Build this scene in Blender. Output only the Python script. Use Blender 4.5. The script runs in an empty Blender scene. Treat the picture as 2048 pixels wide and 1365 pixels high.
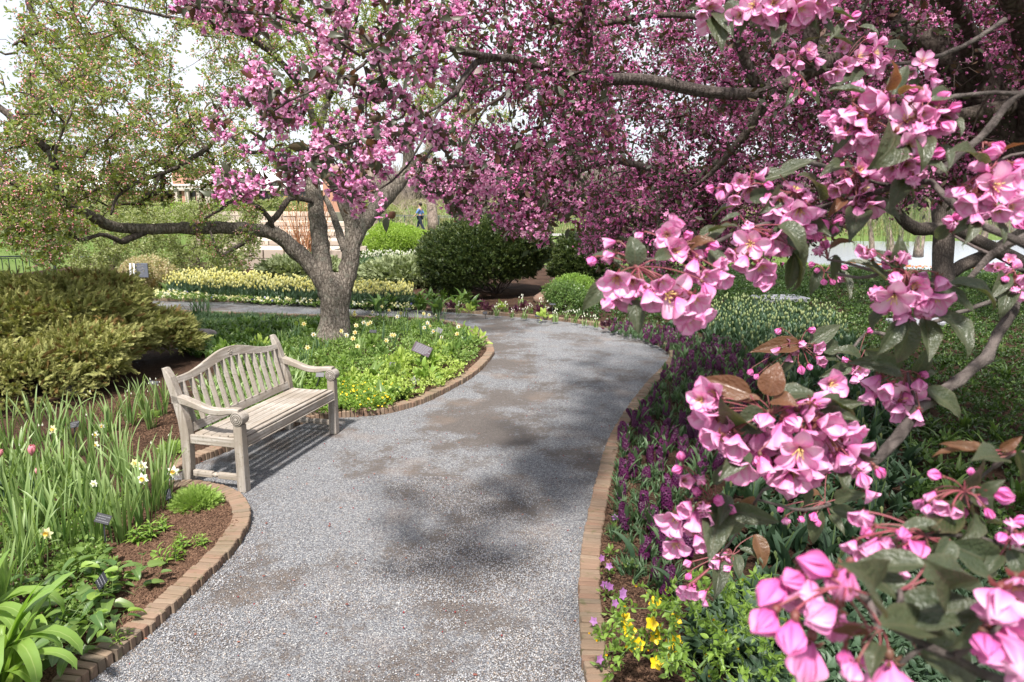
import bpy, math, random
import numpy as np
from mathutils import Matrix, Vector, Euler

rnd = random.Random(7)
rs = np.random.RandomState(11)
C = bpy.context.scene.collection
PI = math.pi

# ------------------------------------------------------------------ camera, sky, sun, exposure
F_PX, PITCH, ROLL, CAM_H = 1365.33, math.radians(11.2), math.radians(0.44), 2.32
_c, _s = math.cos(ROLL), math.sin(ROLL)
FWD = np.array([0, math.cos(PITCH), -math.sin(PITCH)])
_x0 = np.array([1.0, 0, 0]); _d0 = np.array([0, -math.sin(PITCH), -math.cos(PITCH)])
RGT = _c * _x0 - _s * _d0
DWN = _s * _x0 + _c * _d0
CAM = np.array([0, 0, CAM_H])

cam_data = bpy.data.cameras.new('camera')
cam_data.sensor_width = 36; cam_data.lens = 24.0
cam_data.clip_start = 0.05; cam_data.clip_end = 2000
cam_data.dof.use_dof = True
cam_data.dof.focus_distance = 3.6
cam_data.dof.aperture_fstop = 12.0
cam = bpy.data.objects.new('camera', cam_data); C.objects.link(cam)
cam.matrix_world = Matrix(((RGT[0], -DWN[0], -FWD[0], 0), (RGT[1], -DWN[1], -FWD[1], 0),
                           (RGT[2], -DWN[2], -FWD[2], CAM_H), (0, 0, 0, 1)))
bpy.context.scene.camera = cam

SUN_EL, SUN_AZ = math.radians(58), math.radians(-10)     # azimuth measured from -Y (behind the viewer), negative to the left
SUN_DIR = np.array([math.sin(SUN_AZ) * math.cos(SUN_EL), -math.cos(SUN_AZ) * math.cos(SUN_EL), math.sin(SUN_EL)])
world = bpy.data.worlds.new('World'); bpy.context.scene.world = world
world.use_nodes = True
wn, wl = world.node_tree.nodes, world.node_tree.links
wn.clear()
w_out = wn.new('ShaderNodeOutputWorld'); w_bg = wn.new('ShaderNodeBackground')
w_sky = wn.new('ShaderNodeTexSky'); w_sky.sky_type = 'NISHITA'; w_sky.sun_disc = False
w_sky.sun_elevation = SUN_EL; w_sky.sun_rotation = PI + SUN_AZ
w_sky.dust_density = 1.0; w_sky.air_density = 1.0
w_tc = wn.new('ShaderNodeTexCoord'); w_map = wn.new('ShaderNodeMapping'); w_map.inputs['Scale'].default_value = (1, 1, 2.6)
w_no = wn.new('ShaderNodeTexNoise'); w_no.inputs['Scale'].default_value = 2.2; w_no.inputs['Detail'].default_value = 6
w_ramp = wn.new('ShaderNodeValToRGB')
w_ramp.color_ramp.elements[0].position = 0.33; w_ramp.color_ramp.elements[0].color = (0.6, 0.6, 0.6, 1)
w_ramp.color_ramp.elements[1].position = 0.56; w_ramp.color_ramp.elements[1].color = (1, 1, 1, 1)
w_mix = wn.new('ShaderNodeMixRGB'); w_mix.inputs[2].default_value = (5.5, 5.75, 6.2, 1)
wl.new(w_tc.outputs['Generated'], w_map.inputs['Vector']); wl.new(w_map.outputs['Vector'], w_no.inputs['Vector'])
wl.new(w_no.outputs['Fac'], w_ramp.inputs['Fac']); wl.new(w_ramp.outputs['Color'], w_mix.inputs[0])
wl.new(w_sky.outputs['Color'], w_mix.inputs[1]); wl.new(w_mix.outputs['Color'], w_bg.inputs['Color'])
w_bg.inputs['Strength'].default_value = 0.11
wl.new(w_bg.outputs['Background'], w_out.inputs['Surface'])

sun_data = bpy.data.lights.new('sun', 'SUN'); sun_data.energy = 5.0; sun_data.angle = math.radians(4.2)
sun_data.color = (1.0, 0.95, 0.88)
sun = bpy.data.objects.new('sun', sun_data); C.objects.link(sun)
sun.rotation_euler = Vector(SUN_DIR).to_track_quat('Z', 'Y').to_euler()

sc = bpy.context.scene
sc.view_settings.view_transform = 'Standard'
try: sc.view_settings.look = 'None'
except Exception: pass
sc.view_settings.gamma = 1.0; sc.view_settings.use_curve_mapping = False
sc.view_settings.exposure = 0.88
sc.render.engine = 'CYCLES'
sc.cycles.max_bounces = 8; sc.cycles.diffuse_bounces = 3; sc.cycles.transmission_bounces = 4
sc.cycles.transparent_max_bounces = 6; sc.cycles.glossy_bounces = 2
sc.cycles.use_denoising = True
sc.cycles.caustics_reflective = False; sc.cycles.caustics_refractive = False

# ------------------------------------------------------------------ pixel <-> place
def ray(u, v):
    return FWD + RGT * (u - 1024) / F_PX + DWN * (v - 682.5) / F_PX
def G(u, v, z=0.0):
    r = ray(u, v); return CAM + r * ((z - CAM_H) / r[2])
def D(u, v, d):
    return CAM + ray(u, v) * d
def project(P):
    X = np.atleast_2d(P) - CAM
    f = X @ FWD; f = np.where(np.abs(f) < 1e-6, 1e-6, f)
    return 1024 + F_PX * (X @ RGT) / f, 682.5 + F_PX * (X @ DWN) / f, f
def in_poly(px, py, poly):
    poly = np.asarray(poly, float); inside = np.zeros(len(px), bool); j = len(poly) - 1
    for i in range(len(poly)):
        xi, yi = poly[i]; xj, yj = poly[j]
        with np.errstate(divide='ignore', invalid='ignore'):
            c = ((yi > py) != (yj > py)) & (px < (xj - xi) * (py - yi) / (yj - yi + 1e-12) + xi)
        inside ^= c; j = i
    return inside
def ground_poly(pix, z=0.0):
    return np.array([G(u, v, z)[:2] for u, v in pix])
def sample_poly(poly, n, rs=rs):
    poly = np.asarray(poly); lo, hi = poly.min(0), poly.max(0); out = []
    while sum(map(len, out)) < n:
        p = lo + rs.rand(max(64, 2 * n), 2) * (hi - lo)
        out.append(p[in_poly(p[:, 0], p[:, 1], poly)])
    return np.concatenate(out)[:n]
def spline(pts, step):
    P = np.asarray(pts, float); out = []
    Q = np.vstack([2 * P[0] - P[1], P, 2 * P[-1] - P[-2]])
    for i in range(1, len(Q) - 2):
        for t in np.linspace(0, 1, 40, endpoint=False):
            a, b, c, d = Q[i - 1], Q[i], Q[i + 1], Q[i + 2]
            out.append(.5 * (2 * b + (c - a) * t + (2 * a - 5 * b + 4 * c - d) * t * t + (3 * b - a - 3 * c + d) * t ** 3))
    out.append(P[-1]); out = np.array(out)
    L = np.concatenate([[0], np.cumsum(np.linalg.norm(np.diff(out, axis=0), axis=1))])
    n = max(2, int(round(L[-1] / step)) + 1); s = np.linspace(0, L[-1], n)
    return np.stack([np.interp(s, L, out[:, k]) for k in range(out.shape[1])], 1)

# ------------------------------------------------------------------ meshes
class T:
    """a shape: vertices, faces (list of index arrays of 3 or 4), pv = (along, random, across) per vertex, mi = material index per face block"""
    def __init__(s, V, faces, pv=None, mi=None):
        s.V = np.asarray(V, float).reshape(-1, 3); s.F = [np.asarray(f, np.int64) for f in faces]
        s.pv = np.zeros((len(s.V), 3)) if pv is None else np.asarray(pv, float)
        s.mi = [0] * len(s.F) if mi is None else mi
    def moved(s, M=None, loc=(0, 0, 0), rot=None, scale=1.0):
        V = s.V * np.asarray(scale)
        if rot is not None: V = V @ np.asarray(Euler(rot).to_matrix()).T
        if M is not None:
            M = np.asarray(M); V = V @ M[:3, :3].T + M[:3, 3]
        return T(V + np.asarray(loc), s.F, s.pv, s.mi)
def join(ts, mis=None):
    V, Fs, pv, mi, o = [], [], [], [], 0
    for k, t in enumerate(ts):
        V.append(t.V); pv.append(t.pv)
        for f, m in zip(t.F, t.mi): Fs.append(f + o); mi.append(m if mis is None else mis[k])
        o += len(t.V)
    return T(np.concatenate(V), Fs, np.concatenate(pv), mi)
def to_mesh(name, t, mats, smooth=True):
    me = bpy.data.meshes.new(name)
    me.vertices.add(len(t.V)); me.vertices.foreach_set('co', t.V.astype(np.float32).ravel())
    tot, li, mi = [], [], []
    for f, m in zip(t.F, t.mi):
        if len(f) == 0: continue
        f = f.reshape(len(f), -1); tot.append(np.full(len(f), f.shape[1])); li.append(f.ravel()); mi.append(np.full(len(f), m))
    tot = np.concatenate(tot); li = np.concatenate(li); mi = np.concatenate(mi)
    me.loops.add(len(li)); me.loops.foreach_set('vertex_index', li.astype(np.int32))
    me.polygons.add(len(tot)); st = np.concatenate([[0], np.cumsum(tot)[:-1]])
    me.polygons.foreach_set('loop_start', st.astype(np.int32))
    me.polygons.foreach_set('material_index', mi.astype(np.int32))
    me.polygons.foreach_set('use_smooth', np.full(len(tot), smooth))
    at = me.attributes.new('pv', 'FLOAT_VECTOR', 'POINT'); at.data.foreach_set('vector', t.pv.astype(np.float32).ravel())
    for m in (mats if isinstance(mats, (list, tuple)) else [mats]): me.materials.append(m)
    me.update(calc_edges=True); me.validate()
    return me
def obj(name, me, parent=None, M=None, kind=None):
    """link mesh data as an object; M is its world matrix (4x4); works for any chain of parents"""
    o = bpy.data.objects.new(name, me); C.objects.link(o)
    Mw = Matrix(np.asarray(M).tolist()) if M is not None else Matrix.Identity(4)
    if parent is not None:
        o.parent = parent
        W = Matrix.Identity(4); p = parent
        while p is not None: W = p.matrix_basis @ W; p = p.parent
        o.matrix_basis = W.inverted() @ Mw
    else:
        o.matrix_basis = Mw
    if kind: o['kind'] = kind
    return o
def thing(name, loc, label, cat, group=None, kind=None):
    o = bpy.data.objects.new(name, None); C.objects.link(o); o.empty_display_size = .1
    o.location = [float(x) for x in loc]; return tag(o, label, cat, group, kind)
def tag(o, label=None, cat=None, group=None, kind=None):
    if label: o['label'] = label
    if cat: o['category'] = cat
    if group: o['group'] = group
    if kind: o['kind'] = kind
    return o
def TRS(loc, R=None, s=1.0):
    M = np.eye(4); M[:3, :3] = (np.eye(3) if R is None else np.asarray(R)) * s; M[:3, 3] = loc; return M
def rotz(a):
    c, s = math.cos(a), math.sin(a); return np.array([[c, -s, 0], [s, c, 0], [0, 0, 1.0]])
def eul(x, y, z): return np.asarray(Euler((x, y, z)).to_matrix())
ORD = 'first second third fourth fifth sixth seventh eighth ninth tenth'.split()
def place_words(spots, per=5):
    """'second from left, third row from front' for each pixel position"""
    order = sorted(range(len(spots)), key=lambda i: -spots[i][1]); out = {}
    for r in range(0, len(order), per):
        row = sorted(order[r:r + per], key=lambda i: spots[i][0])
        for k, i in enumerate(row): out[i] = f"{ORD[k]} from left, {ORD[r // per]} row from front"
    return out
def unit(v): v = np.asarray(v, float); return v / (np.linalg.norm(v, axis=-1, keepdims=True) + 1e-12)
def frames(d, roll, axis='z'):
    """rotation matrices whose Z (or Y) axis points along d, spun by roll about it"""
    d = unit(np.atleast_2d(d)); n = len(d)
    a = np.where(np.abs(d[:, 2:3]) < .95, np.array([[0, 0, 1.0]]), np.array([[1.0, 0, 0]]))
    x = unit(np.cross(a, d)); y = np.cross(d, x)
    c, s = np.cos(roll)[:, None], np.sin(roll)[:, None]
    x2 = c * x + s * y; y2 = -s * x + c * y
    if axis == 'z': return np.stack([x2, y2, d], 2)
    return np.stack([x2, d, np.cross(x2, d)], 2)
def scatter(t, P, R, S, var=None, rs=rs):
    """many copies of t as one shape"""
    P = np.asarray(P); n = len(P); S = np.broadcast_to(np.asarray(S, float).reshape(-1, 1) if np.ndim(S) < 2 else S, (n, 3) if np.ndim(S) == 2 else (n, 1))
    V = np.einsum('nij,nvj->nvi', R, t.V[None] * S[:, None, :]) + P[:, None]
    pv = np.repeat(t.pv[None], n, 0); pv[:, :, 1] += (rs.rand(n) if var is None else var)[:, None]
    nv = len(t.V); off = (np.arange(n) * nv)[:, None, None]
    return T(V.reshape(-1, 3), [(f[None] + off).reshape(-1, f.shape[1]) for f in t.F], pv.reshape(-1, 3), t.mi)
_src = [0]
def instancer(name, shapes, mats, P, R, S, parent=None, kind='stuff', smooth=True, rs=rs):
    """uncountable stuff: points that carry instances of a few small shapes (geometry nodes)"""
    P = np.asarray(P, float); n = len(P)
    me = bpy.data.meshes.new(name); me.vertices.add(n)
    b = np.zeros(3)
    if parent is not None:
        p = parent
        while p is not None: b += np.array(p.location); p = p.parent
    me.vertices.foreach_set('co', (P - b).astype(np.float32).ravel())
    eu = np.array([tuple(Matrix(r.tolist()).to_euler()) for r in R], np.float32)
    S = np.asarray(S, float); S3 = np.repeat(S[:, None], 3, 1) if S.ndim == 1 else S
    a = me.attributes.new('rot', 'FLOAT_VECTOR', 'POINT'); a.data.foreach_set('vector', eu.ravel())
    a = me.attributes.new('scl', 'FLOAT_VECTOR', 'POINT'); a.data.foreach_set('vector', S3.astype(np.float32).ravel())
    a = me.attributes.new('idx', 'INT', 'POINT'); a.data.foreach_set('value', rs.randint(0, len(shapes), n).astype(np.int32))
    o = bpy.data.objects.new(name, me); C.objects.link(o)
    if parent is not None: o.parent = parent
    if kind: o['kind'] = kind
    ng = bpy.data.node_groups.new(name + '_scatter', 'GeometryNodeTree')
    ng.interface.new_socket('Geometry', in_out='INPUT', socket_type='NodeSocketGeometry')
    ng.interface.new_socket('Geometry', in_out='OUTPUT', socket_type='NodeSocketGeometry')
    N, L = ng.nodes, ng.links
    gi, go = N.new('NodeGroupInput'), N.new('NodeGroupOutput')
    iop = N.new('GeometryNodeInstanceOnPoints'); g2i = N.new('GeometryNodeGeometryToInstance')
    for k, t in reversed(list(enumerate(shapes))):
        mt = mats[k] if isinstance(mats[0], (list, tuple)) else mats
        sm = to_mesh(name + '_piece', t, mt, smooth)
        so = bpy.data.objects.new(name + '_piece', sm)          # mesh data only: never linked to the scene
        oi = N.new('GeometryNodeObjectInfo'); oi.inputs['Object'].default_value = so
        L.new(oi.outputs['Geometry'], g2i.inputs[0])
    def attr(nm, dt):
        q = N.new('GeometryNodeInputNamedAttribute'); q.data_type = dt; q.inputs['Name'].default_value = nm; return q.outputs['Attribute']
    L.new(gi.outputs[0], iop.inputs['Points']); L.new(g2i.outputs[0], iop.inputs['Instance'])
    iop.inputs['Pick Instance'].default_value = True
    L.new(attr('idx', 'INT'), iop.inputs['Instance Index'])
    e2r = N.new('FunctionNodeEulerToRotation'); L.new(attr('rot', 'FLOAT_VECTOR'), e2r.inputs[0])
    L.new(e2r.outputs[0], iop.inputs['Rotation']); L.new(attr('scl', 'FLOAT_VECTOR'), iop.inputs['Scale'])
    L.new(iop.outputs[0], go.inputs[0])
    md = o.modifiers.new('scatter', 'NODES'); md.node_group = ng
    return o

# ------------------------------------------------------------------ materials
class NB:
    def __init__(s, name):
        s.m = bpy.data.materials.new(name); s.m.use_nodes = True
        s.n, s.l = s.m.node_tree.nodes, s.m.node_tree.links; s.n.clear()
        s.out = s.n.new('ShaderNodeOutputMaterial')
    def new(s, t, **kw):
        q = s.n.new(t)
        for k, v in kw.items(): setattr(q, k, v)
        return q
    def link(s, a, b): s.l.new(a, b)
    def val(s, sock, v):
        if hasattr(v, 'is_output') or isinstance(v, bpy.types.NodeSocket): s.l.new(v, sock)
        else: sock.default_value = v
    def math(s, op, a, b=0.0, clamp=False):
        q = s.new('ShaderNodeMath', operation=op, use_clamp=clamp); s.val(q.inputs[0], a); s.val(q.inputs[1], b); return q.outputs[0]
    def mix(s, f, a, b, mode='MIX'):
        q = s.new('ShaderNodeMixRGB', blend_type=mode)
        s.val(q.inputs[0], f); s.val(q.inputs[1], (*a, 1) if isinstance(a, tuple) else a); s.val(q.inputs[2], (*b, 1) if isinstance(b, tuple) else b)
        return q.outputs[0]
    def noise(s, scale, detail=3, vec=None, rough=.5):
        q = s.new('ShaderNodeTexNoise'); q.inputs['Scale'].default_value = scale; q.inputs['Detail'].default_value = detail
        q.inputs['Roughness'].default_value = rough
        if vec is not None: s.link(vec, q.inputs['Vector'])
        return q.outputs['Fac']
    def vor(s, scale, vec=None, feature='F1', out='Distance'):
        q = s.new('ShaderNodeTexVoronoi', feature=feature); q.inputs['Scale'].default_value = scale
        if vec is not None: s.link(vec, q.inputs['Vector'])
        return q.outputs[out]
    def ramp(s, f, stops):
        q = s.new('ShaderNodeValToRGB'); s.val(q.inputs[0], f); e = q.color_ramp.elements
        while len(e) < len(stops): e.new(.5)
        for k, (p, c) in enumerate(stops):
            e[k].position = p; e[k].color = (*c, 1) if isinstance(c, tuple) else (c, c, c, 1)
        return q.outputs[0]
    def coord(s, which='Object', scale=None):
        q = s.new('ShaderNodeTexCoord').outputs[which]
        if scale is not None:
            m = s.new('ShaderNodeMapping'); m.inputs['Scale'].default_value = scale; s.link(q, m.inputs['Vector']); q = m.outputs[0]
        return q
    def pv(s):
        q = s.new('ShaderNodeAttribute', attribute_name='pv'); x = s.new('ShaderNodeSeparateXYZ'); s.link(q.outputs['Vector'], x.inputs[0])
        return x.outputs
    def rand(s):
        y = s.pv()[1]; r = s.new('ShaderNodeObjectInfo').outputs['Random']
        return s.math('FRACT', s.math('ADD', y, r))
    def bump(s, h, strength=.5, dist=.01):
        q = s.new('ShaderNodeBump'); q.inputs['Strength'].default_value = strength; q.inputs['Distance'].default_value = dist
        s.link(h, q.inputs['Height']); return q.outputs[0]
    def done(s, col, rough=.6, spec=.4, normal=None, trans=0, trans_col=None, metal=0):
        p = s.new('ShaderNodeBsdfPrincipled')
        s.val(p.inputs['Base Color'], (*col, 1) if isinstance(col, tuple) else col)
        s.val(p.inputs['Roughness'], rough); s.val(p.inputs['Specular IOR Level'], spec); s.val(p.inputs['Metallic'], metal)
        if normal is not None: s.link(normal, p.inputs['Normal'])
        sh = p.outputs[0]
        if trans:
            t = s.new('ShaderNodeBsdfTranslucent'); s.val(t.inputs['Color'], col if trans_col is None else trans_col)
            if isinstance(t.inputs['Color'], tuple): pass
            m = s.new('ShaderNodeMixShader'); m.inputs[0].default_value = trans
            s.link(sh, m.inputs[1]); s.link(t.outputs[0], m.inputs[2]); sh = m.outputs[0]
        s.link(sh, s.out.inputs['Surface']); return s.m

def leaf_mat(name, a, b, tip=None, trans=.3, rough=.45, spec=.4, rib=None, back=None, spread=1.0, tint=1.6, nscale=None, tip0=.35):
    """plant material: colour varies per piece between a and b, towards the tip to tip; rib = pale midrib colour"""
    N = NB(name); r = N.rand(); pv = N.pv()
    col = N.mix(r, a, b)
    if nscale:
        col = N.mix(N.math('MULTIPLY', N.noise(nscale, 3, N.coord('Object')), .6), col, tuple(x * .55 for x in a))
    if tip is not None:
        f = N.math('MULTIPLY', N.math('SUBTRACT', pv[0], tip0, True), 1.0 / (1.0 - tip0), True)
        col = N.mix(f, col, tip)
    if rib is not None:
        w = N.math('ABSOLUTE', pv[2]); f = N.math('SUBTRACT', 1.0, N.math('MULTIPLY', w, 9.0, True), True)
        col = N.mix(N.math('MULTIPLY', f, .7), col, rib)
    if back is not None:
        g = N.new('ShaderNodeNewGeometry').outputs['Backfacing']; col = N.mix(g, col, back)
    tc = N.mix(1.0, col, (tint, tint * 1.1, tint * .5), 'MULTIPLY')
    return N.done(col, rough, spec, None, trans, tc)
# ------------------------------------------------------------------ material set
def simple_mat(name, col, rough=.6, spec=.4, metal=0, vary=.12, nscale=14, bump=0):
    N = NB(name); v = N.noise(nscale, 4, N.coord('Object'))
    c = N.mix(v, tuple(x * (1 - vary) for x in col), tuple(min(1, x * (1 + vary)) for x in col))
    nm = N.bump(N.noise(nscale * 6, 4, N.coord('Object')), bump, .01) if bump else None
    return N.done(c, rough, spec, nm, metal=metal)
def bark_mat(name, dark, light, scale=1.0, bump=.9, lichen=None):
    N = NB(name); co = N.coord('Object', (scale * 9, scale * 9, scale * 2.6)); co2 = N.coord('Object')
    v = N.vor(1.6, co, 'DISTANCE_TO_EDGE'); n = N.noise(scale * 22, 8, co2, .65); n2 = N.noise(scale * 2.3, 4, co2)
    h = N.math('ADD', N.math('MULTIPLY', v, 1.3), n)
    c = N.ramp(h, [(.28, tuple(x * .35 for x in dark)), (.5, dark), (.85, light)])
    c = N.mix(N.math('MULTIPLY', n2, .6), c, tuple(x * .7 for x in light))
    if lichen is not None: c = N.mix(N.ramp(N.noise(scale * 5, 5, co2), [(.56, 0.0), (.66, .7)]), c, lichen)
    return N.done(c, .9, .15, N.bump(h, bump, .03))
def wood_mat():
    N = NB('weathered_teak'); co = N.coord('Object', (2.0, 46, 46)); c2 = N.coord('Object')
    g = N.noise(1.0, 8, co, .7); g2 = N.noise(3.2, 4, c2); g3 = N.noise(38, 5, c2, .7)
    c = N.ramp(g, [(.30, (.13, .105, .085)), (.44, (.28, .25, .222)), (.62, (.44, .405, .37))])
    c = N.mix(N.ramp(g2, [(.42, 0.0), (.6, .85)]), c, (.235, .2, .165))
    c = N.mix(N.ramp(g3, [(.57, 0.0), (.64, .8)]), c, (.17, .16, .12))
    r = N.rand(); c = N.mix(N.math('MULTIPLY', r, .22), c, (.36, .29, .22))
    return N.done(c, .85, .2, N.bump(N.math('ADD', g, N.math('MULTIPLY', g3, .5)), .55, .006))
def brick_mat():
    N = NB('edging_brick'); co = N.coord('Object'); r = N.new('ShaderNodeObjectInfo').outputs['Random']
    c = N.ramp(r, [(0, (.225, .14, .1)), (.35, (.25, .175, .125)), (.6, (.2, .145, .105)), (.85, (.275, .205, .15)), (1, (.15, .125, .095))])
    n = N.noise(55, 6, co, .7); w = N.new('ShaderNodeNewGeometry').outputs['Position']; wn_ = N.noise(1.7, 4, w)
    c = N.mix(N.math('MULTIPLY', n, .5), c, (.17, .11, .08))
    c = N.mix(N.ramp(wn_, [(.5, 0.0), (.72, .6)]), c, (.13, .115, .075))
    c = N.mix(N.ramp(N.noise(20, 5, w), [(.58, 0.0), (.7, .55)]), c, (.085, .095, .04))
    return N.done(c, .9, .2, N.bump(n, .5, .004))
def gravel_mat():
    N = NB('path_gravel'); w = N.coord('Object')
    v1 = N.new('ShaderNodeTexVoronoi'); v1.inputs['Scale'].default_value = 125; N.link(w, v1.inputs['Vector'])
    hs = N.new('ShaderNodeSeparateColor'); N.link(v1.outputs['Color'], hs.inputs[0])
    c = N.ramp(hs.outputs[0], [(0, (.12, .124, .138)), (.35, (.192, .198, .216)), (.7, (.29, .297, .312)), (.93, (.39, .39, .395)), (1, (.54, .51, .47))])
    d = v1.outputs['Distance']
    c = N.mix(N.math('MULTIPLY', N.math('SUBTRACT', d, .35, True), 1.1, True), c, (.06, .052, .052))
    big = N.noise(.95, 6, w, .62); mid = N.noise(3.1, 6, w, .7); fine = N.noise(26, 4, w, .6)
    sx = N.new('ShaderNodeSeparateXYZ'); N.link(w, sx.inputs[0])
    centre_bias = N.math('MULTIPLY', N.math('SUBTRACT', 1.0, N.math('MULTIPLY', N.math('ABSOLUTE', N.math('ADD', sx.outputs[0], .3)), 1.25), True), .075)  # brown patches grow denser towards the path's middle line
    dirt = N.ramp(N.math('ADD', N.math('ADD', N.math('MULTIPLY', big, .55), centre_bias), N.math('ADD', N.math('MULTIPLY', mid, .33), N.math('MULTIPLY', fine, .22))),
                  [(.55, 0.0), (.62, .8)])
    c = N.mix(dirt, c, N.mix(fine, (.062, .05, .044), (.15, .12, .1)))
    tan = N.ramp(N.noise(1.7, 5, w), [(.56, 0.0), (.72, .4)])
    c = N.mix(tan, c, (.27, .2, .155))
    h = N.math('SUBTRACT', 1.0, d)
    return N.done(c, .85, .25, N.bump(N.math('ADD', h, N.math('MULTIPLY', mid, .5)), .9, .012))
def mulch_mat(name='bark_mulch', a=(.045, .026, .018), b=(.12, .07, .048)):
    N = NB(name); w = N.coord('Object'); s = N.coord('Object', (1, 1.7, 1))
    v1 = N.new('ShaderNodeTexVoronoi'); v1.inputs['Scale'].default_value = 60; N.link(s, v1.inputs['Vector'])
    hs = N.new('ShaderNodeSeparateColor'); N.link(v1.outputs['Color'], hs.inputs[0])
    c = N.mix(hs.outputs[0], a, b); c = N.mix(N.ramp(N.noise(2.2, 5, w), [(.45, 0.0), (.65, .6)]), c, tuple(x * .5 for x in a))
    return N.done(c, .95, .1, N.bump(N.math('SUBTRACT', N.noise(40, 4, w), v1.outputs['Distance']), 1.0, .02))
def lawn_mat():
    N = NB('lawn'); w = N.coord('Object')
    c = N.mix(N.noise(.35, 5, w), (.075, .13, .03), (.16, .2, .06)); c = N.mix(N.math('MULTIPLY', N.noise(9, 4, w), .5), c, (.05, .09, .02))
    return N.done(c, .95, .1, N.bump(N.noise(60, 3, w), .5, .03))
def petal_mat(name, inner, edge, outer, trans=.35, base=(.75, .28, .45)):
    """blossom petals: pale face, deeper rim, saturated reverse"""
    N = NB(name); pv = N.pv(); r = N.rand(); w = N.math('ABSOLUTE', pv[2])
    e = N.math('MAXIMUM', N.math('MULTIPLY', N.math('POWER', w, 2.2), .85), N.math('MULTIPLY', N.math('POWER', pv[0], 3.5), .7))
    veins = N.noise(1.0, 2, N.coord('Object')); c = N.mix(N.math('MULTIPLY', e, 1.0, True), inner, edge)
    st = N.new('ShaderNodeCombineXYZ'); N.link(N.math('MULTIPLY', pv[2], 6.0), st.inputs[0]); N.link(N.math('MULTIPLY', pv[0], 1.2), st.inputs[1]); N.link(r, st.inputs[2])
    vn = N.noise(2.4, 4, st.outputs[0]); c = N.mix(N.ramp(vn, [(.45, 0.0), (.7, .38)]), c, edge)
    c = N.mix(N.math('MULTIPLY', N.math('SUBTRACT', .3, pv[0], True), 2.2, True), c, base)
    g = N.new('ShaderNodeNewGeometry').outputs['Backfacing']
    bk = N.mix(N.math('MULTIPLY', N.math('POWER', pv[0], 1.5), .55), outer, inner)
    c = N.mix(g, c, bk); c = N.mix(N.math('MULTIPLY', r, .16), c, outer)
    return N.done(c, .5, .3, None, trans, c)

M_bark = bark_mat('crab_bark', (.07, .055, .045), (.28, .24, .205), 1.5, 1.0, lichen=(.19, .18, .15))
M_bark_dark = bark_mat('dark_bark', (.05, .038, .034), (.14, .115, .1), 1.5, .8)
M_bark_grey = bark_mat('smooth_grey_bark', (.05, .04, .037), (.15, .125, .115), 2.2, .7)
M_twig = simple_mat('twig_bark', (.075, .055, .048), .8, .2, vary=.4)
M_twig_fine = simple_mat('blossom_twig', (.11, .085, .08), .75, .25, vary=.35, nscale=60, bump=.4)
M_twig_pale = simple_mat('bare_twig', (.33, .27, .22), .85, .1, vary=.3)
M_bark_far = bark_mat('larch_bark', (.16, .12, .1), (.34, .27, .23), .7, .6)
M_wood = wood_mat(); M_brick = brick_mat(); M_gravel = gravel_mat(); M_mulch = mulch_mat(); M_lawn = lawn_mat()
M_stone = simple_mat('fieldstone', (.3, .27, .25), .9, .2, vary=.4, nscale=9, bump=.6)
M_slate = simple_mat('slate_plate', (.018, .018, .024), .45, .4)
M_print = simple_mat('pale_print', (.2, .2, .22), .6, .2)
M_metal_dark = simple_mat('black_metal', (.02, .022, .025), .45, .5)

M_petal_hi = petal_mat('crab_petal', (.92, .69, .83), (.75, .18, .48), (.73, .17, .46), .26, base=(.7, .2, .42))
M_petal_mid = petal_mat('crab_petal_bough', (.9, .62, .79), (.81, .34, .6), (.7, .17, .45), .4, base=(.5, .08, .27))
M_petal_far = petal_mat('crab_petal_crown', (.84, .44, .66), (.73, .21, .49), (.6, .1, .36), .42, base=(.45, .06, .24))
M_bud_hi = petal_mat('crab_bud', (.82, .36, .62), (.68, .1, .38), (.68, .11, .39), .2, base=(.4, .03, .12))
M_stamen = simple_mat('stamen', (.75, .55, .2), .5, .3)
M_calyx = leaf_mat('calyx', (.2, .05, .05), (.13, .07, .045), trans=.15)
M_stalk = leaf_mat('flower_stalk', (.3, .06, .09), (.22, .09, .08), trans=.1)
def veined_leaf(name, a, b, tip, rib, back, trans=.22):
    """large leaf seen close: midrib, side veins, mottling, slightly paler reverse"""
    N = NB(name); r = N.rand(); pv = N.pv(); w = N.math('ABSOLUTE', pv[2]); co = N.coord('Object')
    col = N.mix(r, a, b); col = N.mix(N.math('MULTIPLY', N.math('POWER', pv[0], 2.0), .7), col, tip)
    col = N.mix(N.ramp(N.noise(5.5, 5, co), [(.42, 0.0), (.66, .65)]), col, tuple(x * .5 for x in a)); col = N.mix(N.math('MULTIPLY', N.math('POWER', w, 6.0), .5), col, rib)
    s_ = N.math('SINE', N.math('ADD', N.math('MULTIPLY', pv[0], 55.0), N.math('MULTIPLY', w, -17.0))); vein = N.ramp(s_, [(.86, 0.0), (.98, 1.0)])
    mid = N.math('SUBTRACT', 1.0, N.math('MULTIPLY', w, 14.0, True), True)
    col = N.mix(N.math('MULTIPLY', vein, .3), col, rib); col = N.mix(N.math('MULTIPLY', mid, .75), col, rib)
    g = N.new('ShaderNodeNewGeometry').outputs['Backfacing']; col = N.mix(N.math('MULTIPLY', g, .6), col, back)
    tc = N.mix(1.0, col, (1.7, 1.9, .9), 'MULTIPLY'); return N.done(col, N.math('ADD', .25, N.math('MULTIPLY', N.noise(9, 4, co), .22)), .5, N.bump(N.math('SUBTRACT', N.noise(14, 3, co), N.math('ADD', N.math('MULTIPLY', vein, .5), mid)), .25, .04), trans, tc)
M_leaf_hi = veined_leaf('crab_leaf', (.03, .052, .018), (.075, .085, .03), (.07, .05, .028), (.17, .13, .08), (.06, .075, .045))
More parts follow.
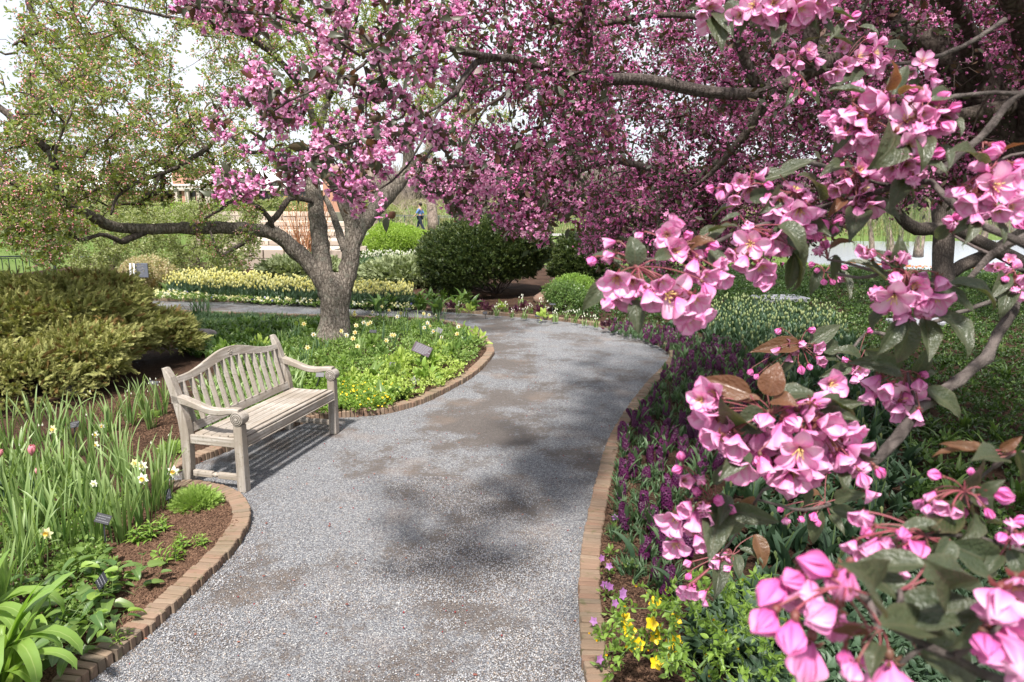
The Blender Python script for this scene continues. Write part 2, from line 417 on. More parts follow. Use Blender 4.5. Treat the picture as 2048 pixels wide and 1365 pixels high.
M_leaf_bronze = veined_leaf('bronze_leaf', (.19, .055, .028), (.12, .085, .03), (.15, .035, .02), (.3, .15, .09), (.14, .07, .04), .3)
M_leaf_crown = leaf_mat('crown_leaf', (.04, .055, .025), (.12, .05, .035), back=(.07, .075, .05), rough=.4, trans=.25)
M_leaf_green = leaf_mat('spring_leaf', (.15, .19, .04), (.3, .33, .08), back=(.2, .25, .11), rough=.45, trans=.4)
M_bud_red = leaf_mat('crab_bud_red', (.66, .17, .22), (.8, .6, .56), trans=.2)
M_leaf_pale = leaf_mat('pale_spring_leaf', (.2, .24, .09), (.33, .34, .17), trans=.35)
M_juniper = leaf_mat('juniper_needles', (.14, .165, .05), (.3, .3, .1), tip=(.42, .4, .16), trans=.15, rough=.6, spec=.2)
M_juniper_dry = leaf_mat('juniper_dry_needles', (.15, .09, .035), (.2, .14, .05), trans=.1, rough=.7, spec=.1)
M_juniper_low = leaf_mat('creeping_juniper', (.16, .2, .1), (.25, .29, .15), tip=(.3, .33, .18), trans=.15, rough=.6)
M_yew = leaf_mat('yew_needles', (.025, .045, .015), (.055, .08, .02), tip=(.17, .19, .05), trans=.15, tip0=.72)
M_lime = leaf_mat('lime_shrub_leaf', (.2, .3, .045), (.3, .4, .08), trans=.35)
M_strap = leaf_mat('strap_leaf', (.09, .17, .05), (.19, .27, .09), tip=(.27, .35, .15), trans=.3, rough=.4, rib=(.16, .24, .09))
M_strap_blue = leaf_mat('daffodil_leaf', (.05, .1, .05), (.09, .155, .075), tip=(.12, .19, .09), trans=.25, rough=.45)
M_strap_lime = leaf_mat('broad_strap_leaf', (.19, .29, .055), (.26, .36, .09), tip=(.16, .27, .06), trans=.35, rough=.35, rib=(.33, .42, .15))
M_broad = leaf_mat('broad_leaf', (.065, .13, .035), (.14, .21, .055), rib=(.17, .24, .08), trans=.25, rough=.35)
M_fresh = leaf_mat('fresh_leaf', (.14, .24, .04), (.22, .33, .06), rib=(.27, .37, .1), trans=.3)
M_limeleaf = leaf_mat('lime_leaf', (.28, .38, .07), (.38, .46, .13), trans=.3)
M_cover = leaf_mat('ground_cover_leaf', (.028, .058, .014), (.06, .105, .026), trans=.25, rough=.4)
M_cover_mid = leaf_mat('low_foliage_leaf', (.11, .19, .045), (.23, .32, .085), trans=.3)
M_heuchera = leaf_mat('purple_leaf', (.05, .015, .03), (.1, .03, .05), trans=.2)
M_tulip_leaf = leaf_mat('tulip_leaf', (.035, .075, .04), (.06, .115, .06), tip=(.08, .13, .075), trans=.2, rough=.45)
M_tulip_bud = leaf_mat('tulip_bud', (.15, .21, .08), (.27, .3, .13), trans=.2)
M_yellow = leaf_mat('yellow_petal', (.86, .78, .26), (.9, .87, .55), trans=.3, tint=1.0)
M_cream = leaf_mat('cream_petal', (.84, .8, .55), (.86, .78, .4), trans=.3, tint=1.0)
M_kerria = leaf_mat('kerria_petal', (.85, .55, .01), (.87, .62, .02), trans=.25, tint=1.0)
M_white = leaf_mat('white_petal', (.8, .8, .72), (.85, .84, .78), trans=.3, tint=1.0)
M_orange = leaf_mat('yellow_cup', (.8, .5, .08), (.8, .6, .15), trans=.2, tint=1.0)
M_pinktulip = leaf_mat('pink_tulip_petal', (.8, .3, .38), (.85, .42, .46), trans=.3, tint=1.0)
M_hyacinth = leaf_mat('hyacinth_floret', (.04, .004, .03), (.1, .01, .07), tip=(.15, .02, .11), trans=.25, tint=1.2)
M_violet = leaf_mat('pansy_petal', (.3, .1, .32), (.42, .2, .45), trans=.25, tint=1.0)
M_blue = leaf_mat('blue_flower', (.16, .15, .5), (.25, .22, .6), trans=.2, tint=1.0)
M_straw = leaf_mat('dry_stem', (.4, .32, .2), (.3, .2, .12), trans=.1)

# ------------------------------------------------------------------ small shapes
def grid_faces(nu, nv):
    i = np.arange(nu - 1)[:, None] * nv + np.arange(nv - 1)[None]
    return np.stack([i, i + 1, i + nv + 1, i + nv], -1).reshape(-1, 4)
def box(sx, sy, sz, loc=(0, 0, 0), bev=0.0, mi=0):
    """box of full sizes; with chamfered edges when bev > 0"""
    if bev <= 0:
        v = np.array([[x, y, z] for x in (-.5, .5) for y in (-.5, .5) for z in (-.5, .5)]) * [sx, sy, sz] + np.array(loc)
        f = [[0, 1, 3, 2], [4, 6, 7, 5], [0, 4, 5, 1], [2, 3, 7, 6], [0, 2, 6, 4], [1, 5, 7, 3]]
        return T(v, [f], mi=[mi])
    b = min(bev, sx * .3, sy * .3, sz * .3); V = []; idx = {}
    h = np.array([sx, sy, sz]) / 2
    for sg in [(a, b_, c) for a in (-1, 1) for b_ in (-1, 1) for c in (-1, 1)]:
        for ax in range(3):
            p = np.array([sg[k] * (h[k] - (0 if k == ax else b)) for k in range(3)], float)
            idx[sg, ax] = len(V); V.append(p)
    Q, Tr = [], []
    for ax in range(3):
        o = [k for k in range(3) if k != ax]
        for s_ in (-1, 1):
            ring = []
            for a, c in ((-1, -1), (1, -1), (1, 1), (-1, 1)):
                sg = [0, 0, 0]; sg[ax] = s_; sg[o[0]] = a; sg[o[1]] = c; ring.append(idx[tuple(sg), ax])
            Q.append(ring)
        for a in (-1, 1):
            for c in (-1, 1):
                s0 = [0, 0, 0]; s1 = [0, 0, 0]; s0[ax] = -1; s1[ax] = 1
                for q in (s0, s1): q[o[0]] = a; q[o[1]] = c
                Q.append([idx[tuple(s0), o[0]], idx[tuple(s1), o[0]], idx[tuple(s1), o[1]], idx[tuple(s0), o[1]]])
    for sg in [(a, b_, c) for a in (-1, 1) for b_ in (-1, 1) for c in (-1, 1)]:
        Tr.append([idx[sg, 0], idx[sg, 1], idx[sg, 2]])
    V = np.array(V)
    def fix(F):
        out = []
        for f in F:
            p = V[f]; n = np.cross(p[1] - p[0], p[2] - p[0]); out.append(f if np.dot(n, p.mean(0)) > 0 else f[::-1])
        return out
    return T(V + np.array(loc), [fix(Q), fix(Tr)], mi=[mi, mi])
def tube(P, r, k=8, cap=True, wob=0.0, rs=rs, pvr=0.0):
    P = np.asarray(P, float); n = len(P); r = np.broadcast_to(np.asarray(r, float), (n,))
    d = np.gradient(P, axis=0); d = unit(d)
    u = np.cross(d[0], [0, 0, 1.0]);
    if np.linalg.norm(u) < .1: u = np.cross(d[0], [1.0, 0, 0])
    u = unit(u); U = []
    for i in range(n):
        u = u - d[i] * np.dot(u, d[i]); u = unit(u); U.append(u)
    U = np.array(U); W = np.cross(d, U); a = np.arange(k) * 2 * PI / k
    rr = r[:, None] * (1 + (wob * (rs.rand(n, k) - .5) * 2 if wob else 0))
    V = P[:, None] + (U[:, None] * np.cos(a)[None, :, None] + W[:, None] * np.sin(a)[None, :, None]) * rr[..., None]
    i = np.arange(n - 1)[:, None] * k; j = np.arange(k)[None]; jn = (j + 1) % k
    F = np.stack([i + j, i + jn, i + k + jn, i + k + j], -1).reshape(-1, 4)
    V = V.reshape(-1, 3); Fs = [F]; pv = np.zeros((len(V), 3)); pv[:, 0] = np.repeat(np.linspace(0, 1, n), k); pv[:, 1] = pvr
    if cap and k > 2:
        V = np.vstack([V, P[0], P[-1]]); pv = np.vstack([pv, [0, pvr, 0], [1, pvr, 0]]); c0, c1 = len(V) - 2, len(V) - 1; q = np.arange(k); qn = (q + 1) % k
        Fs.append(np.vstack([np.stack([np.full(k, c0), qn, q], 1), np.stack([np.full(k, c1), (n - 1) * k + q, (n - 1) * k + qn], 1)]))
    return T(V, Fs, pv)
def blade(L, w, bend=.5, n=6, m=3, fold=.15, twist=0, prof='strap', tilt=0.0, curl=0.0):
    """leaf growing up +Z from the origin, bending towards +Y; across = X"""
    t = np.linspace(0, 1, n); a = tilt + bend * t ** 1.5 * PI * .5 + curl * t ** 3 * PI
    ds = L / (n - 1); am = (a[1:] + a[:-1]) / 2
    y = np.concatenate([[0], np.cumsum(np.sin(am) * ds)]); z = np.concatenate([[0], np.cumsum(np.cos(am) * ds)])
    if prof == 'strap': W = w * .5 * np.minimum(1, .55 + t * 2) * np.sqrt(np.clip(1 - t ** 5, 0, 1)) * np.where(t > .97, .12, 1)
    elif prof == 'lance': W = w * .5 * np.sin(PI * np.clip(t * .93 + .05, 0, 1) ** .8)
    elif prof == 'ovate': W = w * .5 * np.clip(np.sin(PI * np.clip(t, 0.02, .985) ** .62), .03, 1)
    elif prof == 'heart': W = w * .5 * np.clip(np.sqrt(np.clip(1 - t, 0, 1)) * np.minimum(1, .55 + t * 3.2), .02, 1)
    s = np.linspace(-1, 1, m)
    X = W[:, None] * s[None]; up = np.abs(s)[None] * W[:, None] * fold * 2
    tw = twist * t[:, None]
    Xr = X * np.cos(tw); Xo = X * np.sin(tw)
    Y = y[:, None] - up * np.cos(a)[:, None] + Xo; Z = z[:, None] + up * np.sin(a)[:, None]
    V = np.stack([Xr, Y, Z], -1).reshape(-1, 3)
    pv = np.stack([np.repeat(t, m), np.zeros(n * m), np.tile(s, n)], 1)
    return T(V, [grid_faces(n, m)[:, ::-1]], pv)
def leaf_flat(L, w, n=5, m=3, fold=.25, droop=.3, prof='ovate', stalk=0.0):
    """leaf lying along +Y, face up +Z"""
    b = blade(L, w, droop, n, m, fold, prof=prof, tilt=PI / 2 - droop * .5)
    V = b.V + [0, stalk, 0]; return T(V, b.F, b.pv)
def petal(L, w, a0, a1, n=4, m=3, cup=.25, prof='round', notch=0, base=0.0, ruf=0.0, rs=rs):
    """petal rising from the axis +Z: angle from axis a0 -> a1 outwards along +Y"""
    t = 1 - (1 - np.linspace(0, 1, n)) ** 1.35 if n > 4 else np.linspace(0, 1, n); a = a0 + (a1 - a0) * t ** .8; ds = np.diff(t) * L; am = (a[1:] + a[:-1]) / 2
    y = base + np.concatenate([[0], np.cumsum(np.sin(am) * ds)]); z = np.concatenate([[0], np.cumsum(np.cos(am) * ds)])
    W = w * .5 * 1.12 * (np.clip(t, .03, 1) ** .6) * np.sqrt(np.clip(1.01 - t ** 3.4, 0, 1)) if prof == 'round' else w * .5 * np.sin(PI * np.clip(t * .9 + .08, 0, 1))
    s = np.linspace(-1, 1, m); q = s[None] ** 2 * W[:, None] * cup * 2
    Y = y[:, None] - q * np.cos(a)[:, None]; Z = z[:, None] + q * np.sin(a)[:, None]
    if ruf: Z = Z + (rs.rand(n, m) - .5) * ruf * L * t[:, None] ** 2; Y = Y + (rs.rand(n, m) - .5) * ruf * L * t[:, None] ** 2
    V = np.stack([W[:, None] * s[None] + 0 * Y, Y, Z], -1).reshape(-1, 3)
    return T(V, [grid_faces(n, m)], np.stack([np.repeat(t, m), np.zeros(n * m), np.tile(s, n)], 1))
def around(t, k, off=0.0, jit=0.0, rs=rs, mi=0):
    return join([T(t.V @ rotz(off + 2 * PI * i / k + (rs.rand() - .5) * jit).T, t.F, t.pv + [0, rs.rand() * .12, 0]) for i in range(k)], [mi] * k)
def ball(r, k=6, rings=5, sz=1.0, mi=0, pw=1.0):
    ph = np.linspace(0, PI, rings + 2)[1:-1]; a = np.arange(k) * 2 * PI / k
    V = np.array([[math.sin(p) ** pw * math.cos(q), math.sin(p) ** pw * math.sin(q), -math.cos(p) * sz] for p in ph for q in a]) * r
    V = np.vstack([V, [0, 0, -r * sz], [0, 0, r * sz]]); i = np.arange(rings - 1)[:, None] * k; j = np.arange(k)[None]; jn = (j + 1) % k
    F = np.stack([i + j, i + jn, i + k + jn, i + k + j], -1).reshape(-1, 4); q = np.arange(k); qn = (q + 1) % k
    Tr = np.vstack([np.stack([np.full(k, len(V) - 2), qn, q], 1), np.stack([np.full(k, len(V) - 1), (rings - 1) * k + q, (rings - 1) * k + qn], 1)])
    pv = np.zeros((len(V), 3)); pv[:, 0] = (V[:, 2] / (r * sz) + 1) / 2; pv[:, 2] = np.abs(np.sin(np.arctan2(V[:, 1], V[:, 0]) * 2.5)) * .9
    return T(V, [F, Tr], pv, [mi, mi])
def crab_flower(kind, hi=2, seed=0):
    """crab apple flower, axis +Z, about 1 unit across; material 0 petals, 1 stamens, 2 calyx"""
    q = np.random.RandomState(seed); n, m = {2: (10, 7), 1: (5, 3), 0: (3, 2)}[hi]
    a0, a1, L = {'open': (.95, 1.5, .52), 'cup': (.5, .95, .56), 'half': (.55, .45, .6), 'closed': (.62, -.35, .62)}[kind]
    ps = []
    for i in range(5):
        p = petal(L * (1 + .08 * q.randn()), L * (.98 if kind != 'closed' else .9), a0 + .1 * q.randn(), a1 + .14 * q.randn(), n, m, .22 if hi < 2 else {'open': .34, 'cup': .42, 'half': .5, 'closed': .6}[kind], ruf=.035 if hi == 2 else 0, rs=q, base=.02)
        ps.append(T(p.V @ rotz(2 * PI * i / 5 + .12 * q.randn()).T, p.F, p.pv + [0, q.rand() * .15, 0]))
    t = join(ps, [0] * 5)
    if hi >= 1 and kind != 'closed':
        st = [tube([[0, 0, .02], [math.cos(a) * .05, math.sin(a) * .05, .12], [math.cos(a) * rr, math.sin(a) * rr, .24]], [.008, .007, .016], 3, hi == 2) for a, rr in [(2.4 * k, .05 + .05 * (k % 3)) for k in range(9 if hi == 2 else 4)]]
        t = join([t] + [T(s.V, s.F, s.pv, [1] * len(s.F)) for s in st])
    if hi == 2:
        c = ball(.07, 6, 3, 1.3, 2).moved(loc=(0, 0, -.07)); sp = around(petal(.2, .09, 1.2, 1.9, 3, 2, prof='lance', base=.03), 5, .6, mi=2)
        t = join([t, c, sp])
    return t
def crab_bud(hi=2, seed=0):
    q = np.random.RandomState(seed)
    if hi < 2:
        return ball(.24, 4 if hi == 0 else 5, 2 if hi == 0 else 3, 1.25).moved(loc=(0, 0, .25))
    ps = []
    for i in range(5):
        p = petal(.62, .5, .85 + .1 * q.randn(), -.75 + .08 * q.randn(), 7, 5, .55, base=.0, rs=q)
        ps.append(T(p.V @ rotz(2 * PI * i / 5 + .1 * q.randn()).T * [1, 1, 1.12], p.F, p.pv + [0, q.rand() * .2, 0]))
    c = ball(.075, 6, 3, 1.3, 2).moved(loc=(0, 0, -.04)); sp = around(petal(.2, .12, .9, .35, 3, 2, prof='lance', base=.04), 5, .3, mi=2)
    return join([join(ps, [0] * 5), c, sp])
def rosette(n, Lr, wr, bend, prof='strap', seed=0, n_=6, m_=3, spread=.25, tilt=.25, mi=0, curl=0.0, fold=.15):
    """tuft of leaves from one crown"""
    q = np.random.RandomState(seed); out = []
    for i in range(n):
        b = blade(q.uniform(*Lr), q.uniform(*wr), q.uniform(*bend), n_, m_, fold, q.uniform(-.6, .6), prof, q.uniform(0, tilt), curl * q.rand())
        a = q.rand() * 2 * PI; r = spread * math.sqrt(q.rand())
        b2 = q.rand() * 2 * PI
        out.append(T(b.V @ rotz(a).T + [math.cos(b2) * r, math.sin(b2) * r, 0], b.F, b.pv + [0, q.rand(), 0]))
    return join(out, [mi] * n)
def shoot(n, L, lw, ll, seed=0, bend=.3, mi_l=0, mi_s=1, prof='lance', up=.8):
    """upright or arching stem with leaves along it, rising along +Z"""
    q = np.random.RandomState(seed); t = np.linspace(0, 1, 5)
    P = np.stack([0 * t, bend * L * t ** 2, L * t * (1 - .25 * bend)], 1); out = [tube(P, [.004, .003, .003, .002, .001], 3, False)]; mi = [mi_s]
    for i in range(n):
        s = (i + .6) / n; p = np.array([np.interp(s, t, P[:, k]) for k in range(3)])
        lf = leaf_flat(ll * (1.15 - .6 * s) * q.uniform(.8, 1.2), lw * (1.15 - .6 * s), 4, 3, .25, .5, prof)
        R = rotz(i * 2.4 + q.rand()) @ eul(up * q.uniform(.5, 1.1), 0, 0)
        out.append(T(lf.V @ R.T + p, lf.F, lf.pv + [0, q.rand(), 0])); mi.append(mi_l)
    return join(out, mi)
def spray(n, L, seed=0, flat=.5, w=.012, ang=.7):
    """evergreen spray: a bent axis with short pointed side shoots, along +Z"""
    q = np.random.RandomState(seed); out = []
    for i in range(n):
        s = (i + .5) / n; p = np.array([0, .12 * L * s * s, L * s]); l = L * (.5 - .33 * s) * q.uniform(.7, 1.2)
        a = (PI if i % 2 else 0) + q.uniform(-flat, flat); d = np.array([math.cos(a) * math.sin(ang), math.sin(a) * math.sin(ang), math.cos(ang)]) * l
        sd = np.cross(d, [0, 1, .2]); sd = unit(sd) * w
        V = [p - sd * .5, p + sd * .5, p + d * .6 + sd * .45, p + d, p + d * .6 - sd * .45]
        out.append(T(V, [[[0, 1, 2, 4]], [[4, 2, 3]]], [[s * .5, q.rand() * .4, 0]] * 2 + [[s * .6 + .3, .2, 0], [min(1, s * .6 + .5), .2, 0], [s * .6 + .3, .2, 0]]))
    t = join(out); t.mi = [0] * len(t.F); return t
def lumps(dirs, seed, amp=.25, k=14):
    """bumpy radius factor for directions"""
    q = np.random.RandomState(seed); c = unit(q.randn(k, 3)); h = q.uniform(-1, 1, k)
    w = np.exp(-((1 - dirs @ c.T) * 6)); return 1 + amp * (w * h).sum(1)

# ------------------------------------------------------------------ branching
def curve_pts(a, b, n, bend, q, droop=0.0):
    t = np.linspace(0, 1, n)[:, None]; L = np.linalg.norm(b - a)
    o = q.randn(3) * bend * L; o2 = q.randn(3) * bend * L * .5
    P = a + (b - a) * t + o * (t * (1 - t)) * 1.5 + o2 * np.sin(t * 2 * PI) * .35
    P[:, 2] += droop * L * (4 * t * (1 - t))[:, 0] * .5
    return P
def grow(skeleton, targets, seed=1, step=.14, bend=.12, tip=.0016, expo=.42, droop=.12, k=3):
    """grow twigs from skeleton points to targets, nearest first. Returns twig shape, chains [(points)]"""
    q = np.random.RandomState(seed); sk = np.asarray(skeleton); tg = np.asarray(targets)
    dmin = np.full(len(tg), 1e9)
    for i in range(0, len(sk), 400): dmin = np.minimum(dmin, np.linalg.norm(tg[:, None] - sk[None, i:i + 400], axis=2).min(1))
    order = np.argsort(dmin * (1 + .15 * q.rand(len(tg))))
    cap = len(sk) + len(tg) * 14; N = np.zeros((cap, 3)); N[:len(sk)] = sk; owner = np.full(cap, -1); cnt = len(sk)
    chains, par, w = [], [], []
    for i in order:
        b = tg[i]; d2 = ((N[:cnt] - b) ** 2).sum(1); j = int(np.argmin(d2)); a = N[j]; L = math.sqrt(d2[j])
        if L < .03: continue
        n = max(3, min(9, int(L / step) + 2)); P = curve_pts(a.copy(), b, n, bend, q, droop)
        chains.append(P); par.append(owner[j]); w.append(1.0)
        m = n - 1; N[cnt:cnt + m] = P[1:]; owner[cnt:cnt + m] = len(chains) - 1; cnt += m
    for c in range(len(chains) - 1, -1, -1):
        if par[c] >= 0: w[par[c]] += w[c]
    ts = []
    for P, ww in zip(chains, w):
        r0 = tip * ww ** expo * 1.7; ts.append(tube(P, np.linspace(r0, max(tip, r0 * .45), len(P)), k if r0 < .012 else 5, False, pvr=q.rand()))
    return join(ts), chains
def sites(chains, per, q, lo=.25):
    """points and outward directions along twigs"""
    P, Dr = [], []
    for c in chains:
        n = per if isinstance(per, int) else q.poisson(per)
        if n == 0: continue
        s = lo + (1 - lo) * q.rand(n) ** .7; t = np.linspace(0, 1, len(c))
        p = np.stack([np.interp(s, t, c[:, k]) for k in range(3)], 1); P.append(p)
        Dr.append(np.repeat(unit(c[-1] - c[0])[None], n, 0))
    return np.concatenate(P), np.concatenate(Dr)
def limb_shape(P, r, k=10, wob=.06, step=.12, q=rs, gn=.15):
    """smooth gnarled limb through points with radii"""
    A = spline(np.column_stack([P, r]), step); n = len(A); A[1:-1, :3] += (q.rand(n - 2, 3) - .5) * A[1:-1, 3:4] * gn
    return tube(A[:, :3], A[:, 3] * (1 + gn * .6 * (q.rand(n) - .5)), k, True, wob, q), A[:, :3]
# ------------------------------------------------------------------ ground, beds, path
def gnoise(x, y, s, seed):
    q = np.random.RandomState(seed); v = np.zeros_like(x)
    for i in range(10):
        a = q.rand() * 2 * PI; f = s * (1 + 3 * q.rand()); v += np.sin((x * math.cos(a) + y * math.sin(a)) * f + q.rand() * 7) / 10 * (1.4 / (1 + i * .12))
    return v
def sheet(name, x0, x1, y0, y1, cell, zf, mat, keep=None, kind='structure'):
    xs = np.arange(x0, x1 + cell, cell); ys = np.arange(y0, y1 + cell, cell); X, Y = np.meshgrid(xs, ys, indexing='ij')
    Z = zf(X, Y); V = np.stack([X, Y, Z], -1).reshape(-1, 3); F = grid_faces(len(xs), len(ys))[:, ::-1]
    if keep is not None:
        c = V[F].mean(1); F = F[keep(c[:, 0], c[:, 1])]
        u, inv = np.unique(F, return_inverse=True); V = V[u]; F = inv.reshape(F.shape)
    return obj(name, to_mesh(name, T(V, [F]), mat), kind=kind)

LEFT_PIX = [(120, 1420), (185, 1362), (290, 1280), (400, 1178), (468, 1108), (500, 1055), (498, 1020), (470, 992), (420, 978), (380, 974), (346, 976)]
left_run = np.vstack([[-2.35, 1.9], [-2.25, 2.3], ground_poly(LEFT_PIX)])
MID_PIX = [(330, 962), (385, 933), (445, 908), (520, 878), (600, 850), (660, 838), (720, 834), (780, 827), (840, 810), (900, 782), (950, 752), (980, 722), (988, 705), (975, 684), (940, 662), (905, 650), (860, 643), (760, 639), (620, 635), (400, 628), (232, 620)]
mid_run = ground_poly(MID_PIX)
FAR_PIX = [(215, 600), (350, 603), (500, 606), (650, 611), (800, 619), (900, 625), (1000, 632), (1090, 640), (1180, 651), (1250, 665), (1300, 683), (1332, 703)]
RIGHT_PIX = [(1332, 703), (1340, 716), (1325, 740), (1290, 777), (1245, 838), (1215, 893), (1195, 960), (1178, 1030), (1164, 1105), (1158, 1180), (1160, 1260), (1170, 1365)]
far_run = ground_poly(FAR_PIX)
right_run = np.vstack([ground_poly(RIGHT_PIX), [[.45, 2.3], [.6, 1.6]]])
def inset(run, o=.075, step=.08):
    P = spline(run, step); d = unit(np.gradient(P, axis=0)); return P + np.column_stack([-d[:, 1], d[:, 0]]) * o
left_poly = np.vstack([inset(left_run), inset(mid_run), [[-16, 17.5], [-16, 1.5]]])
right_poly = np.vstack([[[-16, 18.3]], inset(far_run), inset(right_run), [[14, 1.5], [14, 27], [-16, 27]]])
def bed_z(x, y): return .05 + .018 * gnoise(x, y, 2.2, 3) + .008 * gnoise(x, y, 11, 5)
def hill_z(X, Y):
    r = np.maximum(0, Y - 46); h = -.03 + 9.0 * (1 - np.exp(-(r / 60) ** 1.6)) * (.75 + .35 * gnoise(X, Y, .02, 8)) * np.clip((X + 60) / 70, .15, 1) * np.clip((52 - X + .2 * Y) / 30, -.02, 1)
    d = np.clip((Y - 26) / 16, 0, 1) * np.clip((16 - X) / 8, 0, 1)
    lake = np.clip((X - 12 - (Y - 30) * .12) / 6, 0, 1) * np.clip((Y - 26) / 7, 0, 1) * np.clip((150 - Y) / 10, 0, 1)
    return h + .45 * d - 1.0 * lake
g = sheet('ground', -120, 150, -20, 260, 1.6, hill_z, M_lawn)
water_mat = simple_mat('lake_water', (.3, .34, .38), .12, .5, vary=.05, nscale=.4, bump=.1)
obj('lake', to_mesh('lake', T([[10, 28, -.45], [150, 28, -.45], [150, 170, -.45], [10, 170, -.45]], [[[0, 1, 2, 3]]]), water_mat), kind='structure')
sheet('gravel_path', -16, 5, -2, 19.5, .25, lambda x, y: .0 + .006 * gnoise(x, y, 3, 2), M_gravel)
sheet('garden_bed_left', -16, 0, 1.5, 18, .085, bed_z, M_mulch, lambda x, y: in_poly(x, y, left_poly))
sheet('garden_bed_right', -16, 14, 1.5, 27, .1, bed_z, M_mulch, lambda x, y: in_poly(x, y, right_poly))

# brick edging: every brick a child of its run
brick_meshes = []
for i in range(5):
    b = box(.127, .0425, .12, bev=.006); q = np.random.RandomState(i); b.V = b.V + (q.rand(*b.V.shape) - .5) * .003
    b.V[:, 2] -= .06; brick_meshes.append(to_mesh('brick', b, M_brick, False))
def edging(run, label, side=1, stuff_beyond=None, pitch=.0475):
    P = spline(run, pitch); d = unit(np.gradient(P, axis=0))
    root = thing('brick_edging', (*P[0], 0), label, 'brick edging', 'brick edgings of the garden beds')
    far = []
    for i, (p, t) in enumerate(zip(P, d)):
        n = np.array([-t[1], t[0]]) * side; c = p + n * (.064 + rs.uniform(-.006, .006))
        a = math.atan2(n[1], n[0]) + rs.uniform(-.035, .035)
        R = rotz(a) @ eul(rs.uniform(-.03, .03), rs.uniform(-.02, .02), 0)
        M = TRS((c[0], c[1], .068 + rs.uniform(-.004, .005)), R)
        if stuff_beyond is not None and stuff_beyond(c): far.append(M)
        else: obj('brick', brick_meshes[i % 5], root, M)
    if far:
        b = box(.127, .044, .12); b.V[:, 2] -= .06
        far = np.array(far); t = scatter(b, far[:, :3, 3], far[:, :3, :3], np.ones(len(far)))
        obj('distant_bricks', to_mesh('distant_bricks', t, M_brick, False), root, kind='stuff')
    return root
edging(left_run, 'curved brick edging round the left foreground bed, ending in a rounded tip below the bench', 1)
edging(mid_run, 'brick edging behind the bench and round the bed under the crab apple', 1, lambda c: c[0] < -1.2 and c[1] > 13)
edging(far_run, 'thin brick edging along the far side of the path below the yellow tulips', 1, lambda c: c[0] < -2.6)
edging(right_run, 'long curving brick edging in front of the purple hyacinths', 1)

# gravel stones and debris lying on the path
path_poly = np.vstack([left_run, mid_run[:16], far_run[5:], right_run])
def stone(seed):
    q = np.random.RandomState(seed); b = ball(1, 5, 2, .6); b.V = b.V * (1 + .25 * (q.rand(*b.V.shape) - .5)); return b
st_mats = [[leaf_mat('gravel_chip_' + n, a, b, trans=0, rough=.85, spec=.2)] for n, a, b in (('grey', (.17, .175, .195), (.3, .305, .325)), ('pale', (.3, .31, .33), (.42, .41, .4)), ('dark', (.1, .105, .12), (.17, .17, .19)), ('warm', (.3, .25, .21), (.2, .19, .2)))]
near = np.vstack([left_run[1:11], [[-1.2, 5.6], [.55, 5.6]], right_run[-8:-1]])
A = sample_poly(near, 170000); keep = rs.rand(len(A)) < np.clip(1.5 - A[:, 1] * .2, .12, 1)
dirt = .5 + gnoise(A[:, 0] * 1.0, A[:, 1], 1.6, 21) * 1.6 + gnoise(A[:, 0], A[:, 1], 7, 22) * .7
cdist = np.abs(A[:, 0] + .55) / 1.2
keep &= (dirt + cdist * .42 > .7) | (rs.rand(len(A)) < .2); A = A[keep]
pz = .004 + .006 * gnoise(A[:, 0], A[:, 1], 3, 2)
instancer('gravel', [stone(k) for k in range(4)], st_mats, np.column_stack([A, pz]), frames(unit(rs.randn(len(A), 3) * .35 + [0, 0, 1]), rs.rand(len(A)) * 6.3), rs.uniform(.0024, .0054, len(A)), smooth=False)
A = sample_poly(path_poly, 520)
A = A[(A[:, 1] > 3)]
chip = T([[-1, -.6, 0], [.9, -.7, .15], [1.1, .5, 0], [-.8, .7, .2]], [[[0, 1, 2, 3]]])
instancer('fallen_petals', [chip, ball(.6, 5, 2)], [[leaf_mat('fallen_bits', (.16, .05, .04), (.3, .12, .08), trans=.1)], [leaf_mat('fallen_berry', (.25, .02, .02), (.16, .03, .03), trans=0)]],
          np.column_stack([A, np.full(len(A), .012)]), frames(np.tile([0, 0, 1.0], (len(A), 1)), rs.rand(len(A)) * 6.3), rs.uniform(.005, .011, len(A)))
# bark chips on the visible mulch
bare = ground_poly([(300, 990), (440, 1000), (500, 1050), (430, 1150), (290, 1270), (170, 1365), (60, 1365), (150, 1150), (190, 1060)], .05)
bare2 = ground_poly([(150, 780), (330, 790), (400, 930), (330, 960), (220, 880)], .05)
bare3 = ground_poly([(1200, 900), (1260, 900), (1330, 1365), (1180, 1365), (1195, 1150)], .05)
A = np.vstack([sample_poly(bare, 30000), sample_poly(bare2, 9000), sample_poly(bare3, 6000), sample_poly(ground_poly([(900, 690), (990, 700), (880, 800), (780, 830)], .05), 3000)])
A = A[in_poly(A[:, 0], A[:, 1], left_poly) | in_poly(A[:, 0], A[:, 1], right_poly)]
chipm = [leaf_mat('mulch_chip', (.06, .033, .022), (.17, .1, .065), trans=0, rough=.9, spec=.15)]
instancer('mulch_chips', [box(1, .35, .12), box(.8, .25, .2)], [chipm, chipm], np.column_stack([A, bed_z(A[:, 0], A[:, 1]) + .004]),
          frames(unit(rs.randn(len(A), 3) * .4 + [0, 0, 1]), rs.rand(len(A)) * 6.3), rs.uniform(.008, .026, len(A)), smooth=False)
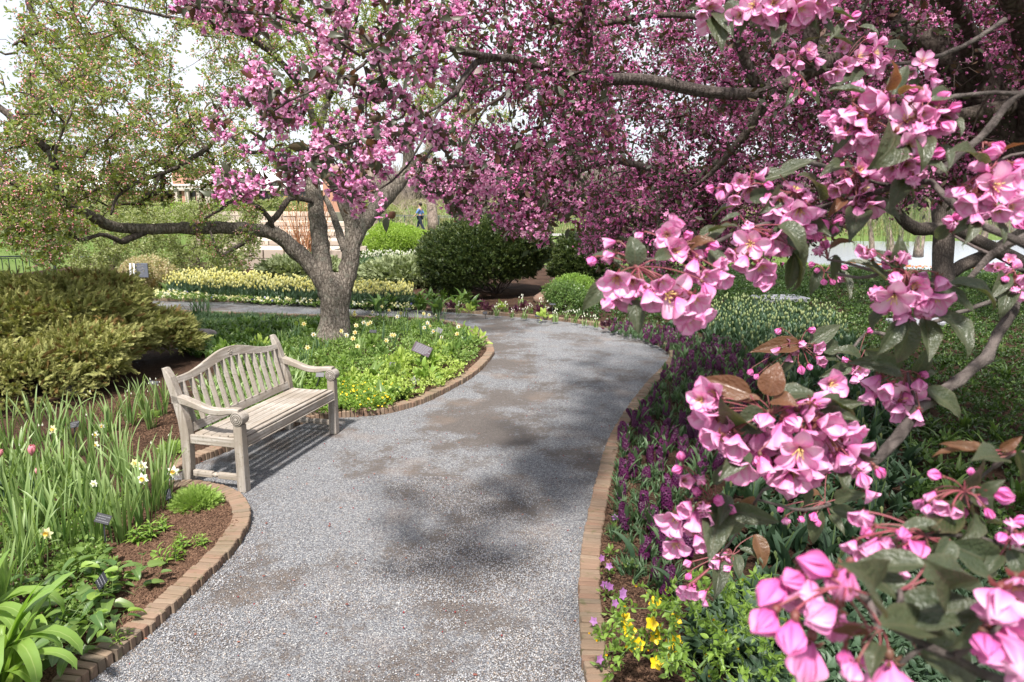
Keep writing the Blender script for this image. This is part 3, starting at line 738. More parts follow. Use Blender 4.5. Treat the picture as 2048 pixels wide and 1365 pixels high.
# ------------------------------------------------------------------ the teak bench
BA = math.radians(76); BO = np.array([-2.155, 5.26, 0])
BX = np.array([math.cos(BA), math.sin(BA), 0]); BY = np.array([-math.sin(BA), math.cos(BA), 0])   # along the bench, towards its back
BL, BD = 1.51, .556
def BM(x, y, z, R=None):
    M = np.eye(4); B = np.column_stack([BX, BY, [0, 0, 1]]); M[:3, :3] = B if R is None else B @ R; M[:3, 3] = BO + BX * x + BY * y + np.array([0, 0, z]); return M
def prism(poly, th, bev=.006):
    """outline in XZ (grain along X), thickness along Y, with chamfered rims"""
    P = np.asarray(poly, float); n = len(P); d = unit(np.roll(P, -1, 0) - np.roll(P, 1, 0)); nn = np.column_stack([d[:, 1], -d[:, 0]])
    area = .5 * np.sum(P[:, 0] * np.roll(P[:, 1], -1) - np.roll(P[:, 0], -1) * P[:, 1]); s = 1 if area > 0 else -1
    I = P - nn * bev * s; h = th / 2
    V = np.vstack([np.column_stack([Q[:, 0], np.full(n, y), Q[:, 1]]) for Q, y in ((I, -h), (P, -h + bev), (P, h - bev), (I, h))])
    F = [[k * n + i, k * n + (i + 1) % n, (k + 1) * n + (i + 1) % n, (k + 1) * n + i] for k in range(3) for i in range(n)]
    F = F if s > 0 else [f[::-1] for f in F]
    # caps: strips between the two halves of the outline (outline is given as top run then bottom run reversed)
    m = n // 2; A = list(range(m)); Bk = list(range(n - 1, n - 1 - m, -1)); cap = []
    for i in range(m - 1): cap.append([A[i], A[i + 1], Bk[i + 1], Bk[i]])
    c0 = [c if s < 0 else c[::-1] for c in cap]; c1 = [[3 * n + x for x in (c[::-1] if s < 0 else c)] for c in cap]
    return T(V, [F + [c[::-1] for c in c0] + [c[::-1] for c in c1]])
def runs(top, bot): return list(top) + list(bot)[::-1]
M_groove = simple_mat('groove_shade', (.07, .06, .05), .95, .1)  # dark ring colour stands in for shade inside the scroll's grooves
bench = thing('garden_bench', BO, 'weathered grey teak bench with arched slatted back and scrolled arms beside the gravel path', 'bench')
def bpart(name, t, M, parent=bench, smooth=False):
    o = obj(name, to_mesh(name, t, M_wood, smooth), parent, M); return o
UP = np.column_stack([[0, 0, 1.0], [-1.0, 0, 0], [0, -1.0, 0]])            # turns a piece whose grain runs along X upright
# front legs
for x in (0, BL):
    bpart('leg', box(.575, .078, .078, (.2875, 0, 0), .007), BM(x, .04, .0, UP))
# back posts: curved, flared foot, ear at the top.   outline: X = height, Z = depth offset
zs = np.linspace(0, 1.0, 15)
yc = np.interp(zs, [0, .2, .42, .55, .75, .95, 1.0], [.03, .005, 0, .01, .06, .125, .15])
wd = np.interp(zs, [0, .2, .45, .75, .93, .965, .985, 1.0], [.085, .08, .085, .07, .062, .075, .085, .03])
ear = np.interp(zs, [0, .93, .965, .985, 1.0], [0, 0, .022, .03, .0])
for x in (0, BL):
    post = prism(runs(zip(zs, -(yc + wd / 2 + ear)), zip(zs, -(yc - wd / 2))), .07, .005)
    p = bpart('back_post', post, BM(x, BD - .01, 0, UP))
# side rails and stretchers
for x in (0, BL):
    bpart('side_rail', box(BD - .07, .034, .075, (0, 0, 0), .004), BM(x, BD / 2 + .015, .41, rotz(PI / 2)))
    st = bpart('stretcher', join([box(.185, .036, .052, (-.118, 0, 0), .005), box(.185, .036, .052, (.118, 0, 0), .005),
                                  ball(.024, 10, 5, 1.05).moved(rot=(0, PI / 2, 0)), tube([[-.03, 0, 0], [.03, 0, 0]], .014, 8)]), BM(x, BD / 2 + .02, .115, rotz(PI / 2)))
# seat: front rail with rounded edge and moulded lower lip, slats dished, back board
t = np.linspace(0, 1, 5)
fr = prism([(-BL / 2 + .04, .0), (BL / 2 - .04, .0), (BL / 2 - .04, -.07), (-BL / 2 + .04, -.07)], .032, .006)
bpart('front_rail', fr, BM(BL / 2, .02, .452))
bpart('rail_lip', box(BL - .08, .036, .012, (0, 0, 0), .003), BM(BL / 2, .0175, .374))
ys = [.018, .105, .185, .265, .345, .425]; zz = [.459, .452, .443, .437, .436, .441]; tl = [-.16, -.1, -.06, -.02, .03, .08]; wdt = [.05, .07, .07, .07, .07, .074]
for k, (y, z, a, w) in enumerate(zip(ys, zz, tl, wdt)):
    L = BL - .085 if k in (0,) else BL - .02 if y > .1 else BL - .08
    bpart('seat_slat', box(L, w, .02, (0, 0, 0), .005), BM(BL / 2, y + .02, z + .006, eul(a, 0, 0)))
LEAN = math.atan2(.125, .47)
def backM(x, s, off=0.0): # s metres up the back plane from the seat
    return BM(x, BD - .03 + s * math.sin(LEAN) + off, .455 + s * math.cos(LEAN), eul(-LEAN, 0, 0))
bpart('lower_back_rail', box(BL - .07, .036, .075, (0, 0, 0), .005), backM(BL / 2, .035))
BAMP = .092
def arch(x): u = (x - BL / 2) / (BL / 2); return BAMP * (.5 + .5 * math.cos(PI * min(1, abs(u) * 1.22))) ** 1.0
xs = np.linspace(.035, BL - .035, 25)
top = [(x - BL / 2, .488 + arch(x) + .012 * math.cos((x - BL / 2) / BL * 2 * PI)) for x in xs]; bot = [(x - BL / 2, .418 + arch(x) * .82) for x in xs]
crest = bpart('crest_rail', prism(runs(top, bot), .036, .005), backM(BL / 2, 0))
ros = join([tube([[0, -.002, 0], [0, .004, 0]], .038, 16)] + [ball(.0095, 6, 3, .6).moved(rot=(PI / 2, 0, 0), loc=(.02 * math.cos(a), -.004, .02 * math.sin(a))) for a in np.arange(5) * 2 * PI / 5] + [ball(.008, 6, 3).moved(loc=(0, -.004, 0))])
obj('carved_rosette', to_mesh('carved_rosette', ros, M_wood), crest, backM(BL / 2, .545, -.016))
for i in range(13):
    x = .1 + i * (BL - .2) / 12; h = .421 + arch(x) * .82 - .06
    bpart('back_slat', box(h, .046, .02, (0, 0, 0), .004), backM(x, .066 + h / 2) @ np.block([[eul(0, -PI / 2, 0), np.zeros((3, 1))], [np.zeros((1, 3)), np.ones((1, 1))]]))
# arms: S-curved boards ending in ringed scrolls
ya = np.linspace(0, 1, 15); zc = np.interp(ya, [0, .15, .35, .55, .75, .9, 1.0], [.745, .742, .705, .665, .665, .69, .685])
zc = np.convolve(np.r_[zc[0], zc, zc[-1]], [.25, .5, .25], 'valid')
th = np.interp(ya, [0, .1, .4, .8, 1], [.075, .07, .056, .05, .038])
for x in (0, BL):
    X = -ya * .625
    arm = bpart('armrest', prism(runs(zip(X, zc + th / 2), zip(X, zc - th / 2)), .07, .008), BM(x, .645, 0, rotz(PI / 2)))
    rings = [tube([[0, -.046, 0], [0, .046, 0]], .056, 24)]; grooves = []
    for s_ in (-1, 1):
        for r0, dp in ((.046, .0485), (.031, .0505), (.0165, .0525)):
            pts = [[0, s_ * .044, 0], [0, s_ * dp, 0]]; rings.append(tube(pts, [r0, r0 - .003], 24))
            a = np.linspace(0, 2 * PI, 25); grooves.append(tube(np.column_stack([np.cos(a) * (r0 + .001), np.full(25, s_ * (dp - .0015)), np.sin(a) * (r0 + .001)]), .003, 5, False))
    sc_o = obj('scroll', to_mesh('scroll', join(rings), M_wood, False), arm, BM(x, .035, .628, rotz(PI / 2)))
    obj('groove', to_mesh('groove', join(grooves), M_groove), arm, BM(x, .035, .628, rotz(PI / 2)))
# ------------------------------------------------------------------ crab apple with green leaves and pink buds, left of the path
def px(pts): return np.array([D(u, v, d) for u, v, d, *_ in pts])
def limb_obj(root, name, pts, ppm=None, k=12, mat=M_bark, q=rs, wob=.07, gn=.16, step=.12):
    """pts: (pixel u, v, depth m, width in photograph pixels)"""
    P = px(pts); r = np.array([w * d / F_PX / 2 for _, _, d, w in pts]); t, ax = limb_shape(P, r, k, wob, step, q, gn)
    obj(name, to_mesh(name, t, mat), root); return ax
def sample_frustum(poly, n, d0, d1, q, dens=None):
    P = sample_poly(poly, n, q); d = q.uniform(d0, d1, n) if np.isscalar(d0) else q.uniform(0, 1, n)
    return np.array([D(u, v, w) for (u, v), w in zip(P, d)])
q = np.random.RandomState(5)
base = G(666, 692)
tree = thing('crab_apple_tree', base, 'forked crab apple with a long left limb, green leaves and pink buds, behind the bench', 'tree')
dT = 11.35
sk = []
trunk_pts = [(662, 703, dT, 104), (665, 688, dT, 82), (668, 660, dT, 64), (670, 625, dT, 55), (671, 598, dT, 58), (671, 574, dT, 65), (668, 550, dT, 48)]
sk.append(limb_obj(tree, 'trunk', trunk_pts, k=18, gn=.1, wob=.05))
sk.append(limb_obj(tree, 'limb', [(686, 580, dT, 40), (698, 535, dT, 37), (703, 500, dT, 34), (706, 470, dT, 33), (700, 440, dT - .1, 29), (686, 405, dT - .2, 26), (672, 370, dT - .3, 25), (655, 345, dT - .4, 24), (645, 318, dT - .5, 22), (642, 280, dT - .7, 18), (625, 230, dT - .9, 14), (600, 170, dT - 1.2, 9)]))
sk.append(limb_obj(tree, 'limb', [(704, 492, dT, 30), (722, 455, dT + .05, 31), (742, 428, dT + .1, 33), (768, 400, dT + .2, 31), (795, 370, dT + .3, 30), (812, 345, dT + .4, 25), (818, 310, dT + .4, 23), (816, 270, dT + .4, 19), (835, 220, dT + .3, 14), (850, 160, dT, 10)]))
sk.append(limb_obj(tree, 'limb', [(806, 352, dT + .4, 16), (830, 325, dT + .4, 15), (858, 305, dT + .3, 14), (885, 280, dT + .2, 12), (905, 245, dT, 10), (960, 200, dT - .3, 8)]))
sk.append(limb_obj(tree, 'limb', [(660, 600, dT, 40), (653, 560, dT, 38), (646, 525, dT, 33), (640, 480, dT + .2, 35), (634, 440, dT + .3, 34), (629, 400, dT + .4, 32), (624, 360, dT + .6, 30), (628, 310, dT + .8, 25), (640, 250, dT + 1, 18), (660, 180, dT + 1.2, 12)], mat=M_bark))
sk.append(limb_obj(tree, 'limb', [(690, 500, dT + .1, 17), (681, 475, dT + .3, 16), (672, 445, dT + .5, 14), (662, 420, dT + .7, 12), (650, 395, dT + .9, 10)]))
long_limb = [(660, 590, dT, 36), (642, 558, dT - .05, 36), (618, 528, dT - .1, 34), (598, 508, dT - .15, 33), (580, 490, dT - .2, 31), (560, 474, dT - .3, 29), (535, 465, dT - .4, 27), (500, 459, dT - .6, 25), (455, 456, dT - .8, 24), (400, 457, dT - 1.0, 24), (340, 458, dT - 1.3, 22), (290, 459, dT - 1.6, 22), (240, 456, dT - 1.9, 21), (212, 450, dT - 2.1, 22), (190, 436, dT - 2.3, 20), (160, 422, dT - 2.5, 17), (138, 415, dT - 2.7, 14), (118, 395, dT - 2.9, 11), (110, 350, dT - 3.1, 9), (95, 300, dT - 3.3, 7)]
sk.append(limb_obj(tree, 'limb', long_limb, gn=.2))
for pts in ([(548, 462, dT - .35, 11), (540, 440, dT - .5, 10), (525, 420, dT - .6, 11), (505, 408, dT - .7, 10), (487, 400, dT - .8, 10), (465, 402, dT - .9, 8), (440, 420, dT - 1, 6), (405, 440, dT - 1.2, 5)],
            [(528, 460, dT - .3, 11), (550, 436, dT - .2, 12), (565, 415, dT - .1, 12), (580, 398, dT, 11), (596, 397, dT + .1, 10), (625, 403, dT + .2, 10)],
            [(508, 470, dT - .6, 10), (485, 488, dT - .8, 9), (460, 502, dT - .9, 9), (443, 513, dT - 1, 8), (430, 490, dT - 1.1, 5), (420, 462, dT - 1.2, 4)],
            [(290, 464, dT - 1.6, 15), (262, 476, dT - 1.8, 14), (245, 484, dT - 2, 12), (225, 476, dT - 2.2, 9), (200, 470, dT - 2.4, 9), (165, 480, dT - 2.6, 8), (150, 475, dT - 2.8, 8), (130, 462, dT - 2.9, 6)],
            [(640, 300, dT - .6, 10), (560, 300, dT - .9, 9), (500, 305, dT - 1.2, 8), (451, 267, dT - 1.4, 8), (415, 295, dT - 1.5, 10), (386, 316, dT - 1.6, 10), (350, 337, dT - 1.7, 9), (320, 349, dT - 1.8, 8), (282, 362, dT - 1.9, 8), (255, 378, dT - 2, 7), (232, 398, dT - 2.1, 6), (222, 430, dT - 2.2, 5)],
            [(330, 340, dT - 1.7, 8), (341, 312, dT - 1.7, 8), (350, 285, dT - 1.8, 6), (375, 268, dT - 1.9, 5)], [(326, 345, dT - 1.7, 7), (312, 365, dT - 1.9, 6), (308, 385, dT - 1.9, 8), (285, 392, dT - 2, 5), (275, 410, dT - 2, 4)],
            [(130, 405, dT - 2.8, 10), (120, 370, dT - 3, 9), (112, 330, dT - 3.1, 9), (112, 300, dT - 3.2, 6), (130, 250, dT - 3.3, 5)],
            [(90, 380, dT - 3, 8), (60, 378, dT - 3.1, 10), (30, 368, dT - 3.2, 11), (0, 355, dT - 3.3, 12), (-60, 330, dT - 3.4, 9)], [(-40, 420, dT - 3.2, 5), (40, 440, dT - 3, 6), (80, 470, dT - 2.9, 5), (120, 500, dT - 2.8, 4)]):
    sk.append(limb_obj(tree, 'branch', pts, k=7, mat=M_bark_dark, gn=.3, step=.1))
for i in range(7):  # upper limbs towards the crown's top
    a = sk[[1, 2, 4, 1, 2, 4, 6][i]]; p0 = a[-1 - (i % 3)]; e = base + np.array([[-3.6, -.9, 5.2], [1.6, .6, 5.4], [-1.4, 1.8, 6.0], [-2.2, -2.0, 4.8], [2.6, -1.6, 4.6], [.4, -1.2, 6.2], [-4.6, -2.2, 4.2]][i])
    P = curve_pts(p0, e, 9, .12, q, .1); r = np.linspace(.05, .012, 9); tt, ax = limb_shape(P, r, 7, .06, .15, q, .2)
    obj('branch', to_mesh('branch', tt, M_bark_dark), tree); sk.append(ax)
SKA = np.vstack(sk[1:])
# crown volume, with the gaps the photograph shows low down
def crown_points(n, c, r, q, shell=.35):
    d = unit(q.randn(n, 3)); rr = q.rand(n) ** shell; return c + d * rr[:, None] * r * lumps(d, 4, .25)[:, None]
tg = np.vstack([crown_points(2000, base + [-1.5, .1, 4.3], np.array([4.7, 3.4, 2.9]), q), crown_points(900, base + [-3.6, -2.3, 3.3], np.array([2.6, 2.2, 1.8]), q)])
u, v, f = project(tg)
low = np.interp(u, [-300, 0, 100, 150, 260, 420, 520, 900, 1100], [480, 470, 440, 395, 375, 345, 325, 290, 240])
dens = np.clip((low - v) / 60 + .55, 0, 1)
sky = in_poly(u, v, [(-50, -60), (50, -60), (50, 40), (25, 120), (60, 180), (20, 240), (-50, 260)])
keep = (q.rand(len(tg)) < dens) & ~(sky & (q.rand(len(tg)) < .88)) & (f > 5.2)
hang = sample_frustum([(0, 380), (110, 380), (190, 430), (140, 500), (95, 545), (60, 520), (0, 470)], 130, 8.0, 9.2, q)
hang2 = sample_frustum([(130, 300), (640, 300), (600, 345), (420, 380), (260, 420), (130, 420)], 150, 9.2, 11.6, q)
hang3 = sample_frustum([(400, 400), (560, 380), (600, 400), (520, 440), (500, 540), (440, 560), (380, 480)], 45, 9.9, 11, q)
tg = np.vstack([tg[keep], hang, hang2, hang3])
tw, ch = grow(SKA, tg, 3, .16, .16, .0028, .42, .1)
obj('twigs', to_mesh('twigs', tw, M_twig), tree, kind='stuff')
P, Dr = sites(ch, 5.5, q, .15); n = len(P); print('tree A sites', n)
lf = leaf_flat(1, .52, 3, 2, 0, .3)
def bunch(shapes, n, rad, size, seed, up=(0, 0, 0), axis='z'):
    k = np.random.RandomState(seed); out = []
    for i in range(n):
        sh = shapes[k.randint(len(shapes))]; d_ = unit(k.randn(3) + np.array(up)); R_ = frames(d_, k.rand(1) * 6.3, axis)[0]; s_ = k.uniform(*size)
        out.append(T(sh.V * s_ @ R_.T + d_ * rad * k.uniform(.2, 1), sh.F, sh.pv + [0, k.rand(), 0], [0] * len(sh.F)))
    return join(out)
PP = P; PP = PP + q.randn(len(PP), 3) * .055
RR = frames(q.randn(len(PP), 3), q.rand(len(PP)) * 6.3)
instancer('leaves', [bunch([lf], 7, .06, (.036, .068), k, (0, 0, .3), 'y') for k in range(6)], [[M_leaf_green]] * 6, PP, RR, q.uniform(.8, 1.25, len(PP)), tree)
w = q.rand(len(PP)) < np.where((project(PP)[0] < 520), .75, .35)
instancer('flower_buds', [bunch([crab_bud(0)], 4, .055, (.026, .042), k + 50) for k in range(5)], [[M_bud_red]] * 5, PP[w], RR[w], q.uniform(.8, 1.2, w.sum()), tree)

# ------------------------------------------------------------------ the big pink crab apple: trunk right of the picture, crown over the path
q = np.random.RandomState(9)
pb = np.array([6.1, 4.9, 0.0])
ptree = thing('pink_crab_apple_tree', pb, 'large pink flowering crab apple whose dark limbs reach over the path from the right', 'tree')
sk = []
t_, ax = limb_shape(np.array([pb + [0, 0, -.1], pb + [-.02, 0, .5], pb + [-.1, .02, 1.2], D(2230, 520, 5.1)]), np.array([.36, .27, .24, .23]), 16, .06, .15, q, .1)
obj('trunk', to_mesh('trunk', t_, M_bark_dark), ptree); sk.append(ax)
def L(pts, name='limb', k=10, mat=M_bark_dark, gn=.15): sk.append(limb_obj(ptree, name, pts, k=k, mat=mat, q=q, gn=gn))
L([(2230, 540, 5.1, 122), (2130, 420, 5.1, 110), (2050, 300, 5.1, 100), (1985, 205, 5.1, 92), (1905, 120, 5.1, 74), (1820, 72, 5.1, 55), (1740, 80, 5.0, 42), (1650, 125, 4.7, 36), (1585, 160, 4.5, 34), (1530, 185, 4.4, 33)])
L([(1535, 183, 4.4, 28), (1480, 190, 4.35, 25), (1400, 182, 4.3, 24), (1320, 165, 4.2, 23), (1260, 158, 4.1, 23), (1205, 160, 4.0, 22), (1160, 155, 3.9, 21), (1090, 138, 3.75, 19), (1040, 122, 3.6, 17), (1000, 115, 3.5, 15), (960, 122, 3.4, 14), (935, 140, 3.35, 13), (920, 175, 3.3, 12), (895, 200, 3.2, 8), (865, 220, 3.1, 6)], mat=M_bark_grey)
L([(1000, 117, 3.5, 13), (935, 106, 3.3, 14), (880, 92, 3.1, 13), (820, 74, 2.9, 11), (770, 85, 2.75, 8), (720, 110, 2.6, 6)], mat=M_bark_grey, k=8)
L([(1522, 182, 4.4, 26), (1500, 140, 4.3, 23), (1480, 90, 4.2, 21), (1468, 40, 4.1, 19), (1445, -30, 4.0, 18), (1400, -120, 3.9, 15)], mat=M_bark_grey)
L([(1550, 180, 4.5, 24), (1515, 230, 4.6, 20), (1490, 270, 4.7, 17), (1455, 310, 4.8, 13), (1425, 345, 4.9, 9), (1380, 380, 5.0, 6)])
L([(1460, 300, 5.3, 11), (1380, 360, 5.3, 12), (1300, 338, 5.2, 13), (1250, 325, 5.2, 14), (1210, 325, 5.1, 12), (1165, 340, 5.0, 10), (1120, 365, 4.9, 8), (1085, 385, 4.8, 7), (1030, 430, 4.7, 5)], k=7, mat=M_bark_grey)
L([(1468, 45, 4.1, 14), (1330, 30, 4.1, 12), (1180, 52, 4.1, 13), (1140, 50, 4.1, 12), (1090, 30, 4.0, 10), (1045, -5, 3.9, 9)], k=7)
L([(1172, 150, 3.95, 10), (1175, 110, 3.95, 9), (1182, 70, 3.95, 8), (1190, 20, 3.9, 7), (1200, -60, 3.8, 5)], 'branch', 6)
L([(2150, 240, 5.1, 50), (2050, 215, 4.9, 40), (1960, 225, 4.8, 32), (1880, 235, 4.7, 25), (1760, 215, 4.6, 18), (1690, 235, 4.6, 13), (1640, 280, 4.6, 10)])
L([(1820, 72, 5.1, 30), (1770, 20, 5.1, 26), (1720, -60, 5.0, 22), (1640, -160, 4.8, 18)])
L([(1960, 170, 5.1, 50), (1930, 60, 4.6, 40), (1850, -80, 4.0, 32), (1650, -280, 3.3, 24)])
L([(2060, 300, 5.1, 50), (2060, 120, 4.4, 40), (1950, -150, 3.6, 30), (1700, -500, 2.9, 20)])
L([(720, 112, 2.6, 6), (640, 60, 2.5, 6), (540, 30, 2.4, 7), (470, 25, 2.4, 6), (390, 10, 2.4, 5)], 'branch', 6)
L([(860, 222, 3.1, 6), (800, 260, 2.9, 6), (700, 285, 2.6, 6), (640, 300, 2.5, 4)], 'branch', 6)
L([(770, 86, 2.75, 7), (700, 150, 2.5, 6), (600, 190, 2.4, 5), (520, 240, 2.4, 4)], 'branch', 6)
L([(880, 215, 3.2, 6), (840, 290, 3.1, 5), (800, 350, 3.0, 4), (740, 390, 2.9, 3)], 'branch', 6)
for i, e in enumerate([(3.2, 2.2, 4.8), (5.2, 1.6, 4.6), (1.4, 1.4, 4.5), (2.0, 4.0, 5.2), (6.8, 7.0, 5.0), (3.6, 7.2, 5.2), (1.2, 6.2, 4.8), (7.6, 2.6, 4.6), (4.2, -.5, 4.4)]):
    p0 = sk[1][-4 - (i % 3)] if i in (3, 5, 6) else (sk[11][-1 - i % 2] if i % 2 else sk[10][-2]); P = curve_pts(p0, np.array(e, float), 9, .1, q, .12)
    t_, ax = limb_shape(P, np.linspace(.06, .015, 9), 8, .06, .15, q, .2); obj('limb', to_mesh('limb', t_, M_bark_dark), ptree); sk.append(ax)
SKB = np.vstack(sk)
vol = np.vstack([crown_points(5200, np.array([4.4, 5.4, 3.5]), np.array([4.6, 4.4, 2.5]), q, .5), crown_points(2600, np.array([4.4, 2.2, 4.0]), np.array([4.6, 3.4, 1.3]), q, .5)])
u, v, f = project(vol)
ins = (f > .4) & (u > -80) & (u < 2130) & (v > -80) & (v < 1450)
mainp = [(1175, -90), (2140, -90), (2140, 420), (1900, 400), (1720, 430), (1640, 500), (1440, 520), (1400, 545), (1250, 520), (1150, 500), (1190, 430), (1260, 380), (1210, 330), (1130, 290), (1090, 200), (1120, 60)]
ok = in_poly(u, v, mainp) & (f > 3.9)
keep = np.where(ins, ok, (vol[:, 2] > 2.2) & (f > -6) & ((f < .4) | (v < -80) | (u > 2130)) & (vol[:, 2] > 2.9 - .0 * u))
vol = vol[keep.astype(bool)]
c1 = sample_frustum(mainp, 1500, 4.8, 7.6, q)
c2 = sample_frustum([(880, -60), (1200, -60), (1230, 300), (1150, 470), (1030, 470), (960, 420), (900, 330), (870, 200), (930, 100)], 230, 3.5, 4.9, q)
c4 = sample_frustum([(1150, 360), (1450, 360), (1500, 500), (1300, 540), (1170, 510)], 330, 5.2, 7.4, q)
c3 = sample_frustum([(1000, 400), (1110, 360), (1080, 440), (1000, 470)], 22, 4.2, 4.8, q)
tgB = np.vstack([vol, c1, c2, c3, c4]); print('tree B targets', len(tgB))
far_t, chB = grow(SKB, tgB, 5, .15, .18, .0021, .42, .12)
near_poly = [(320, -40), (960, -40), (930, 60), (880, 160), (900, 260), (850, 330), (800, 360), (800, 330), (720, 400), (690, 330), (640, 330), (590, 360), (500, 290), (400, 270), (370, 215), (450, 190), (425, 90), (360, 20)]
nearp = np.vstack([sample_frustum(near_poly, 165, 2.2, 3.3, q), sample_frustum([(430, 320), (600, 330), (600, 390), (520, 400), (440, 380)], 9, 2.4, 2.7, q), sample_frustum([(640, 330), (740, 380), (790, 450), (700, 440), (660, 400)], 7, 2.5, 2.9, q),
                   sample_frustum([(780, 330), (1000, 300), (1010, 420), (940, 440), (850, 400)], 42, 3.2, 4.0, q), sample_frustum([(930, 300), (1190, 300), (1150, 420), (1040, 490), (960, 430)], 48, 3.5, 4.4, q)])
near_t, chN = grow(np.vstack([SKB, chB[0]]), nearp, 6, .1, .2, .0017, .42, .1)
obj('twigs', to_mesh('twigs', far_t, M_twig), ptree, kind='stuff')
obj('near_twigs', to_mesh('near_twigs', near_t, M_twig_fine), ptree, kind='stuff')
def clusters(ch, per, cl, spread, q):
    P, Dr = sites(ch, per, q, .12); n = len(P); k = q.poisson(cl, n) + 1; PP = np.repeat(P, k, 0); d = unit(q.randn(len(PP), 3) * .8 + np.repeat(unit(Dr + [0, 0, -.55]), k, 0)); return PP + d * spread * q.uniform(.6, 1.3, (len(PP), 1)), d
P, Dr = sites(chB, 7.0, q, .08); P = P + q.randn(len(P), 3) * .035; print('crown sprays', len(P))
u, v, f = project(P); off = (f < .3) | (u < -60) | (u > 2110) | (v < -60); m = ~off | (q.rand(len(P)) < .8); cl_ = gnoise(P[:, 0] + P[:, 2] * .7, P[:, 1] - P[:, 2], 4.5, 61) + .6 * gnoise(P[:, 0], P[:, 2] * 1.3, 9, 62); m &= ~(in_poly(u, v, [(1780, 40), (1900, 60), (2010, 150), (2090, 330), (1960, 300), (1900, 190), (1800, 120)]) & (f < 5.5) & (f > .3) & (q.rand(len(P)) < .85)); m &= (cl_ > -.16) | (q.rand(len(P)) < .3); P = P[m]
RR = frames(q.randn(len(P), 3), q.rand(len(P)) * 6.3)
kinds = [crab_flower('cup', 0, 1), crab_flower('half', 0, 2), crab_flower('open', 0, 4), crab_bud(0)]
for t_ in kinds: t_.mi = [0] * len(t_.F)
kinds[3].V *= .65; kinds.append(kinds[3])
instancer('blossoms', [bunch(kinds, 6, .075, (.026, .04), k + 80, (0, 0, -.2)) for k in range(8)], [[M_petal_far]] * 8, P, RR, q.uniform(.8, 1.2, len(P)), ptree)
lf = leaf_flat(1, .52, 3, 2, 0, .3); m = q.rand(len(P)) < .8
instancer('leaves', [bunch([lf], 4, .08, (.035, .065), k + 120, (0, 0, -.3), 'y') for k in range(6)], [[M_leaf_crown]] * 6, P[m], RR[m], q.uniform(.8, 1.2, m.sum()), ptree)
# blossoms near the eye: the 300 largest one by one, the rest together
P, d = clusters(chN, 5.4, 3.6, .036, q); u, v, f = project(P); o = np.argsort(f); P, d = P[o], d[o]; print('near blossoms', len(P), 'depth of 300th', f[o][min(299, len(P) - 1)])
fk = [('blossom', crab_flower(k_, 1, s)) for s, k_ in enumerate(['cup', 'half', 'cup', 'open'])] + [('bud', crab_bud(1))]
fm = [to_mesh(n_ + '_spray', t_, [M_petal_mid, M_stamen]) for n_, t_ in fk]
sel = q.choice(5, len(P), p=[.18, .22, .14, .08, .38]); Rn = frames(d, q.rand(len(P)) * 6.3); S = q.uniform(.025, .036, len(P)) * np.where(sel == 4, .65, 1)
for i in range(min(300, len(P))): obj(fk[sel[i]][0], fm[sel[i]], ptree, TRS(P[i], Rn[i], S[i]))
parts = [scatter(t_, P[300:][sel[300:] == k], Rn[300:][sel[300:] == k], S[300:][sel[300:] == k]) for k, (_, t_) in enumerate(fk)]
obj('hanging_blossoms', to_mesh('hanging_blossoms', join(parts), [M_petal_mid, M_stamen]), ptree, kind='stuff')
P, Dr = sites(chN, 8, q, .05); PP = P + q.randn(len(P), 3) * .02; lf = leaf_flat(1, .5, 5, 3, .25, .4)
obj('hanging_leaves', to_mesh('hanging_leaves', scatter(lf, PP, frames(unit(q.randn(len(PP), 3) + [0, 0, -.4]), q.rand(len(PP)) * 6.3, 'y'), q.uniform(.035, .06, len(PP))), M_leaf_crown), ptree, kind='stuff')
# ------------------------------------------------------------------ planting
q = np.random.RandomState(21)
UPZ = np.array([0, 0, 1.0])
def gz(p): return float(bed_z(np.array([p[0]]), np.array([p[1]]))[0])
def on_bed(u, v): p = G(u, v, .05); return np.array([p[0], p[1], gz(p) - .004])
def daffodil_flower(seed=0):
    k = np.random.RandomState(seed); pe = around(petal(.5, .3, 1.35, 1.6, 4, 3, .1, 'lance'), 6, 0, .1, k, 0)
    a = np.arange(9) * 2 * PI / 8; cup = [np.column_stack([np.cos(a) * r, np.sin(a) * r, np.full(9, z)]) for r, z in ((.08, .02), (.13, .12), (.17, .24))]
    V = np.vstack(cup); i = np.arange(2)[:, None] * 9 + np.arange(8)[None]; F = np.stack([i, i + 1, i + 10, i + 9], -1).reshape(-1, 4)
    return join([pe, T(V, [F], [[.5, .5, .5]] * len(V), [1]), ball(.07, 5, 2, 1.5).moved(loc=(0, 0, -.08))], None) if False else _mi(join([pe, T(V, [F], [[.5, .5, .5]] * len(V)), ball(.06, 5, 2, 1.8).moved(loc=(0, 0, -.1))]), [0] * 6 + [1, 2, 2])
def _mi(t, mi): t.mi = list(mi)[:len(t.F)] + [0] * (len(t.F) - len(mi)); return t
def tulip_flower(seed=0, hi=1):
    k = np.random.RandomState(seed); n, m = (5, 4) if hi else (3, 3)
    return _mi(join([around(petal(1.0, .8, 1.0, -.35, n, m, .5), 3, 0, .1, k), around(petal(1.0, .8, .95, -.4, n, m, .5), 3, PI / 3, .1, k)]), [0] * 6)
df_mesh = [to_mesh('flower_head', daffodil_flower(k), [m, c, M_strap]) for k, (m, c) in enumerate([(M_white, M_orange), (M_cream, M_orange), (M_white, M_cream)])]
leaf_mesh = [to_mesh('leaf', blade(1, .034, b, 9, 3, .2, tw), M_strap) for b, tw in ((.12, .5), (.25, -.6), (.4, .4), (.6, -.5), (.85, .3), (1.15, .6))]
leaf_mesh_b = [to_mesh('leaf', blade(1, .034, b, 9, 3, .2, tw), M_strap_blue) for b, tw in ((.12, .5), (.25, -.6), (.45, .4), (.7, -.5))]
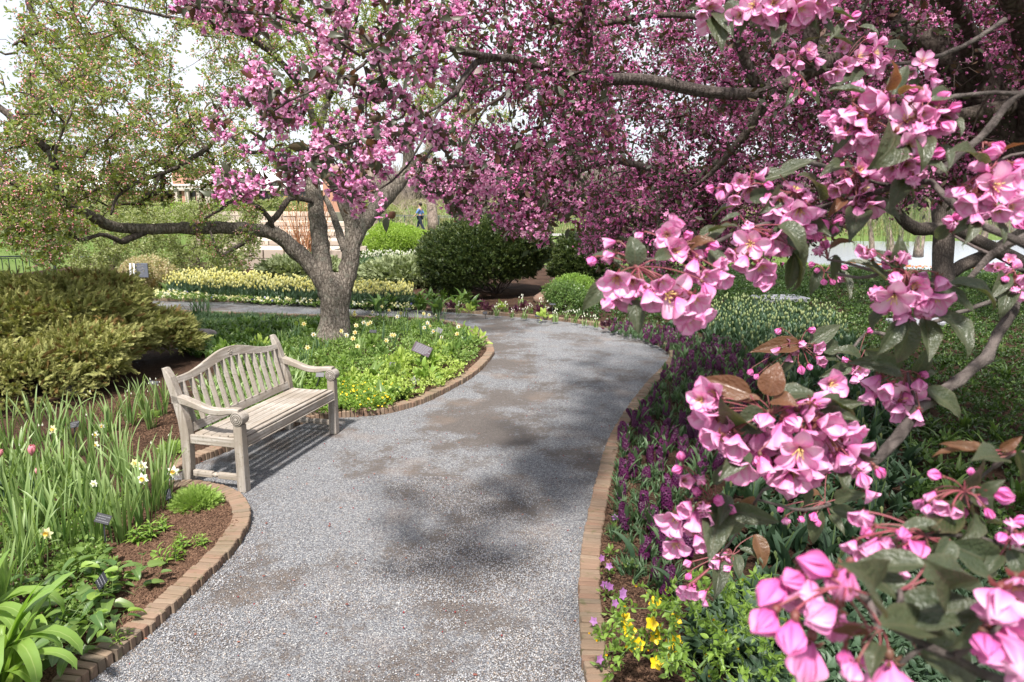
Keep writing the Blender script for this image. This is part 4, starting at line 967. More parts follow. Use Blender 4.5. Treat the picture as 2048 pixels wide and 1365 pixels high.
def flower_on_stem(root, foot, top, facing, mesh, size, name='flower', mat=M_strap):
    P = curve_pts(np.array(foot, float), np.array(top, float), 6, .04, q); d = unit(np.array(facing, float)); P = np.vstack([P, P[-1] + d * size * .1 + [0, 0, -size * .05]])
    st = obj('stem', to_mesh('stem', tube(P, [.0045, .004, .004, .0035, .003, .0028, .0028], 5, False), mat), root)
    return obj(name, mesh, root, TRS(P[-1] + d * size * .08, frames(d, np.array([q.rand() * 6]))[0], size))
def leafy_clump(p, n, L, label, group, meshes=leaf_mesh, spread=.07, name='daffodil_clump', cat='daffodils', lean=.28, maxb=5):
    root = thing(name, p, label, cat, group)
    for i in range(n):
        a = q.rand() * 2 * PI; r = spread * math.sqrt(q.rand()); l = q.uniform(*L); b = min(maxb, int(abs(q.randn()) * 1.7))
        R = rotz(a + q.randn() * .6) @ eul(-q.rand() * lean, 0, 0)
        M = TRS(p + np.array([-math.sin(a) * r, math.cos(a) * r, 0]), R @ np.diag([q.uniform(.55, 1.0) * 1.05, 1, 1]) , l)
        M[:3, 0] *= .8 / max(l, .3) * .72
        obj('leaf', meshes[min(b, len(meshes) - 1)], root, M)
    return root
# clumps of the left foreground bed
spots = [(62, 1140), (128, 1100), (190, 1090), (245, 1080), (292, 1050), (40, 1075), (95, 1050), (160, 1035), (215, 1020), (262, 1000), (312, 1020), (15, 1010), (70, 1000), (130, 985), (185, 968), (240, 950), (-20, 960), (40, 940), (10, 900), (70, 885), (120, 880), (100, 925), (150, 915), (20, 1190), (-30, 1120), (-10, 1250), (330, 985)]
clumps = []; pw = place_words(spots)
for i, (u, v) in enumerate(spots):
    clumps.append(leafy_clump(on_bed(u, v), 21 if v > 940 else 18, (.34, .58), 'daffodil leaves of the left bed, clump ' + pw[i], 'daffodil clumps in the left foreground bed'))
sps = [(228, 862), (262, 850), (300, 858), (180, 872), (328, 830), (285, 822), (215, 885)]; pw = place_words(sps, 4)
for i, (u, v) in enumerate(sps):
    leafy_clump(on_bed(u, v), 15, (.3, .5), 'white-belled leaf clump beside the bench, ' + pw[i], 'snowflake clumps between the juniper and the bench', leaf_mesh, .06, 'snowflake_clump', 'snowflakes')
def add_daffodil(u, v, d, size, m, foot, label, face=(0, -1, .15)):
    top = D(u, v, d); ft = on_bed(*foot); r = thing('daffodil', ft, label, 'daffodil')
    flower_on_stem(r, ft, top, np.array(face) + q.randn(3) * .15, df_mesh[m], size)
d0 = lambda u, v: G(u, v, .05)[1]
for u, v, dd, sz, m, foot, lab in [
    (194, 868, 5.9, .075, 0, (196, 985), 'upper of two white daffodils above the slate marker in the left bed'),
    (194, 888, 5.8, .08, 0, (190, 990), 'white daffodil with yellow centre just below another, left bed'),
    (286, 930, 5.0, .085, 2, (280, 1010), 'white daffodil seen from the side left of the bench leg'),
    (290, 955, 4.9, .095, 0, (285, 1030), 'large drooping white daffodil left of the bench leg'),
    (349, 941, 5.2, .1, 0, (340, 1010), 'white daffodil touching the back leg of the bench'),
    (273, 925, 5.1, .075, 1, (270, 1005), 'cream daffodil beside the bench seen half open'),
    (190, 965, 4.8, .06, 2, (185, 1060), 'small white daffodil low among the leaves of the left bed'),
    (97, 1063, 4.2, .085, 1, (95, 1150), 'creamy wilted daffodil at the left, lowest of the bed'),
    (110, 857, 5.7, .08, 1, (112, 960), 'pale double daffodil near the dark soil under the juniper'),
    (205, 850, 6.2, .06, 0, (206, 930), 'white daffodil farthest back in the left bed')]:
    add_daffodil(u, v, dd, sz, m, foot, lab)
# pink tulips of the left bed
tl_mesh = to_mesh('tulip_bloom', tulip_flower(1), M_pinktulip)
for u, v, d, s, ft, lab in [(63, 912, 5.2, .095, (66, 1010), 'bright pink tulip in bloom among the daffodil leaves'), (75, 950, 5.0, .06, (76, 1030), 'small pink tulip below the larger one'), (0, 915, 5.2, .07, (2, 1010), 'pink tulip cut by the left border')]:
    top = D(u, v, d); f0 = on_bed(*ft); r = thing('pink_tulip', f0, lab, 'tulip')
    P = curve_pts(f0, top, 5, .03, q); obj('stem', to_mesh('stem', tube(P, .005, 5), M_strap), r); obj('bloom', tl_mesh, r, TRS(top, eul(.1, .1, q.rand() * 3), s))
    for k in range(2): obj('leaf', to_mesh('leaf', blade(.26, .06, .5, 7, 4, .3, .3, 'lance'), M_tulip_leaf), r, TRS(f0, rotz(k * 3 + q.rand())))
# tiny white bells
bell = _mi(join([around(petal(.9, .5, .5, .15, 3, 2, .4), 5)]), [0] * 5)
A = np.vstack([[D(u + q.randn() * 9, v + q.randn() * 8, 7.0 + q.rand() * .6)] for u, v in [(182, 782), (250, 792), (245, 830), (310, 765), (318, 772), (386, 770), (300, 770), (228, 830), (258, 788), (295, 782)] for _ in range(2)] +
              [[D(u + q.randn() * 8, v + q.randn() * 6, 5.6 + q.rand() * .4)] for u, v in [(72, 850), (80, 855), (95, 862), (40, 895), (15, 905), (50, 895), (240, 880), (262, 900), (335, 865), (300, 880), (30, 880), (165, 835)]])
instancer('snowflake_flowers', [bell], [[M_white]], A, frames(np.tile([0, 0, -1.0], (len(A), 1)) + q.randn(len(A), 3) * .2, q.rand(len(A)) * 6), q.uniform(.02, .032, len(A)))

# arching strap leaves, bottom left
wide = [to_mesh('leaf', blade(1, .115, b, 14, 5, .12, tw, 'strap', 0, c), M_strap_lime) for b, tw, c in ((.3, .3, .2), (.8, -.3, .5), (1.1, .25, .55), (1.3, -.2, .4), (.15, .2, .1), (1.0, .3, .75))]
for p0, n, lab, L in [((0, 1400), 17, 'plant with broad arching lime strap leaves in the bottom left corner', (.5, .72)), ((-20, 1290), 13, 'tall broad-leaved plant at the left border above the arching one', (.45, .68))]:
    p = on_bed(*p0); r = thing('strap_leaf_plant', p, lab, 'plant')
    for i in range(n):
        a = -PI / 2 + q.uniform(-1.9, 1.5) if p0[1] > 1350 else q.rand() * 6.3; l = q.uniform(*L)
        obj('leaf', wide[q.randint(6)], r, TRS(p + np.append(q.randn(2) * .035, 0), rotz(a) @ eul(-q.rand() * .35, 0, 0), l))
# arrow-shaped leaves along the mulch
heart = [to_mesh('leaf', join([leaf_flat(1, .62, 7, 5, .22, dr, 'heart', .0), tube([[0, .05, 0], [0, -.35, -.12], [0, -.7, -.55]], .012, 4, False)]), M_broad) for dr in (.25, .5, .8)] + [to_mesh('leaf', leaf_flat(1, .6, 7, 5, .25, .6, 'heart'), M_fresh)]
arr = [(130, 1240, 14, .12), (175, 1265, 14, .13), (215, 1215, 15, .11), (150, 1180, 14, .11), (255, 1190, 13, .1), (110, 1300, 12, .12), (190, 1150, 10, .1), (90, 1190, 10, .1), (40, 1270, 12, .12), (150, 1320, 12, .12), (235, 1255, 10, .1), (205, 1175, 12, .1), (285, 1165, 8, .085), (60, 1345, 8, .11)]; pw = place_words([a[:2] for a in arr], 4)
for i, (u, v, n, s) in enumerate(arr):
    p = on_bed(u, v); r = thing('broad_leaf_plant', p, 'plant with arrow-shaped leaves, ' + pw[i], 'plant', 'arrow-leaved plants in the left foreground bed')
    for k in range(n):
        a = q.rand() * 6.3; h = q.uniform(.03, .17); rr = q.uniform(.02, .14)
        obj('leaf', heart[q.choice(4, p=[.3, .3, .2, .2])], r, TRS(p + [-math.sin(a) * rr, math.cos(a) * rr, h], rotz(a + q.randn() * .4) @ eul(-q.uniform(-.1, .6), q.randn() * .2, 0), s * q.uniform(.7, 1.15)))
# lily sprouts on the mulch
sp_mesh = [to_mesh('leafy_stem', shoot(14, .13, .018, .085, k, .2, 0, 1, 'lance', .35), [M_fresh, M_strap]) for k in range(3)]
for u, v, s, lab in [(345, 1125, 1.1, 'small lily sprout with whorled leaves on open mulch nearest the brick edging'), (360, 1100, .9, 'small lily sprout just behind another on open mulch'), (407, 1092, .8, 'single pale sprout beside the brick tip of the left bed'), (300, 1075, 1.1, 'spreading grey-green sprout right of the slate marker'), (272, 1085, .9, 'low sprout with one broad leaf right of the slate marker'), (330, 1060, .9, 'lily sprout below the daffodil leaves near the bench'), (245, 1285, .6, 'tiny sprout near the bottom bricks of the left bed')]:
    p = on_bed(u, v); r = thing('lily_sprout', p, lab, 'sprout')
    for k in range(3): obj('leafy_stem', sp_mesh[k], r, TRS(p + np.append(q.randn(2) * .02, 0), rotz(q.rand() * 6) @ eul(q.uniform(.1, .9), 0, 0), s * q.uniform(.8, 1.1)))
# feathery bright green plants
fern = spray(18, .075, 3, .9, .005, .8); fern2 = spray(10, .09, 5, .8, .012)
for u, v, rad, n, lab, m in [(392, 1012, .17, 1100, 'bright green feathery mound beside the tip of the left bed', M_fresh), (345, 905, .1, 350, 'small feathery plant behind the back leg of the bench', M_fresh), (262, 1010, .07, 60, 'little feathery tuft among the daffodil leaves', M_fresh), (160, 1130, .13, 450, 'tall ferny plant left of the arrow-shaped leaves', M_cover_mid), (205, 862, .1, 120, 'upright ferny fronds behind the daffodils', M_fresh), (300, 835, .1, 120, 'ferny frond beside the white bells', M_fresh)]:
    p = on_bed(u, v); r = thing('feathery_plant', p, lab, 'plant'); d = unit(q.randn(n, 3) * [1, 1, .6] + [0, 0, .55]); d[:, 2] = np.abs(d[:, 2])
    P = p + d * rad * (q.rand(n, 1) ** .5) * [1, 1, .75]
    obj('foliage', to_mesh('foliage', scatter(join([fern]), P, frames(d, q.rand(n) * 6), q.uniform(.4, .8, n)), m), r, kind='stuff')

# ground cover of small leaves (nobody could count it)
def cover(name, label, poly, n, leaf, size, mats, zr=(.0, .1), up=.9, tilt=.5, shapes=None, cat='ground cover'):
    pl = poly if isinstance(poly, np.ndarray) else ground_poly(poly, .05); A = sample_poly(pl, n, q)
    keep = (gnoise(A[:, 0], A[:, 1], 3.0, 31) * 1.5 + q.rand(n)) > .12; A = A[keep]; n = len(A)
    z = bed_z(A[:, 0], A[:, 1]) + q.uniform(*zr, n) * (1 + .5 * gnoise(A[:, 0], A[:, 1], 2.5, 33))
    sh = shapes or [leaf]
    o = instancer(name, sh, [mats] * len(sh), np.column_stack([A, z]), np.einsum('nij,njk->nik', np.array([rotz(a) for a in q.rand(n) * 6.3]), np.array([eul(x, y, 0) for x, y in q.randn(n, 2) * tilt * .5])), q.uniform(*size, n))
    return tag(o, label, cat, None, 'stuff')
lf4 = [bunch([leaf_flat(1, .7, 4, 3, .2, .3, 'ovate')], 7, .9, (.7, 1.2), k, (0, 0, .8), 'y') for k in range(4)]
tuft = [rosette(9, (.7, 1.1), (.05, .09), (.3, .9), 'strap', k, 5, 3, .1, .5) for k in range(3)]
wideclump = [rosette(7, (.7, 1.1), (.22, .34), (.4, 1.0), 'lance', k, 6, 3, .1, .6, fold=.2) for k in range(3)]
cover('lime_ground_cover', 'dense lime-green leaves spreading by the brick curve of the middle bed', [(700, 790), (760, 815), (830, 800), (900, 770), (935, 745), (900, 725), (830, 720), (760, 735)], 900, None, (.028, .05), [M_limeleaf], (.02, .14), shapes=lf4)
cover('yellow_flowered_ground_cover', 'bright green ground cover beside the right arm of the bench', [(560, 850), (640, 832), (720, 828), (790, 820), (800, 790), (740, 770), (660, 760), (600, 790)], 1500, None, (.022, .04), [M_fresh], (.02, .12), shapes=lf4)
cover('mixed_ground_cover', 'mixed low green foliage around the crab apple trunk', [(470, 800), (600, 790), (760, 750), (930, 735), (975, 700), (930, 668), (860, 652), (740, 646), (700, 655), (560, 700), (430, 730)], 4600, None, (.025, .05), [M_cover_mid], (.02, .16), shapes=lf4)
cover('broad_leaved_ground_cover', 'dark green broad-leaved planting between the boulder and the crab apple', [(350, 700), (420, 655), (520, 648), (640, 650), (640, 690), (560, 720), (480, 735), (400, 720)], 900, None, (.13, .22), [M_broad], (.0, .03), shapes=wideclump)
cover('blue_green_grass', 'blue-green grassy leaves beside the far path', [(300, 632), (400, 633), (640, 641), (690, 648), (680, 658), (600, 668), (420, 664), (330, 648)], 1700, None, (.1, .17), [M_strap_blue], (.0, .02), shapes=tuft)
cover('grass_behind_bench', 'strap leaves seen through the back slats of the bench', [(400, 870), (480, 850), (620, 800), (600, 740), (480, 740), (400, 790)], 320, None, (.18, .34), [M_strap], (.0, .02), shapes=tuft)
cover('left_bed_undergrowth', 'low green leaves filling the gaps between the left daffodil clumps', [(-60, 1360), (60, 1350), (150, 1280), (240, 1150), (200, 1090), (260, 1040), (150, 940), (-60, 900)], 1500, None, (.02, .04), [M_cover_mid], (.01, .1), shapes=lf4)
tag(obj('blue_grass_tuft', to_mesh('blue_grass_tuft', rosette(60, (.28, .42), (.01, .016), (.1, .7), 'strap', 5, 5, 2, .18, .4), M_strap_blue), None, TRS(on_bed(402, 634), None, 1.2)), 'single taller blue-green grass tuft at the edge of the far path', 'grass tuft')
# yellow star flowers over the bright cover
star = around(petal(.5, .34, 1.2, 1.4, 3, 2, .1), 6); star.mi = [0] * 6
A = sample_poly(ground_poly([(650, 800), (720, 825), (790, 815), (790, 780), (720, 765), (660, 775)], .1), 130, q)
instancer('yellow_star_flowers', [star], [[M_kerria]], np.column_stack([A, q.uniform(.12, .2, len(A))]), frames(q.randn(len(A), 3) * .4 + [0, -.3, 1], q.rand(len(A)) * 6), q.uniform(.024, .036, len(A)))
A = sample_poly(ground_poly([(640, 760), (900, 720), (960, 700), (900, 660), (700, 700)], .1), 160, q)
instancer('small_pale_flowers', [star], [[M_cream]], np.column_stack([A, q.uniform(.1, .2, len(A))]), frames(q.randn(len(A), 3) * .5 + [0, -.3, 1], q.rand(len(A)) * 6), q.uniform(.014, .03, len(A)))

# daffodil clumps of the middle bed
mids = [(622, 700), (645, 716), (690, 706), (712, 690), (735, 676), (760, 688), (785, 668), (808, 680), (835, 664), (850, 684), (870, 700), (893, 672), (915, 690), (780, 706), (828, 712), (590, 690), (566, 706), (610, 742), (725, 722), (760, 646), (700, 655), (880, 655), (805, 652), (540, 760), (570, 735)]
pw = place_words(mids, 7)
for i, (u, v) in enumerate(mids):
    p = on_bed(u, v); r = leafy_clump(p, 11, (.28, .44), 'cream daffodil clump round the trunk, ' + pw[i], 'daffodil clumps of the middle bed', leaf_mesh_b if i % 2 else leaf_mesh, .09)
    for k in range(q.randint(0, 4)):
        t_ = p + [q.randn() * .1, q.randn() * .09 - .03, q.uniform(.2, .37)]
        flower_on_stem(r, p + [q.randn() * .03, 0, 0], t_, np.array([q.randn() * .5, -1, .1]), df_mesh[1 if q.rand() < .7 else 0], .085)
# leafy perennials among the low cover
lv_ = [to_mesh('foliage', bunch([leaf_flat(1, .5, 5, 3, .25, .5, 'lance', .1)], 34, 1.5, (.7, 1.3), k, (0, 0, 1.1), 'y'), m) for k, m in enumerate([M_fresh, M_cover_mid, M_broad, M_limeleaf])]
per_ = [(690, 745), (716, 735), (760, 722), (800, 742), (860, 742), (905, 722), (930, 702), (880, 716), (840, 672), (660, 742), (620, 765), (955, 690), (925, 682), (742, 706), (600, 720), (705, 770), (850, 770), (790, 765), (480, 690), (520, 705), (450, 715), (500, 680), (550, 668), (600, 668)]
pw = place_words(per_, 6)
for i, (u, v) in enumerate(per_):
    p = on_bed(u, v); r = thing('leafy_perennial', p, 'leafy perennial of the middle bed, ' + pw[i], 'plant', 'leafy perennials of the middle bed'); obj('foliage', lv_[i % 4], r, TRS(p + [0, 0, .06], rotz(q.rand() * 6), q.uniform(.075, .12)))
# broad glossy rosettes
col = [to_mesh('leaf', blade(1, .3, b, 9, 5, .3, tw, 'lance', .25), M_broad) for b, tw in ((.35, .2), (.6, -.3), (.85, .2))]
for u, v, n, s, lab in [(745, 762, 9, .3, 'rosette of broad glossy leaves behind the yellow flowers of the middle bed'), (765, 806, 9, .3, 'rosette of broad glossy leaves nearest the brick curve by the bench'), (808, 800, 7, .26, 'glossy leaf rosette just right of another near the brick curve'), (560, 800, 7, .26, 'glossy leaf rosette seen past the bench back')]:
    p = on_bed(u, v); r = thing('glossy_rosette', p, lab, 'plant')
    for k in range(n): obj('leaf', col[q.randint(3)], r, TRS(p + np.append(q.randn(2) * .02, 0), rotz(k * 2 * PI / n + q.randn() * .3) @ eul(-q.uniform(.1, .7), 0, 0), s * q.uniform(.75, 1.1)))

# slate plant markers with rows of small print
def marker(plate, w, h, foot, label, rz=0.0, tilt=-.6, roll=0.0, lines=3, d=None, mat=None):
    f = on_bed(*foot); c = f.copy() if d is None else D(*plate, d)
    if d is None: c = D(*plate, f[1] / ray(*foot)[1])
    r = thing('plant_marker', f, label, 'plant marker', 'slate plant markers in the beds')
    obj('stake', to_mesh('stake', tube([f - [0, 0, .05], (f + c) / 2 + [.002, 0, 0], c + [0, .008, -.01]], .0055, 6), M_metal_dark, False), r)
    R = rotz(rz) @ eul(tilt, 0, 0) @ np.array([[math.cos(roll), 0, math.sin(roll)], [0, 1, 0], [-math.sin(roll), 0, math.cos(roll)]])
    pl = obj('plate', to_mesh('plate', box(w, .004, h, bev=.0012), M_slate if mat is None else mat, False), r, TRS(c, R))
    tx = []
    for k in range(lines):
        z = h * (.5 - (k + 1) / (lines + 1)); x = -w * .4; wl_ = w * q.uniform(.55, .8) if k else w * .8
        while x < -w * .4 + wl_:
            l = q.uniform(.006, .016) * w / .1; tx.append(box(l, .0008, h * .055, (x + l / 2, -.0026, z))); x += l + .003
    obj('print', to_mesh('print', join(tx), M_print, False), pl, TRS(c, R))
marker((206, 1038), .1, .062, (212, 1108), 'black slate plant marker on a stake beside the daffodils of the left bed', .1, -.55, .28)
marker((203, 1163), .075, .08, (208, 1215), 'slate plant marker half buried in arrow-shaped leaves', -.5, -.5, .5)
marker((336, 989), .08, .055, (338, 1022), 'slate plant marker left of the feathery mound by the bench', -.4, -.45, 1.0)
marker((147, 850), .1, .06, (156, 915), 'slate plant marker on dark soil below the juniper', .1, -.5, -.2)
marker((307, 766), .11, .05, (316, 820), 'slate plant marker behind the left end of the bench', 0, -.8, .1)
marker((844, 699), .26, .17, (838, 745), 'large dark interpretive plaque tilted in the middle bed', .35, -.75, .55, 7, mat=simple_mat('plum_plate', (.06, .04, .055), .5, .4))
marker((785, 729), .08, .06, (788, 748), 'little dark marker left of the big plaque', .2, -.6, .2)
marker((829, 761), .09, .09, (830, 775), 'little square marker among the lime leaves', .1, -.6, .6)
marker((849, 728), .09, .05, (852, 742), 'small marker just below the big plaque', .1, -.6, .2)
marker((878, 661), .11, .09, (880, 690), 'marker among daffodils right of the trunk', .1, -.6, .5)
marker((746, 663), .12, .07, (752, 692), 'marker on a tall stake right beside the trunk', .1, -.9, .1)
marker((816, 618), .12, .07, (813, 640), 'marker catching the light by the far bricks', .1, -1.1, 0)
marker((1105, 609), .13, .06, (1104, 640), 'marker on a tall stake before the small green shrub', .1, -1.2, 0)
marker((970, 626), .1, .07, (971, 634), 'low blue-grey marker among the far snowdrops', .1, -.8, 0)
marker((1075, 632), .1, .06, (1076, 638), 'low marker at the edge of the far bricks', .1, -1, 0)
marker((640, 750), .1, .06, (626, 792), 'marker whose stake shows behind the right bench arm', 0, -.6, 0)

# boulders
def boulder(u, v, s, label, m=M_stone, sink=.3, seed=0):
    k = np.random.RandomState(seed); p = on_bed(u, v); b = ball(1, 18, 11); n_ = lumps(unit(b.V), seed, .35, 18)[:, None]; b.V = b.V * n_ * np.array(s) / 2; b.V[:, 2] += s[2] * (.5 - sink)
    o = obj('boulder', to_mesh('boulder', b, m), None, TRS(p, rotz(k.rand() * 3))); return tag(o, label, 'boulder', 'boulders in the beds')
boulder(392, 684, (.75, .5, .34), 'flat purplish boulder lying behind the bench back', simple_mat('purple_stone', (.26, .22, .22), .9, .2, vary=.4, bump=.8), .3, 2)
boulder(893, 592, (.8, .5, .42), 'pale pinkish boulder left of the dark yew', simple_mat('pink_stone', (.4, .34, .31), .9, .2, vary=.3, bump=.6), .25, 3)
boulder(1112, 606, (1.3, .7, .42), 'long brown boulder under the right side of the yew', simple_mat('brown_stone', (.2, .13, .1), .9, .2, vary=.3, bump=.6), .25, 4)
boulder(150, 788, (.2, .16, .13), 'small reddish stone under the front of the juniper', M_stone, .3, 5)
boulder(190, 776, (.17, .14, .11), 'small stone under the juniper beside a reddish one', M_stone, .3, 6)

# ------------------------------------------------------------------ shrubs
def shrub(name, label, c, rad, n, shapes, mats, seed, size, core=.5, lump=.3, up=.5, cat='shrub', group=None, stems=10, stem_mat=M_twig, kl=16, foot=None, jit=.5):
    k = np.random.RandomState(seed); c = np.array(c, float); rad = np.array(rad, float); r = thing(name, (c[0], c[1], foot if foot is not None else 0), label, cat, group)
    d = unit(k.randn(int(n * 1.5), 3)); d = d[d[:, 2] > -.55][:n]; m = len(d); rr = core + (1 - core) * k.rand(m) ** .45
    P = c + d * rad * (rr * lumps(d, seed, lump, kl))[:, None]; P = P[P[:, 2] > .04]; d = d[:len(P)] if False else unit((P - c) / rad)
    o = unit(d * np.array([1, 1, .6]) + [0, 0, up] + k.randn(len(P), 3) * jit)
    instancer('foliage', shapes, [mats] * len(shapes) if not isinstance(mats[0], list) else mats, P, frames(o, k.rand(len(P)) * 6.3), k.uniform(*size, len(P)), r, rs=k)
    f0 = np.array([c[0], c[1], foot if foot is not None else .03]); ts = []
    for i in range(stems):
        e = P[k.randint(len(P))]; ts.append(tube(curve_pts(f0 + np.append(k.randn(2) * .08, 0), f0 + (e - f0) * .9, 7, .12, k), np.linspace(.028, .006, 7), 5, False))
    obj('stems', to_mesh('stems', join(ts), stem_mat), r); return r
jsp = [spray(24, .12, k, 1.3, .0055, .5) for k in range(4)]; jm = [[M_juniper]] * 8 + [[M_juniper_dry]]
js = jsp + jsp + [jsp[3]]
r = thing('juniper_shrub', (-6.0, 9.0, 0), 'large spreading olive-green juniper with brownish inner twigs left behind the bench', 'juniper')
allP, allD = [], []
lob = [((-6.3, 8.9, .62), (1.55, 1.25, .75), 1), ((-5.7, 9.6, .5), (.8, .7, .5), 2), ((-5.5, 8.2, .4), (.85, .65, .42), 3), ((-6.9, 8.0, .5), (1.0, .8, .55), 4), ((-5.2, 9.95, .36), (.5, .45, .36), 5), ((-5.9, 9.5, .95), (.9, .7, .4), 6), ((-7.6, 9.0, .8), (1.1, 1.0, .6), 7), ((-6.0, 7.6, .3), (.95, .6, .42), 8)]
ts = []
for (c, rad, sd), cnt in zip(lob, [15000, 7000, 8500, 6500, 4500, 6000, 4500, 3800]):
    k = np.random.RandomState(sd + 40); c = np.array(c); rad = np.array(rad); d = unit(k.randn(cnt, 3)); d[:, 2] = np.where(d[:, 2] < -.35, -d[:, 2], d[:, 2])
    shelf = 1 + .05 * np.sin(d[:, 2] * 13 + k.rand() * 6) ; rr = .62 + .38 * k.rand(cnt) ** .6
    P = c + d * rad * (rr * lumps(d, sd, .3, 20) * shelf)[:, None]; m = P[:, 2] > .08; P = P[m]; dd = unit((P - c) / rad); allP.append(P); allD.append(unit(dd * [1, 1, .35] + [0, 0, .35] + k.randn(len(P), 3) * .55))
    for i in range(7): e = P[k.randint(len(P))]; ts.append(tube(curve_pts(np.array([-6.1, 8.9, .05]) + k.randn(3) * [.15, .15, 0], c + (e - c) * .8, 9, .14, k), np.linspace(.045, .008, 9), 6, False))
P = np.vstack(allP); Dd = np.vstack(allD)
instancer('foliage', js, jm, P, frames(Dd, q.rand(len(P)) * 6.3), q.uniform(.6, 1.1, len(P)) * np.where(q.rand(len(P)) < .06, 1.7, 1), r)
obj('branches', to_mesh('branches', join(ts), simple_mat('juniper_wood', (.16, .09, .06), .9, .1, vary=.4)), r)

yt = [spray(16, .16, k + 10, 1.2, .02, .9) for k in range(4)]
shrub('yew_shrub', 'large rounded dark green yew with yellowish tips behind the far bricks', (-.45, 17.9, .98), (1.5, 1.25, .92), 15000, yt, [M_yew], 11, (.6, 1.25), .55, .3, .6, 'yew', foot=.05, stems=14, kl=34)
shrub('yew_shrub', 'smaller dark yew right of the large one, under the pink blossom', (1.9, 19.3, .75), (.95, .9, .68), 6200, yt, [M_yew], 12, (.6, 1.2), .55, .3, .6, 'yew', foot=.05)
lm = [bunch([leaf_flat(1, .5, 3, 2, 0, .3)], 8, 1.2, (.8, 1.3), k, (0, 0, .6), 'y') for k in range(4)]
shrub('lime_shrub', 'bright lime-green leafy shrub behind the white daffodils', (-4.3, 28.4, .75), (1.75, 1.2, .95), 5200, lm, [M_lime], 13, (.05, .085), .5, .3, .8, foot=0.05)
shrub('lime_shrub', 'lower lime-green shrub joining the bright one on its right', (-2.6, 28.0, .5), (1.2, 1.0, .8), 2600, lm, [M_lime], 14, (.05, .085), .5, .3, .8, foot=0.05)
shrub('leafy_shrub', 'small fresh green shrub by the far bricks right of the yew', (1.15, 14.9, .3), (.55, .42, .4), 1500, lm, [M_broad], 15, (.025, .045), .2, .7, .9, foot=.05)
shrub('leafy_shrub', 'loose green perennial behind the fresh green shrub', (1.5, 16.6, .35), (.5, .5, .35), 900, lm, [M_fresh], 16, (.025, .045), .4, .3, .9, foot=.05)
shrub('variegated_shrub', 'pale pink and cream variegated shrub left of the sign posts', (-9.9, 18.3, .4), (.75, .6, .55), 1400, lm, [leaf_mat('variegated_leaf', (.3, .33, .16), (.5, .36, .26), trans=.3)], 17, (.035, .06), .4, .3, .8, foot=.05)
lj = [spray(12, .2, k + 30, .5, .03) for k in range(3)]
shrub('creeping_juniper', 'low grey-green creeping juniper left of the trunk behind the yellow tulips', (-6.6, 21.4, .22), (1.4, 1.0, .42), 3600, lj, [M_juniper_low], 18, (.8, 1.3), .4, .25, .1, 'juniper', foot=.05, jit=.35)
shrub('creeping_juniper', 'low grey-green creeping juniper between the trunk and the yew', (-3.05, 20.2, .22), (1.75, 1.3, .46), 5200, lj, [M_juniper_low], 19, (.8, 1.3), .4, .25, .1, 'juniper', foot=.05, jit=.35)

# hostas and snowdrops along the far bricks
hm = [to_mesh('foliage', rosette(16, (.3, .46), (.07, .12), (.4, 1.1), 'lance', k, 6, 3, .08, .7, fold=.25), m) for k, m in enumerate([M_broad, M_broad, M_cover_mid])]
hos_ = [(758, 622), (782, 617), (806, 612), (836, 607), (862, 604), (888, 600), (843, 622), (874, 626), (912, 616), (930, 607), (946, 622), (905, 598)]; pw = place_words(hos_, 6)
for i, (u, v) in enumerate(hos_):
    p = on_bed(u, v); r = thing('hosta_clump', p, 'broad-leaved clump between tulips and yew, ' + pw[i], 'hosta', 'hosta clumps beside the far bricks'); obj('foliage', hm[i % 3 if i < 10 else 0], r, TRS(p, rotz(q.rand() * 6), q.uniform(.85, 1.15)))
sd = []
for k in range(3):
    t1 = rosette(14, (.12, .2), (.012, .018), (.2, .7), 'strap', k, 5, 2, .05, .5); fl = [around(petal(.03, .02, .6, .1, 3, 2, .3), 3).moved(rot=(PI, 0, 0), loc=(q.randn() * .04, q.randn() * .03, q.uniform(.17, .24))) for _ in range(7)]
    for f_ in fl: f_.mi = [1] * len(f_.F)
    sd.append(to_mesh('snowdrop_tuft', join([t1] + fl), [M_strap, M_white]))
sno_ = [(918, 628), (992, 632), (1012, 625), (1024, 636), (1048, 638), (1062, 628), (1082, 622), (1090, 636), (1042, 615), (1110, 644), (1132, 640), (1170, 652), (1190, 655), (1150, 646), (878, 622)]; pw = place_words(sno_, 8)
for i, (u, v) in enumerate(sno_):
    o = obj('snowdrop_clump', sd[i % 3], None, TRS(on_bed(u, v), rotz(q.rand() * 6), q.uniform(.9, 1.4))); tag(o, 'small white flower tuft at the far bricks, ' + pw[i], 'snowdrops', 'snowdrop tufts behind the far bricks')
hq = [to_mesh('heuchera', bunch([leaf_flat(1, .9, 4, 4, .15, .4, 'heart')], 22, 1.4, (.7, 1.1), k, (0, 0, 1.2), 'y'), M_heuchera) for k in range(2)]; hl = to_mesh('heuchera', bunch([leaf_flat(1, .9, 4, 4, .15, .4, 'heart')], 22, 1.4, (.7, 1.1), 9, (0, 0, 1.2), 'y'), M_limeleaf)
heu_ = [(902, 622, 0), (975, 626, 0), (1045, 622, 1), (1030, 630, 0), (1078, 630, 1), (965, 620, 1), (938, 628, 2), (1003, 622, 2), (1086, 642, 2), (1215, 662, 0)]; pw = place_words([a[:2] for a in heu_], 5)
for i, (u, v, k) in enumerate(heu_):
    o = obj('heuchera', (hq + [hl])[k], None, TRS(on_bed(u, v) + [0, 0, .05], rotz(q.rand() * 6), .1)); tag(o, ('dark purple leafy mound behind the far bricks, ' if k < 2 else 'small lime-yellow leafy mound, ') + pw[i], 'heuchera', 'heucheras behind the far bricks')

